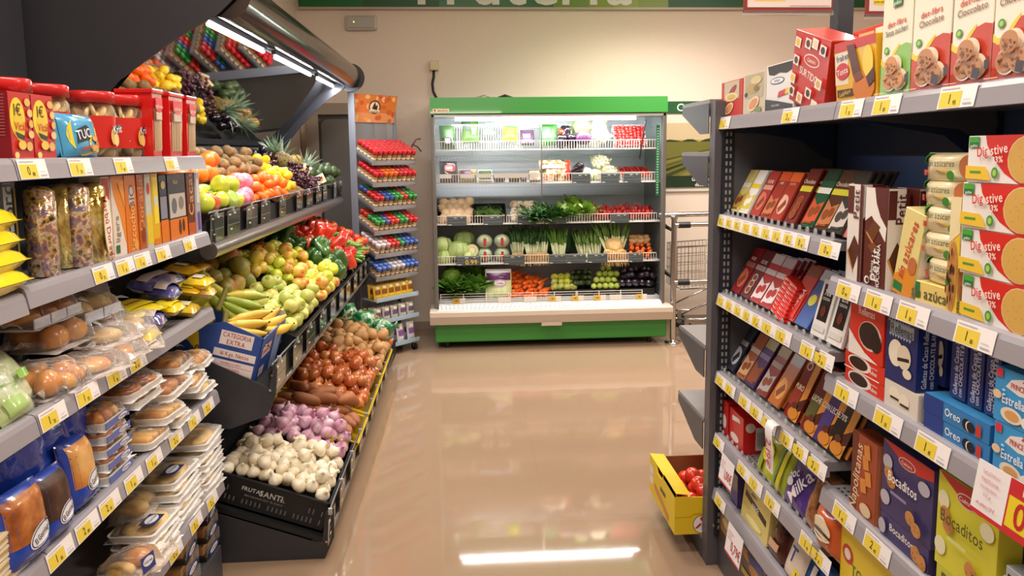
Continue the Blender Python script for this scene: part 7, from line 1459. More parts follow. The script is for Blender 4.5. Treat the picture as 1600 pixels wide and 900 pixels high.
RS('biscuit_bag', 'orange bag with a cream striped biscuit low on the fourth rack', 'biscuit bag', 1297, 'D', 0.12, 0.12, 0.05, 'c85a24', [('e', 'e8dcc0', 0.5, 0.6, 0.36, 0.28), ('e', '3c2018', 0.5, 0.5, 0.36, 0.1), ('e', 'e8dcc0', 0.5, 0.44, 0.36, 0.08)], X=0.975, tilt=0)
# ---- shelf E
RP('snack_carton', 'violet box tucked behind the 1,00 card', 'snack carton', 1142, 1152, 'E', 0.12, 0.08, '4a3a7a', [], X=0.985)
RP('snack_carton', 'cream yellow box with a slanted black and white title', 'snack carton', 1158, 1198, 'E', 0.155, 0.07, 'e0d488', [('r', 'dccb78', 0, 0, 1, 1), ('p', '2a1c1c', [(0.08, 0.68), (0.9, 0.50), (0.9, 0.36), (0.08, 0.54)]), ('t', 'f0ece4', 'choco', 0.4, 0.72, 0.12, 0, 0.9), ('t', '2a1c1c', 'choco', 0.4, 0.725, 0.10, 0, 0.9), ('t', 'f0ece4', 'snack', 0.5, 0.52, 0.13, 0, 0.9), ('e', 'f0e8a0', 0.5, 0.15, 0.3, 0.08)], X=0.98, lean=-6)
RS('snack_bag', 'dark brown bag beside the cream yellow box', 'snack bag', 1213, 'E', 0.11, 0.16, 0.05, '4a2018', [('r', 'c8a080', 0.2, 0.2, 0.8, 0.35), ('r', '2a1410', 0.1, 0.6, 0.9, 0.9)])
RS('snack_bag', 'blue bag with a cream face and yellow 1 euro disc', 'snack bag', 1243, 'E', 0.14, 0.15, 0.05, '3a70b8', [('r', 'd8c8b8', 0.15, 0.1, 0.9, 0.85), ('t', '2a5aa0', 'T', 0.4, 0.55, 0.3), ('e', 'e8d23a', 0.72, 0.25, 0.14, 0.12), ('t', '2a2a20', '1', 0.72, 0.25, 0.12)])
RS('snack_bag', 'plain blue bag nearest the camera on the fifth rack', 'snack bag', 1272, 'E', 0.1, 0.14, 0.05, '2f5aa8', [('r', 'e0d8cc', 0.2, 0.2, 0.5, 0.8)])
# ---- base
RS('nut_bag', 'clear bag of tan flakes at the far end of the base', 'bag', 1121, 'G', 0.13, 0.2, 0.07, nmat([(0.35, 'a87848'), (0.6, 'd8b080')], 25, 0.3, bump=0.6, bscale=30, coat=0.7), [('r', 'c8a070', 0.1, 0.05, 0.9, 0.2)], X=0.99, tilt=5)
RP('snack_carton', 'brown patterned box on the base below the 0,79 card', 'snack carton', 1124, 1152, 'G', 0.16, 0.08, '6a5038', [('r', '8a6a4a', 0.1, 0.3, 0.8, 0.8), ('e', 'c8b080', 0.4, 0.6, 0.2, 0.12), ('p', '3a2a20', [(0, 0.3), (1, 0.15), (1, 0.0), (0, 0)]), ('r', 'd8b83a', 0.6, 0.85, 0.95, 0.95)])
RP('snack_carton', 'brown and yellow box nearest the camera on the base', 'snack carton', 1156, 1196, 'G', 0.15, 0.08, '5a4a5a', [('r', '7a6a5a', 0, 0.5, 1, 1), ('e', 'd8a860', 0.3, 0.6, 0.2, 0.14), ('e', 'c89050', 0.6, 0.4, 0.22, 0.14), ('p', '3a4a9a', [(0.3, 0.7), (0.9, 0.8), (0.9, 0.6), (0.4, 0.5)]), ('r', 'd8c03a', 0.1, 0.05, 0.7, 0.2)])
# ---- promotional cards on the rails
def promo(u, X, Z, w, h, items, lb, tilt=-8, dy=0.0):
    y = yl(u, X, Z); b = MB(); b.box(-w / 2, 0, -h, w / 2, 0.0012, 0, mat('f2eef0', 0.35)); b.decals((-w / 2, 0, -h), (1, 0, 0), (0, 0, 1), w, h, items)
    return b.thing('price_card', lb, 'price card', (X, y, Z), Euler((R(tilt), 0, R(-90)), 'XYZ'))
promo(1138, GX - 0.008, 0.528, 0.125, 0.10, [('r', 'c82c3a', 0, 0, 1, 0.06), ('t', 'c02838', '1,00€', 0.68, 0.40, 0.32, 0, 0.7), ('r', 'd89aa0', 0.08, 0.75, 0.4, 0.78), ('r', 'd89aa0', 0.08, 0.65, 0.3, 0.68), ('r', 'd89aa0', 0.08, 0.55, 0.35, 0.58)], 'white one euro price card with red edge, hanging above the other')
promo(1150, GX - 0.008, 0.300, 0.14, 0.11, [('r', 'c82c3a', 0, 0, 1, 0.06), ('t', 'c02838', '0,79€', 0.66, 0.40, 0.32, 0, 0.7), ('r', 'd89aa0', 0.08, 0.75, 0.45, 0.78), ('r', 'd89aa0', 0.08, 0.65, 0.35, 0.68), ('r', 'd89aa0', 0.08, 0.55, 0.4, 0.58)], 'white 0,79 € price card with red edge, lowest on the gondola end')
pts = [(0.012, 0.0), (-0.004, 0.018), (-0.022, 0.016), (-0.03, 0.0), (-0.028, -0.03), (-0.024, -0.06), (-0.022, -0.10), (-0.022, -0.14)]
b = MB(); hw = 0.026; vs = []
for x, z in pts: vs += [(x, -hw, z), (x, hw, z)]
b.add(vs, [(2 * i, 2 * i + 2, 2 * i + 3, 2 * i + 1) for i in range(len(pts) - 1)], mat('f4f0f2', 0.35), True)
b.decals((-0.0245, hw, -0.14), (0, -1, 0), (0, 0, 1), 2 * hw, 0.12, [('t', 'c02838', '2,19€', 0.5, 0.5, 0.28, -90, 0.9)], e0=0.004)
b.thing('price_strip', 'curled white paper strip reading 2,19 € hanging from the third rack rail', 'price strip', (GX, yl(1215, GX, 0.79), 0.795))
y8 = yl(1565, GX - 0.02, 0.98)
b = MB(); W_, H_ = 0.29, 0.098; b.box(-W_ / 2, 0, -H_, W_ / 2, 0.0015, 0, mat('f0ecee', 0.35))
b.decals((-W_ / 2, 0, -H_), (1, 0, 0), (0, 0, 1), W_, H_, [('p', 'c82c34', [(0, 0), (1, 0), (1, 0.08), (0, 0.08)]), ('r', 'c82c34', 0.28, 0.0, 1, 1), ('r', 'e8d028', 0.295, 0.14, 1, 0.70), ('t', 'f4ece8', 'La 2ª unidad', 0.52, 0.85, 0.12, 0, 0.9), ('t', 'c02430', '0,80€', 0.60, 0.43, 0.46, 0, 0.9), ('t', 'd88a94', 'GALLETAS LU', 0.135, 0.84, 0.06, 0, 0.8), ('t', 'd88a94', 'PRINCIPE Estrella', 0.135, 0.70, 0.06, 0, 0.7), ('t', 'd88a94', 'chocolate blanco', 0.135, 0.57, 0.06, 0, 0.7), ('t', 'd88a94', '225 g', 0.135, 0.44, 0.06), ('t', 'b83a48', 'una unidad a 1,59 €', 0.137, 0.24, 0.065, 0, 0.66)])
PCZ = atX(1518, 712, 0.93)[2]
b.thing('promotion_card', 'large white, red and yellow promotion card reading La 2ª unidad', 'promotion card', (GX - 0.012, yl(1518, 0.93, 0.96) - W_ / 2, PCZ), Euler((R(-8), 0, R(-90)), 'XYZ'))
# clear pushers along the bar racks
for dk_ in 'ABCD':
    rt = RS_FAR['ABCD'.index(dk_) + 1][0]; mp = None
    for i in range(17):
        y = YJ + 0.03 + i * 0.049
        if mp is None:
            b = MB(); pl_ = [(0.009 * math.cos(R(a)), 0.012 + 0.009 * math.sin(R(a))) for a in range(0, 181, 30)] + [(-0.009, 0), (0.009, 0)]
            b.ext(pl_, 0, -0.003, 0.0, film('e4e8ea', 0.8, 0.1, 0)); mp = b.mesh('clear_divider')
        o = bpy.data.objects.new('clear_divider', mp); C.objects.link(o); o.parent = rt; bs = _base[root_of(rt)]
        o.location = (GX + 0.028 - bs[0], y - bs[1], RDK[dk_] - bs[2])
# ---- cards hanging over the gondola
for (ua, ub, vb, lb) in ((1162, 1301, 20, 'framed offer card hanging over the far bay of the right gondola'), (1352, 1440, 26, 'framed offer card hanging behind the cream biscuit boxes')):
    pa, pb = atY(ua, vb, 2.5), atY(ub, vb - 3, 2.5); w_ = pb[0] - pa[0]; z0 = pa[2]
    t = empty('hanging_card', lb, 'offer card', ((pa[0] + pb[0]) / 2, 2.5, z0))
    MB().box(pa[0], 2.5, z0, pb[0], 2.506, z0 + 0.24, mat('8a3a34', 0.35)).part('card_frame', t)
    b = MB(); b.box(pa[0] + 0.012, 2.4985, z0 + 0.018, pb[0] - 0.006, 2.4995, z0 + 0.23, mat('e0cfc8', 0.4))
    b.decals((pa[0] + 0.012, 2.4985, z0 + 0.018), (1, 0, 0), (0, 0, 1), w_ - 0.018, 0.21, [('r', 'e8d23a', 0.08, 0.10, 0.45, 0.7), ('t', '8a6a20', 'precio unidad 2,00 €', 0.27, 0.15, 0.05, 0, 0.5), ('r', 'c9a8a0', 0.5, 0.02, 0.98, 0.03)]); b.part('card', t)
    MB().box(pa[0], 2.493, z0 - 0.008, pb[0], 2.51, z0 + 0.006, M_GLASS).part('card_holder', t)
    for x in (pa[0] + 0.03, pb[0] - 0.03): MB().cyl((x, 2.503, z0 + 0.24), (x, 2.503, CEIL), 0.0015, 0.0015, M_STEEL, 5).part('hanging_wire', t)
# ================================================================== packets on the left gondola
LDK = {'1': 1.644, '2': 1.364, '3': 1.079, '4': 0.756, '5': 0.402, '0': 0.131}
def LP(name, lb, cat, u0, u1, dk_, h, d, col, F=(), side=(), T=(), X=-0.975, dz=0.0, lean=0, yaw=0, group=None, tip=0, b=None):
    z = LDK[dk_] + dz; ya, yb = yl(u0, X, z + h * 0.3), yl(u1, X, z + h * 0.3); w = abs(ya - yb)
    if b is None: b = carton(w, d, h, col, F, (), side, T)
    return b.thing(name, lb, cat, (X - d / 2, (ya + yb) / 2, z), Euler((R(lean), R(tip), R(90 + yaw)), 'XYZ'), group=group)
# ---- top shelf
vit = [('r', 'c0201e', 0, 0, 1, 1), ('e', 'e8d030', 0.36, 0.62, 0.34, 0.30), ('e', 'e0c028', 0.40, 0.50, 0.26, 0.22), ('t', '6a3a14', '1€', 0.36, 0.74, 0.17, 0, 0.9), ('t', 'c8301e', 'Vitál', 0.42, 0.50, 0.12, 0, 0.8), ('p', '2a2a34', [(0.18, 0.42), (0.6, 0.36), (0.72, 0.44), (0.55, 0.30), (0.3, 0.33)]),
       ('e', 'd8b060', 0.82, 0.86, 0.14, 0.06), ('e', 'e0c080', 0.9, 0.70, 0.13, 0.06), ('e', 'd8b060', 0.92, 0.54, 0.11, 0.06), ('e', 'e0c080', 0.88, 0.38, 0.13, 0.06), ('e', 'e8c050', 0.42, 0.22, 0.18, 0.07), ('e', 'd8b060', 0.74, 0.20, 0.14, 0.07), ('e', 'e8d080', 0.12, 0.07, 0.1, 0.05)]
vits = [('r', '9a1624', 0, 0, 1, 1)] + [('r', 'c86a70', 0.3, 0.94 - 0.045 * i, 0.9, 0.955 - 0.045 * i) for i in range(14)]
LP('cracker_box', 'red cracker box with yellow 1 € oval, nearest the left edge', 'cracker box', 17, 51, '1', 0.148, 0.07, 'c0201e', vit, vits)
LP('cracker_box', 'red cracker box with yellow 1 € oval, beside the blue and yellow bag', 'cracker box', 53, 86, '1', 0.148, 0.07, 'c0201e', vit, [])
def LS(name, lb, cat, u, dk_, w, h, d, col, items, X=-0.99, tilt=8, dz=0.0, yaw=0, tip=0):
    z = LDK[dk_] + dz; y = yl(u, X, z + h * 0.4)
    return sachet(w, h, d, col, items).thing(name, lb, cat, (X, y, z), Euler((R(-tilt), R(tip), R(90 + yaw)), 'XYZ'))
LS('cracker_bag', 'light blue bag with a red tag behind the yellow printed bag', 'cracker bag', 96, '1', 0.11, 0.115, 0.04, '3c9cd0', [('r', 'c8dce4', 0.25, 0.1, 0.7, 0.8), ('p', 'c83a44', [(0.45, 0.5), (0.95, 0.6), (0.95, 0.95), (0.45, 0.98)])], X=-1.005)
tuc = [('r', '4aa0cc', 0.02, 0.02, 0.98, 0.98), ('e', 'e8d028', 0.46, 0.5, 0.38, 0.46), ('e', 'e0b828', 0.72, 0.3, 0.2, 0.2), ('p', '242c3c', [(0.22, 0.30), (0.56, 0.40), (0.60, 0.66), (0.52, 0.72), (0.26, 0.62)]), ('t', 'f0f0f0', 'TUC', 0.41, 0.52, 0.20, 8, 0.9), ('e', 'd89a3c', 0.72, 0.42, 0.1, 0.07), ('e', 'c8803a', 0.8, 0.3, 0.1, 0.08), ('e', 'e0a850', 0.66, 0.22, 0.1, 0.06), ('p', 'c83a34', [(0.3, 0.16), (0.55, 0.2), (0.52, 0.24), (0.3, 0.22)])]
LS('cracker_bag', 'blue bag with a big yellow round print', 'cracker bag', 123, '1', 0.155, 0.115, 0.05, '5aa8cc', tuc, X=-0.985, yaw=-4)
def cracker_jar(lb, u, X, r=0.064, h=0.165, lab=True):
    z = LDK['1']; y = yl(u, X, z + 0.1)
    t = empty('cracker_jar', lb, 'jar', (X, y, z), (0, 0, R(90)))
    rr = random.Random(u); b = MB()
    sq = lambda tt, zz: 1 + 0.05 * math.cos(4 * tt)
    b.lathe([(r * 0.9, 0.0), (r, 0.006), (r, h * 0.86), (r * 0.88, h * 0.95), (r * 0.88, h)], film('f4ecdc', 0.985, 0.05, 0, 25, 1.3), 24, rib=sq); b.lpart('jar_body', t, 'clear plastic jar')
    b = MB()
    for k in range(70):
        zz = 0.012 + (h - 0.03) * (k / 70); a = k * 2.4; q = r * 0.60 * (0.6 + 0.4 * (k % 3) / 2)
        b.lathe([(0.0001, -0.004), (0.022, -0.004), (0.024, 0), (0.022, 0.004), (0.0001, 0.004)], nmat([(0.3, 'f0cc84'), (0.7, 'fff0c4')], 30, 0.7, rand=False), 10, Matrix.Translation((q * math.cos(a), q * math.sin(a), zz)) @ Euler((rr.uniform(0.8, 2.2), rr.uniform(-0.6, 0.6), a)).to_matrix().to_4x4())
    b.lpart('crackers', t)
    b = MB(); b.lathe([(r * 0.94, h * 0.97), (r * 1.03, h * 0.97), (r * 1.03, h + 0.022), (r * 0.98, h + 0.027), (0.0001, h + 0.027)], mat('cc2220', 0.3, coat=0.3), 28, rib=sq); b.lpart('lid', t, 'red screw lid')
    if lab:
        b = MB(); seg = 20; vs = []; z0, z1 = h * 0.18, h * 0.74
        for i in range(seg + 1):
            a = -PI / 2 + (i / seg - 0.5) * 3.6; q = r * (1 + 0.05 * math.cos(4 * a)) + 0.0008; vs += [(q * math.cos(a), q * math.sin(a), z0), (q * math.cos(a), q * math.sin(a), z1)]
        b.add(vs, [(2 * i, 2 * i + 2, 2 * i + 3, 2 * i + 1) for i in range(seg)], mat('cc2a22', 0.35), True)
        b.decals((-r * 0.55, -r * 1.06, z0), (1, 0, 0), (0, 0, 1), r * 1.1, z1 - z0, [('e', 'e0b048', 0.30, 0.36, 0.24, 0.26), ('e', 'e8c878', 0.5, 0.26, 0.2, 0.2), ('p', '1c1c24', [(0.25, 0.42), (1.0, 0.55), (1.0, 0.78), (0.25, 0.66)]), ('t', 'f0ece8', 'Krit', 0.62, 0.60, 0.24, 6, 0.95)], e0=0.002); b.lpart('label', t)
    return t
cracker_jar('clear jar of crackers with red lid cut by the left edge', 4, -1.10)
cracker_jar('clear jar of crackers with red lid behind the red boxes', 66, -1.10)
cracker_jar('clear jar of crackers with red lid and red label behind the blue bag', 142, -1.085)
cracker_jar('clear jar of crackers with red lid and red label next to the red tubs', 186, -1.07)
def tub(u0, u1, lb):
    X = -0.972; z = LDK['1']; ya, yb = yl(u0, X, z + .05), yl(u1, X, z + .05); w = yb - ya; h = 0.205; d = 0.11
    t = empty('breadstick_tub', lb, 'tub', (X - d / 2, (ya + yb) / 2, z), (0, 0, R(90)))
    b = MB(); m = mat('d4201e', 0.22, coat=0.5); k = 0.84
    b.add([(-w / 2 * k, -d / 2 * k, 0), (w / 2 * k, -d / 2 * k, 0), (w / 2 * k, d / 2 * k, 0), (-w / 2 * k, d / 2 * k, 0), (-w / 2, -d / 2, h), (w / 2, -d / 2, h), (w / 2, d / 2, h), (-w / 2, d / 2, h)], [(0, 1, 5, 4), (1, 2, 6, 5), (2, 3, 7, 6), (3, 0, 4, 7), (3, 2, 1, 0)], m); b.lpart('tub_body', t)
    MB().bbox(-w / 2 - 0.005, -d / 2 - 0.005, h - 0.004, w / 2 + 0.005, d / 2 + 0.005, h + 0.010, m, 0.003).lpart('lid', t)
    b = MB(); dz_ = d / 2 * (1 - k) / h
    O = Vector((-w * 0.34, -d / 2 * k - 0.001 - 0.02 * dz_, 0.02)); V = Vector((0, -dz_, 1)).normalized(); W_, H_ = w * 0.68, h * 0.82
    it = [('r', 'c8a878', 0, 0, 1, 0.80)] + [('p', ['e0c498', 'b08850', 'd8b888'][i % 3], [(0.04 + i * 0.085, 0.02), (0.09 + i * 0.085, 0.02), (0.11 + i * 0.08, 0.76), (0.06 + i * 0.08, 0.78)]) for i in range(11)] + [('r', '8a3c30', 0, 0.58, 1, 0.76), ('r', 'd0b8a0', 0.1, 0.60, 0.9, 0.74), ('p', 'd4201e', [(0, 0.8), (0, 1), (1, 1), (1, 0.8), (0.5, 0.72)]), ('t', 'f0e0d8', 'CUÉTARA', 0.5, 0.84, 0.05)]
    b.decals(O, (1, 0, 0), V, W_, H_, it); b.lpart('window', t, 'clear window showing breadsticks')
tub(242, 257, 'red plastic tub of breadsticks next to the cracker jar'); tub(268, 289, 'red plastic tub of breadsticks in the middle of three'); tub(295, 309, 'red plastic tub of breadsticks nearest the fruit stand')
# ---- second shelf
for k in range(4):
    z = 1.362 + 0.043 * k; b = sachet(0.22, 0.11, 0.062, 'f6dc10', [('r', 'f8e840', 0.1, 0.3, 0.8, 0.6), ('r', 'b8a878', 0.7, 0.4, 0.97, 0.55)])
    b.thing('yellow_packet', ['lowest', 'second lowest', 'second highest', 'topmost'][k] + ' yellow packet of the stack at the left edge', 'packet', (-0.945, 1.55 + 0.006 * (k % 2), z + 0.024), Euler((R(-84), 0, R(90 + 3 * k)), 'XYZ'))
LP('dark_box', 'dark box with silver lettering behind the yellow packets', 'box', 3, 32, '2', 0.24, 0.06, '23262c', [('r', 'a8b8c4', 0.3, 0.45, 0.75, 0.95), ('t', '2c3038', 'Fiord', 0.52, 0.7, 0.16, 90), ('r', '8a7a3a', 0.85, 0.2, 0.95, 0.9)], X=-1.03)
foil = nmat([(0.30, '2c1c34'), (0.40, 'c8a040'), (0.5, 'e8e0d0'), (0.58, 'c87830'), (0.66, '7090b8'), (0.74, 'b03038')], 48, 0.12, detail=2, bump=0.6, bscale=70, coat=1.0, metal=0.5)
gold = nmat([(0.3, '8a6a20'), (0.5, 'e8d070'), (0.7, 'f8f0c0')], 30, 0.12, bump=0.8, bscale=40, coat=1.0, metal=0.7)
for i, (u, X, m, lb) in enumerate(((66, -1.01, foil, 'foil wrapped biscuit roll nearest the yellow packets'), (96, -1.035, gold, 'gold foil biscuit roll behind the colourful rolls'), (121, -1.005, foil, 'foil wrapped biscuit roll in the middle of the rolls'), (147, -1.0, gold, 'gold foil biscuit roll with red lettering down an oval'))):
    y = yl(u, X, 1.45); b = MB(); r = 0.034; b.lathe([(0.0001, 0), (r, 0.003), (r, 0.205), (r * 0.5, 0.216), (0.0001, 0.218)], m, 18, rib=lambda t, z: 1 + 0.02 * math.sin(9 * t + z * 60))
    if 'red lettering' in lb: b.decals((-r * 0.6, -r - 0.002, 0.02), (1, 0, 0), (0, 0, 1), r * 1.4, 0.16, [('e', 'd8c878', 0.5, 0.5, 0.48, 0.5), ('e', 'f0ece0', 0.5, 0.5, 0.4, 0.46), ('t', 'c03028', 'Marbú Dorada', 0.5, 0.45, 0.13, -82, 1.0)])
    b.thing('biscuit_roll', lb, 'biscuit roll', (X, y, 1.3645), (0, 0, R(90)))
PK2 = [(163, 176, 0.231, 'e8ddd0', [('r', 'b83038', 0.05, 0.72, 0.9, 0.98), ('e', '4c9a3a', 0.4, 0.65, 0.3, 0.035), ('r', '2a6a34', 0.2, 0.05, 0.8, 0.16)], 'narrow pinkish white biscuit box with a red top'),
 (178, 197, 0.231, 'ecdcd0', [('p', 'e88a28', [(1, 0.1), (1, 1), (0, 1), (0.2, 0.75), (0.6, 0.5)]), ('t', '8a8a70', 'ligera', 0.3, 0.35, 0.10, 90), ('r', '2a6a34', 0.1, 0.05, 0.4, 0.15), ('p', 'f0a040', [(0.5, 0.9), (1, 0.95), (1, 0.6)])], 'white biscuit box with an orange corner'),
 (199, 216, 0.231, 'e07a20', [('r', 'c8c8cc', 0.3, 0.62, 0.8, 0.85), ('t', '8a5a3a', 'BIO', 0.55, 0.72, 0.14, 90), ('t', 'f0b878', 'Bizcocho', 0.5, 0.3, 0.14, 90, 0.8), ('e', 'e8a048', 0.7, 0.1, 0.2, 0.06)], 'orange biscuit box with a silver BIO panel'),
 (218, 228, 0.231, 'b8561c', [('t', 'd89050', 'Dorada', 0.4, 0.6, 0.15, 90), ('e', '8a3c14', 0.6, 0.2, 0.3, 0.1)], 'narrow rust brown biscuit box'),
 (230, 239, 0.231, 'c8ccc0', [('r', 'e8c828', 0.0, 0.05, 1, 0.45), ('e', 'c83a28', 0.5, 0.8, 0.25, 0.08)], 'narrow pale box with a yellow base'),
 (240, 250, 0.231, 'e8b820', [('r', 'f0d840', 0.2, 0.3, 0.9, 0.95), ('r', 'c8d8d8', 0.3, 0.55, 0.8, 0.68), ('r', 'e07a20', 0, 0, 1, 0.1)], 'narrow bright yellow box'),
 (252, 263, 0.224, '2e2c38', [('r', '8a8a98', 0.05, 0.36, 0.95, 0.68), ('r', 'e0781c', 0, 0, 1, 0.34), ('e', 'c8b070', 0.5, 0.85, 0.3, 0.06)], 'dark box with orange base, farther from the brown one'),
 (265, 292, 0.224, '33303c', [('r', 'c8c0b8', 0.05, 0.34, 0.95, 0.70), ('e', '6a6a70', 0.3, 0.52, 0.15, 0.12), ('e', '8a8078', 0.7, 0.55, 0.15, 0.1), ('r', 'e0781c', 0, 0, 1, 0.32), ('e', '5a2c14', 0.55, 0.18, 0.08, 0.12), ('e', '5a2c14', 0.75, 0.2, 0.07, 0.1), ('t', 'c8a070', 'Noir', 0.4, 0.88, 0.07)], 'wide dark box with silver print and orange base'),
 (294, 305, 0.224, '6e2c18', [('t', 'd8a060', 'Cacao', 0.5, 0.7, 0.2, 90), ('r', 'c8581c', 0, 0, 1, 0.2)], 'brown box near the end of the second shelf'),
 (307, 314, 0.224, 'b8b4c0', [('r', '6a4a9a', 0.2, 0.05, 0.8, 0.35), ('r', 'e0dce0', 0.2, 0.5, 0.8, 0.9)], 'narrow grey violet packet at the end of the second shelf')]
for u0, u1, h, col, F, lb in PK2: LP('biscuit_box', lb, 'biscuit box', u0, u1, '2', h, 0.055, col, F, [('r', col, 0, 0, 1, 1)] + ([('r', 'e07a20', 0, 0, 1, 0.32)] if 'orange base' in lb else []), X=-0.985)
# ---- breads and pastries
BUN = nmat([(0.3, 'b86a22'), (0.5, 'd89040'), (0.72, 'ecc47c')], 10, 0.35, coat=0.5, rvar=0.12)
PALE = nmat([(0.3, 'b8904c'), (0.5, 'd8b470'), (0.75, 'ecd090')], 14, 0.5, rvar=0.08)
SWIRL = nmat([(0.3, '7a3c14'), (0.5, 'a8602a'), (0.72, 'c88a48')], 22, 0.3, coat=0.6, rvar=0.1)
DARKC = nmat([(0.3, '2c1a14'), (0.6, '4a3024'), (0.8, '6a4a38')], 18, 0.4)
FILMC = film('ffffff', 0.975, 0.08, 0.7, 24, 1.28)
def lump(b, c, rx, ry, rz, m, seed, seg=12, amp=0.12):
    t = MB(); t.lathe(prof(1, 1, 0.05, 0.1, 8), m, seg); vs = []
    for v in t.v:
        v = Vector(v); v *= 1 + amp * noise.noise(v * 1.5 + Vector((seed, 0, seed))); vs.append((c[0] + v.x * rx, c[1] + v.y * ry, c[2] + max(v.z, -0.6) * rz))
    b.add(vs, t.f, m, True)
def wrap(rx, ry, h, seed, tail=True, m=FILMC):
    """crumpled clear film around a pack lying flat; local origin at its base centre"""
    b = MB(); nx, ny = 16, 9; vs = []; off = len(b.v)
    for s_ in (1, 0):
        for j in range(ny + 1):
            for i in range(nx + 1):
                u, v = i / nx, j / ny; x = (u - 0.5) * 2 * rx; y = (v - 0.5) * 2 * ry
                e = (max(0, 1 - (2 * u - 1) ** 6) ** 0.5) * (max(0, 1 - (2 * v - 1) ** 6) ** 0.5)
                wv = noise.noise(Vector((x * 28 + seed, y * 28, seed))) * 0.007 + abs(noise.noise(Vector((x * 60, y * 22 + seed, 3)))) * 0.006
                z = (h * e + wv * (0.4 + e)) if s_ else 0.002
                vs.append((x + wv, y + wv, max(z, 0.001)))
    q = (nx + 1) * (ny + 1); fs = []
    for j in range(ny):
        for i in range(nx):
            a = j * (nx + 1) + i; fs.append((a, a + 1, a + nx + 2, a + nx + 1)); fs.append((q + a, q + a + nx + 1, q + a + nx + 2, q + a + 1))
    b.add(vs, fs, m, True)
    if tail:
        rr = random.Random(seed)
        for sx in (-1, 1):
            vs = []; n = 7
            for k in range(n + 1):
                for e in (0, 1): vs.append((sx * (rx * 0.97 + e * 0.03 * (1 + 0.4 * rr.random())), (k / n - 0.5) * ry * (1.3 + 0.5 * e), h * 0.35 + rr.uniform(-0.012, 0.016)))
            b.add(vs, [(2 * k, 2 * k + 2, 2 * k + 3, 2 * k + 1) for k in range(n)], m, True)
    return b
def put(t_name, lb, cat, parts, P, rot, group=None):
    t = empty(t_name, lb, cat, P, rot, group)
    for nm, b in parts: b.lpart(nm, t)
    return t
def bun_bag(n, m, w, d, h, seed, two=True, band=None):
    """w across (local x), d deep (local y)"""
    b = MB(); rr = random.Random(seed)
    for r_ in range(2 if two else 1):
        for i in range(n): lump(b, ((i + 0.5) / n * w * 0.86 - w * 0.43, (r_ - 0.5) * d * 0.44 if two else 0, h * 0.42), w * 0.44 / n * 1.02, d * (0.23 if two else 0.42), h * 0.5, m, seed + i + r_ * 7)
    ps = [('bread', b), ('film', wrap(w / 2, d / 2, h * 1.02, seed))]
    if band: bb = MB(); bb.add([(band[1], -d / 2 - 0.002, 0.004), (band[2], -d / 2 - 0.002, 0.004), (band[2], -d / 2 - 0.002, h * 0.8), (band[1], -d / 2 - 0.002, h * 0.8), (band[2], d * 0.3, h * 1.06), (band[1], d * 0.3, h * 1.06), (band[1], -d * 0.4, h * 1.06), (band[2], -d * 0.4, h * 1.06)], [(0, 1, 2, 3), (3, 2, 7, 6), (6, 7, 4, 5)], mat(band[0], 0.25, coat=0.6)); ps.append(('label', bb))
    return ps
def LB(nm, lb, cat, u, dk_, parts, X, dz=0.0, yaw=0, rx=0, ry=0, grp=None):
    z = LDK[dk_] + dz; y = yl(u, X, z + 0.03); return put(nm, lb, cat, parts, (X, y, z + 0.001), Euler((R(rx), R(ry), R(90 + yaw)), 'XYZ'), grp)
# third shelf, from the camera to the fruit stand
GREENB = nmat([(0.35, 'b8c88a'), (0.5, 'dce4c8'), (0.62, '7ab030'), (0.7, 'e8e8d8')], 12, 0.2, bump=0.9, bscale=25, coat=0.9)
LS('bread_bag', 'pale green printed bread bag at the left edge of the third shelf', 'bread bag', 14, '3', 0.16, 0.14, 0.10, GREENB, [('r', '8ac03a', 0.5, 0.45, 0.95, 0.6)], X=-1.02, tilt=25)
LS('bread_bag', 'second pale green bread bag low on the third shelf beside the price label', 'bread bag', 28, '3', 0.12, 0.09, 0.07, GREENB, [('r', 'a8c878', 0.1, 0.1, 0.5, 0.5)], X=-0.985, tilt=35)
LB('bun_bag', 'clear bag of glossy round buns at the front of the third shelf', 'bun bag', 66, '3', bun_bag(2, BUN, 0.17, 0.13, 0.075, 1), -1.03, yaw=5)
LB('bun_bag', 'clear bag of glossy buns stacked on another in the third shelf', 'bun bag', 78, '3', bun_bag(2, BUN, 0.19, 0.15, 0.075, 2), -1.09, dz=0.078, yaw=-4)
LB('bun_bag', 'small bag of buns in front of the stacked buns on the third shelf', 'bun bag', 100, '3', bun_bag(2, BUN, 0.13, 0.09, 0.055, 3, False), -1.0, yaw=8)
def long_bread(seed, n=3, w=0.2, d=0.16):
    b = MB()
    for i in range(n): lump(b, ((i + 0.5) / n * w - w / 2, 0, 0.028), w / n * 0.48, d * 0.46, 0.03, PALE if seed % 2 else BUN, seed + i)
    tr = MB(); 
    for i in range(n): x0 = -w / 2 + w * i / n; tr.box(x0 + 0.003, -d / 2, 0, x0 + w / n - 0.003, -d / 2 + 0.003, 0.028, mat('d8dce8', 0.4)).box(x0 + 0.003, -d / 2, 0, x0 + w / n - 0.003, d / 2, 0.003, mat('d8dce8', 0.4))
    return [('tray', tr), ('bread', b), ('film', wrap(w / 2 + 0.01, d / 2 + 0.008, 0.062, seed))]
LB('roll_tray', 'film wrapped tray of long rolls high at the left of the third shelf', 'bread tray', 40, '3', long_bread(4, 3, 0.22), -1.10, dz=0.16, yaw=0)
LB('roll_tray', 'film wrapped tray of long rolls in the middle of the third shelf', 'bread tray', 118, '3', long_bread(5, 2, 0.18), -1.10, dz=0.12, yaw=-5)
WHITEB = nmat([(0.3, 'c8a888'), (0.45, 'e4dcd4'), (0.7, 'f0ecea')], 14, 0.16, bump=1.0, bscale=28, coat=1.0)
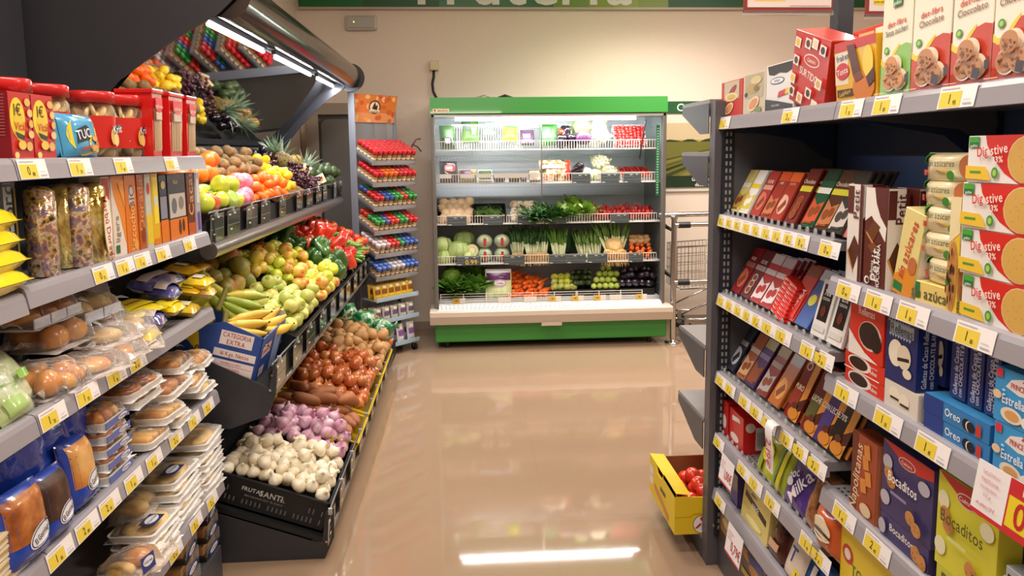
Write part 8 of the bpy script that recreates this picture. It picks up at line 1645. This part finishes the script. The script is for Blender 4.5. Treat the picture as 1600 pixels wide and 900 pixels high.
for i, (u, X, dz, lb) in enumerate(((140, -1.0, 0.0, 'crumpled clear bread bag low beside the third 1,25 label'), (160, -1.02, 0.05, 'crumpled white bread bag second in the pile of clear bags'), (178, -0.995, 0.0, 'crumpled clear bag of sliced bread before the yellow bags'), (196, -1.03, 0.045, 'crumpled clear bread bag on top next to the yellow bag'), (150, -1.08, 0.09, 'crumpled clear bag at the back of the clear bread pile'), (215, -1.0, 0.0, 'small clear bread bag next to the 2,10 label'))):
    LB('bread_bag', lb, 'bread bag', u, '3', [('bread', (lambda b, s: (lump(b, (0, 0, 0.02), 0.055, 0.05, 0.022, PALE if s % 2 else BUN, s), b)[1])(MB(), i)), ('film', wrap(0.085, 0.07, 0.052, 20 + i, m=film('fff8f4', 0.88, 0.1, 0.9, 26, 1.35)))], X, dz=dz, yaw=i * 9 - 20)
YELB = [('r', 'f0dc30', 0.1, 0.2, 0.9, 0.8), ('r', 'c87820', 0.3, 0.45, 0.7, 0.55)]
for i, (u, X, dz, w, c, lb) in enumerate(((212, -1.04, 0.055, 0.20, 'ecd420', 'large yellow bread bag lying over the clear bags'), (222, -0.99, 0.0, 0.11, 'e8cc20', 'yellow bag end poking out low by the rail of the third shelf'), (262, -1.0, 0.035, 0.10, 'ecd020', 'yellow cake packet in the middle of the yellow pile'), (290, -1.0, 0.0, 0.12, 'd8b830', 'yellow and clear cake packet low at the end of the third shelf'), (300, -1.03, 0.045, 0.16, 'e8b820', 'yellow cake packet second from the top at the end'), (298, -1.08, 0.10, 0.22, 'ecb81c', 'long orange yellow cake packet topmost at the end of the third shelf'), (318, -0.99, 0.03, 0.08, 'e8c870', 'small cream yellow packet at the very end of the third shelf'), (312, -1.0, 0.07, 0.12, 'f0d030', 'yellow packet right under the topmost long one'))):
    b = sachet(w, 0.12 if w > 0.15 else 0.09, 0.045, nmat([(0.35, 'c89838'), (0.45, c), (0.8, c)], 9, 0.18, bump=0.8, bscale=26, coat=0.9), YELB if i % 2 == 0 else [('r', 'e8dcc0', 0.2, 0.3, 0.6, 0.7)])
    z = LDK['3'] + dz + 0.022; b.thing('cake_packet', lb, 'cake packet', (X + 0.045, yl(u, X, z), z), Euler((R(-82), 0, R(90 + (i * 13) % 20 - 10)), 'XYZ'))
VIO = nmat([(0.35, '3c3878'), (0.5, '5c5a9a'), (0.6, 'b8a0a0'), (0.7, '8a4a30')], 12, 0.2, bump=0.7, bscale=30, coat=0.8)
for i, (u, X, dz, lb) in enumerate(((245, -1.07, 0.095, 'violet and clear sponge cake packet on the yellow pile'), (258, -1.02, 0.07, 'dark blue printed packet end among the yellow packets'), (236, -1.0, 0.015, 'small violet packet end low between the yellow packets'))):
    b = sachet([0.24, 0.10, 0.07][i], 0.10, 0.06, VIO, [('r', '2c3070', 0.75, 0.05, 0.98, 0.95), ('r', 'd8c8c0', 0.1, 0.3, 0.7, 0.7)]); z = LDK['3'] + dz + 0.03
    b.thing('cake_packet', lb, 'cake packet', (X + 0.045, yl(u, X, z), z), Euler((R(-80), 0, R(90 - 8 + 9 * i)), 'XYZ'))
t3 = put('sliced_loaf', 'long brown loaf in a clear and blue bag at the back of the third shelf', 'loaf', [('bread', (lambda b: (lump(b, (0, 0, 0.035), 0.17, 0.05, 0.035, BUN, 3), b)[1])(MB())), ('film', wrap(0.19, 0.06, 0.078, 33, m=film('e8e4f4', 0.6, 0.1, 0.8, 24)))], (-1.20, 2.25, LDK['3'] + 0.115), Euler((0, 0, R(90)), 'XYZ'))
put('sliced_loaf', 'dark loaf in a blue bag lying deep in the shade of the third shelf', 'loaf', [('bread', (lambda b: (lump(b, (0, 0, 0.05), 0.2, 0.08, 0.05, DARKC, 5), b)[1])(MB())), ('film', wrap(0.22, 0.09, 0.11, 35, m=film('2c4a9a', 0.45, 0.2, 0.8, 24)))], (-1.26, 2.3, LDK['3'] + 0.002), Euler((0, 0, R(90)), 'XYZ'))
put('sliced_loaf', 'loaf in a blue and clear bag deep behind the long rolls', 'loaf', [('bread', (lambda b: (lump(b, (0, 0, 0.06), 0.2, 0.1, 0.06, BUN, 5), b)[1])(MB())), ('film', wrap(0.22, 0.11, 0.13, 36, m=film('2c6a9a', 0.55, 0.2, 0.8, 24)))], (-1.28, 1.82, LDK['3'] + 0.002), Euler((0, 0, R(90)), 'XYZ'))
# fourth shelf
def foam_tray(w, d, fill='swirl', seed=0, lab=None):
    tr = MB(); o, i_ = [], []
    for (cx, cy, a0) in ((w / 2 - .02, d / 2 - .02, 0), (-w / 2 + .02, d / 2 - .02, 90), (-w / 2 + .02, -d / 2 + .02, 180), (w / 2 - .02, -d / 2 + .02, 270)):
        for k in range(4): a = R(a0 + 30 * k); o.append((cx + 0.02 * math.cos(a), cy + 0.02 * math.sin(a))); i_.append((cx * 0.9 + 0.014 * math.cos(a), cy * 0.88 + 0.014 * math.sin(a)))
    n = len(o); vs = [(x * 0.93, y * 0.9, 0) for x, y in o] + [(x, y, 0.022) for x, y in o] + [(x, y, 0.0205) for x, y in i_] + [(x * 0.96, y * 0.94, 0.004) for x, y in i_]
    fs = []
    for q in range(3): fs += [(q * n + k, q * n + (k + 1) % n, (q + 1) * n + (k + 1) % n, (q + 1) * n + k) for k in range(n)]
    fs += [tuple(range(n))[::-1], tuple(range(3 * n, 4 * n))]; tr.add(vs, fs, mat('ece9e4', 0.35))
    b = MB()
    if fill == 'swirl':
        for k in range(2):
            cx = (k - 0.5) * w * 0.44
            for ring in range(3): b.tube([(cx + (0.36 - 0.1 * ring) * w * 0.6 * math.cos(R(a)) , (0.40 - 0.11 * ring) * d * math.sin(R(a)), 0.022 + 0.004 * ring) for a in range(0, 331, 30)], 0.011, SWIRL, 6)
            lump(b, (cx, 0, 0.018), w * 0.1, d * 0.15, 0.014, SWIRL, seed)
    elif fill == 'bun':
        for k in range(3): lump(b, ((k - 1) * w * 0.29, 0.0, 0.024), w * 0.15, d * 0.38, 0.026, BUN, seed + k)
    elif fill == 'flat': lump(b, (0, 0, 0.014), w * 0.44, d * 0.42, 0.017, PALE, seed, 18, 0.08)
    elif fill == 'cake':
        for k in range(3): b.bbox(-w * 0.42 + k * w * 0.29, -d * 0.36, 0.005, -w * 0.42 + k * w * 0.29 + w * 0.24, d * 0.36, 0.032, nmat([(0.3, 'b87834'), (0.7, 'e8c070')], 12, 0.5), 0.004)
    ps = [('tray', tr), ('pastry', b), ('film', wrap(w / 2 + 0.004, d / 2 + 0.003, 0.046 if fill != 'flat' else 0.036, seed, fill == 'bun'))]
    if lab: l_ = MB(); l_.box(-w * 0.36, -d * 0.42, 0.045, w * 0.0, -d * 0.1, 0.0465, mat(lab, 0.3)); l_.decals((-w * 0.36, -d * 0.42, 0.0465), (1, 0, 0), (0, 1, 0), w * 0.36, d * 0.32, [('e', 'e4e4ec', 0.5, 0.5, 0.42, 0.36), ('t', '2c3050', 'El Gorriaga', 0.5, 0.5, 0.16)]); ps.append(('label', l_))
    return ps
def gor_bag(lb, u, w, h, win, X, dz=0.0, yaw=0, tip=0, tilt=6):
    F = [('r', '2448b0', 0.02, 0.02, 0.98, 0.98), ('r', win, 0.08, 0.34, 0.92, 0.96), ('e', 'e4e6ee', 0.62, 0.36, 0.28, 0.13, 22), ('e', '2c3050', 0.62, 0.36, 0.255, 0.112, 22), ('e', 'e4e6ee', 0.62, 0.36, 0.24, 0.10, 22), ('t', '1c2040', 'El Gorriaga', 0.62, 0.36, 0.075, 22, 0.62), ('r', '9ab0e0', 0.55, 0.18, 0.85, 0.19), ('r', '9ab0e0', 0.55, 0.15, 0.78, 0.16)]
    m = SWIRL if win == 'swirl' else DARKC if win == 'dark' else BUN
    F[1] = ('r', m, 0.10, 0.34, 0.90, 0.94)
    z = LDK['4'] + dz; y = yl(u, X, z + h * 0.4)
    sachet(w, h, 0.07, nmat([(0.3, '1c3a9c'), (0.7, '3058c4')], 9, 0.15, bump=0.8, bscale=24, coat=1.0), F).thing('pastry_bag', lb, 'pastry bag', (X, y, z), Euler((R(-tilt), R(tip), R(90 + yaw)), 'XYZ'))
gor_bag('blue bag with oval emblem and brown palmiers in its window', 33, 0.15, 0.175, 'swirl', -0.985, yaw=-6)
gor_bag('blue bag with oval emblem and dark chocolate pastries', 78, 0.13, 0.165, 'dark', -0.985, yaw=-4)
gor_bag('blue bag with large oval emblem and golden pastries', 122, 0.12, 0.185, 'bun', -1.0, dz=0.0, yaw=-2)
for i, (u, X, dz, w, lb) in enumerate(((28, -1.06, 0.17, 0.22, 'crumpled blue bag folded behind the palmier bag'), (75, -1.06, 0.16, 0.2, 'crumpled blue bag behind the chocolate pastry bag'), (112, -1.06, 0.17, 0.19, 'crumpled blue bag under the third shelf rail'), (135, -1.12, 0.10, 0.12, 'dark blue bag standing at the back of the fourth shelf'))):
    z = LDK['4'] + dz - 0.06; sachet(w, 0.17, 0.12, nmat([(0.3, '142c8c'), (0.7, '2c54c8')], 9, 0.13, bump=1.0, bscale=22, coat=1.0), []).thing('blue_bag', lb, 'pastry bag', (X, yl(u, X, z + 0.1), z), Euler((R(-20), 0, R(90 + 6 * i - 8)), 'XYZ'))
for k in range(4):
    z = 0.02 + 0.028 * k; y = yl(12, -0.985, LDK['4']); b = carton(0.16, 0.09, 0.027, 'd8c294', [('r', 'f0e4c8', 0.05, 0.1, 0.95, 0.35), ('r', 'c8a060', 0.05, 0.5, 0.95, 0.6), ('r', 'f0e4c8', 0.05, 0.75, 0.95, 0.95)], (), (('r', 'c8a060', 0, 0, 1, 0.4),))
    b.thing('wafer_pack', ['lowest', 'second lowest', 'second highest', 'topmost'][k] + ' cream wafer pack at the lower left edge', 'wafer pack', (-1.02, y - 0.01, LDK['4'] + 0.001 + 0.028 * k), (0, 0, R(90 + 4 * (k % 2))))
for k in range(5):
    ps = foam_tray(0.14, 0.1, 'bun' if k % 2 == 0 else 'swirl', 40 + k); l_ = MB(); l_.box(-0.068, -0.054, 0.006, 0.068, -0.0525, 0.024, mat('5a6cb4', 0.3)); l_.decals((-0.068, -0.054, 0.006), (1, 0, 0), (0, 0, 1), 0.136, 0.018, [('e', 'e4e4ec', 0.7, 0.5, 0.2, 0.42), ('t', '2c3050', 'El Gorriaga', 0.7, 0.5, 0.35, 0, 0.9)]); ps.append(('label', l_))
    z = LDK['4'] + 0.001 + 0.038 * k; put('pastry_pack', ['lowest', 'second', 'third', 'fourth', 'topmost'][k] + ' blue banded pastry pack of the stack beside the golden pastry bag', 'pastry pack', ps, (-1.03, yl(189, -0.98, LDK['4']), z), Euler((0, 0, R(90)), 'XYZ'))
for i, (u, X, dz, w, d, fl_, lb) in enumerate(((200, -1.02, 0.19, 0.19, 0.13, 'swirl', 'white foam tray of dark palmiers under the third shelf'), (205, -1.03, 0.148, 0.18, 0.12, 'swirl', 'second foam tray of palmiers under the topmost one'), (262, -1.05, 0.15, 0.2, 0.14, 'bun', 'foam tray of glossy round buns topmost before the fruit stand'), (255, -1.03, 0.10, 0.2, 0.14, 'bun', 'foam tray of buns second from the top before the fruit stand'), (300, -1.02, 0.12, 0.15, 0.12, 'bun', 'foam tray of brown buns at the end of the fourth shelf'),
    (248, -1.0, 0.05, 0.17, 0.12, 'cake', 'foam tray of pale cakes in the middle of the fourth shelf'), (290, -1.01, 0.072, 0.16, 0.12, 'cake', 'foam tray of yellow cakes near the end of the fourth shelf'), (228, -1.0, 0.01, 0.14, 0.1, 'cake', 'small tray of sponge cakes low on the fourth shelf'), (265, -1.0, 0.005, 0.15, 0.11, 'flat', 'flat pale pastry tray low on the fourth shelf'), (305, -1.0, 0.03, 0.14, 0.11, 'flat', 'flat pastry tray low at the end of the fourth shelf'))):
    z = LDK['4'] + dz + 0.001; put('pastry_tray', lb, 'pastry tray', foam_tray(w, d, fl_, 60 + i), (X - 0.0, yl(u, X, z), z), Euler((0, R(3 * (i % 3) - 3), R(90 + (i * 7) % 15 - 7)), 'XYZ'))
# fifth shelf: flat pizza bases and pastries
nms = ['lowest', 'second from below', 'third from below', 'fourth from below', 'fifth from below', 'topmost']
for (u, X, n, w, grp) in ((303, -1.03, 6, 0.21, 'pile nearest the fruit stand'), (262, -1.04, 5, 0.22, 'middle pile'), (225, -1.03, 3, 0.2, 'pile by the blue labelled bag')):
    for k in range(n):
        z = LDK['5'] + 0.001 + 0.037 * k; put('flatbread_tray', '%s flatbread tray of the %s' % (nms[k], grp), 'flatbread tray', foam_tray(w, 0.15, 'flat', k + u, 'e0dcd8' if False else ('2c3a6a' if k % 2 == 0 and u != 303 else None)), (X + 0.006 * (k % 2), yl(u, X, LDK['5'] + 0.05) + 0.008 * (k % 3), z), Euler((0, 0, R(90 + (k * 5) % 9 - 4)), 'XYZ'))
for i, (u, X, dz, w, lb) in enumerate(((205, -1.0, 0.03, 0.14, 'clear pastry bag with a dark blue oval sticker low on the fifth shelf'), (170, -1.02, 0.0, 0.17, 'clear pastry bag with blue ribbed end at the lower left of the fifth shelf'), (232, -0.995, 0.0, 0.15, 'yellowish pastry bag by the lowest 2,10 label'), (215, -1.08, 0.10, 0.16, 'crumpled clear bag on the pastry bags of the fifth shelf'), (130, -1.03, 0.0, 0.18, 'clear bag of pastries lowest in the left corner'))):
    z = LDK['5'] + dz + 0.001; l_ = MB(); l_.box(-0.035, -0.071, 0.01, 0.02, -0.0695, 0.055, mat('2a3c80', 0.3)); l_.decals((-0.035, -0.071, 0.01), (1, 0, 0), (0, 0, 1), 0.055, 0.045, [('e', 'e4e4ec', 0.5, 0.6, 0.4, 0.3), ('t', '2c3050', 'El Gorriaga', 0.5, 0.6, 0.16, 0, 0.7)])
    ps = [('pastry', (lambda b, s: (lump(b, (0.03, 0, 0.028), w * 0.24, 0.05, 0.028, PALE if s % 2 else BUN, s), lump(b, (-0.04, 0, 0.026), w * 0.22, 0.05, 0.026, PALE, s + 1), b)[2])(MB(), i)), ('film', wrap(w / 2, 0.068, 0.062, 70 + i, m=film('fff6ec', 0.93, 0.1, 0.8, 26, 1.3)))]
    if i in (0, 1, 4): ps.append(('label', l_))
    put('pastry_bag', lb, 'pastry bag', ps, (X, yl(u, X, z), z), Euler((R(-8), 0, R(90 + i * 7 - 14)), 'XYZ'))
# base: clear boxes of cakes
for k in range(6):
    u, X = (318, -1.02) if k < 3 else (285, -1.0); kk = k % 3; w = 0.15
    b = MB(); b.bbox(-w / 2, -0.06, 0.0, w / 2, 0.06, 0.02, mat('2a2018', 0.4), 0.003); b2 = MB(); 
    for q in range(3): b2.bbox(-w * 0.42 + q * w * 0.29, -0.045, 0.012, -w * 0.42 + q * w * 0.29 + w * 0.24, 0.045, 0.052, nmat([(0.3, '8a5424'), (0.7, 'd8a458')], 12, 0.4), 0.004)
    b3 = MB(); b3.bbox(-w / 2, -0.06, 0.02, w / 2, 0.06, 0.068, film('fff8f0', 0.97, 0.05, 0, 25, 1.3), 0.004); b4 = MB(); b4.box(-w * 0.35, -0.062, 0.006, w * 0.3, -0.0605, 0.034, mat('2a3c80', 0.3)); b4.decals((-w * 0.35, -0.062, 0.006), (1, 0, 0), (0, 0, 1), w * 0.65, 0.028, [('e', 'e4e4ec', 0.5, 0.55, 0.42, 0.4), ('t', '2c3050', 'El Gorriaga', 0.5, 0.55, 0.25, 0, 0.9)])
    put('cake_box', '%s clear cake box of the %s on the base' % (['lowest', 'middle', 'topmost'][kk], 'pile touching the fruit stand' if k < 3 else 'nearer pile'), 'cake box', [('box_base', b), ('cakes', b2), ('box_lid', b3), ('label', b4)], (X - 0.03, yl(u, X, 0.3), 0.1315 + 0.069 * kk), Euler((0, 0, R(90 + kk * 3)), 'XYZ'))
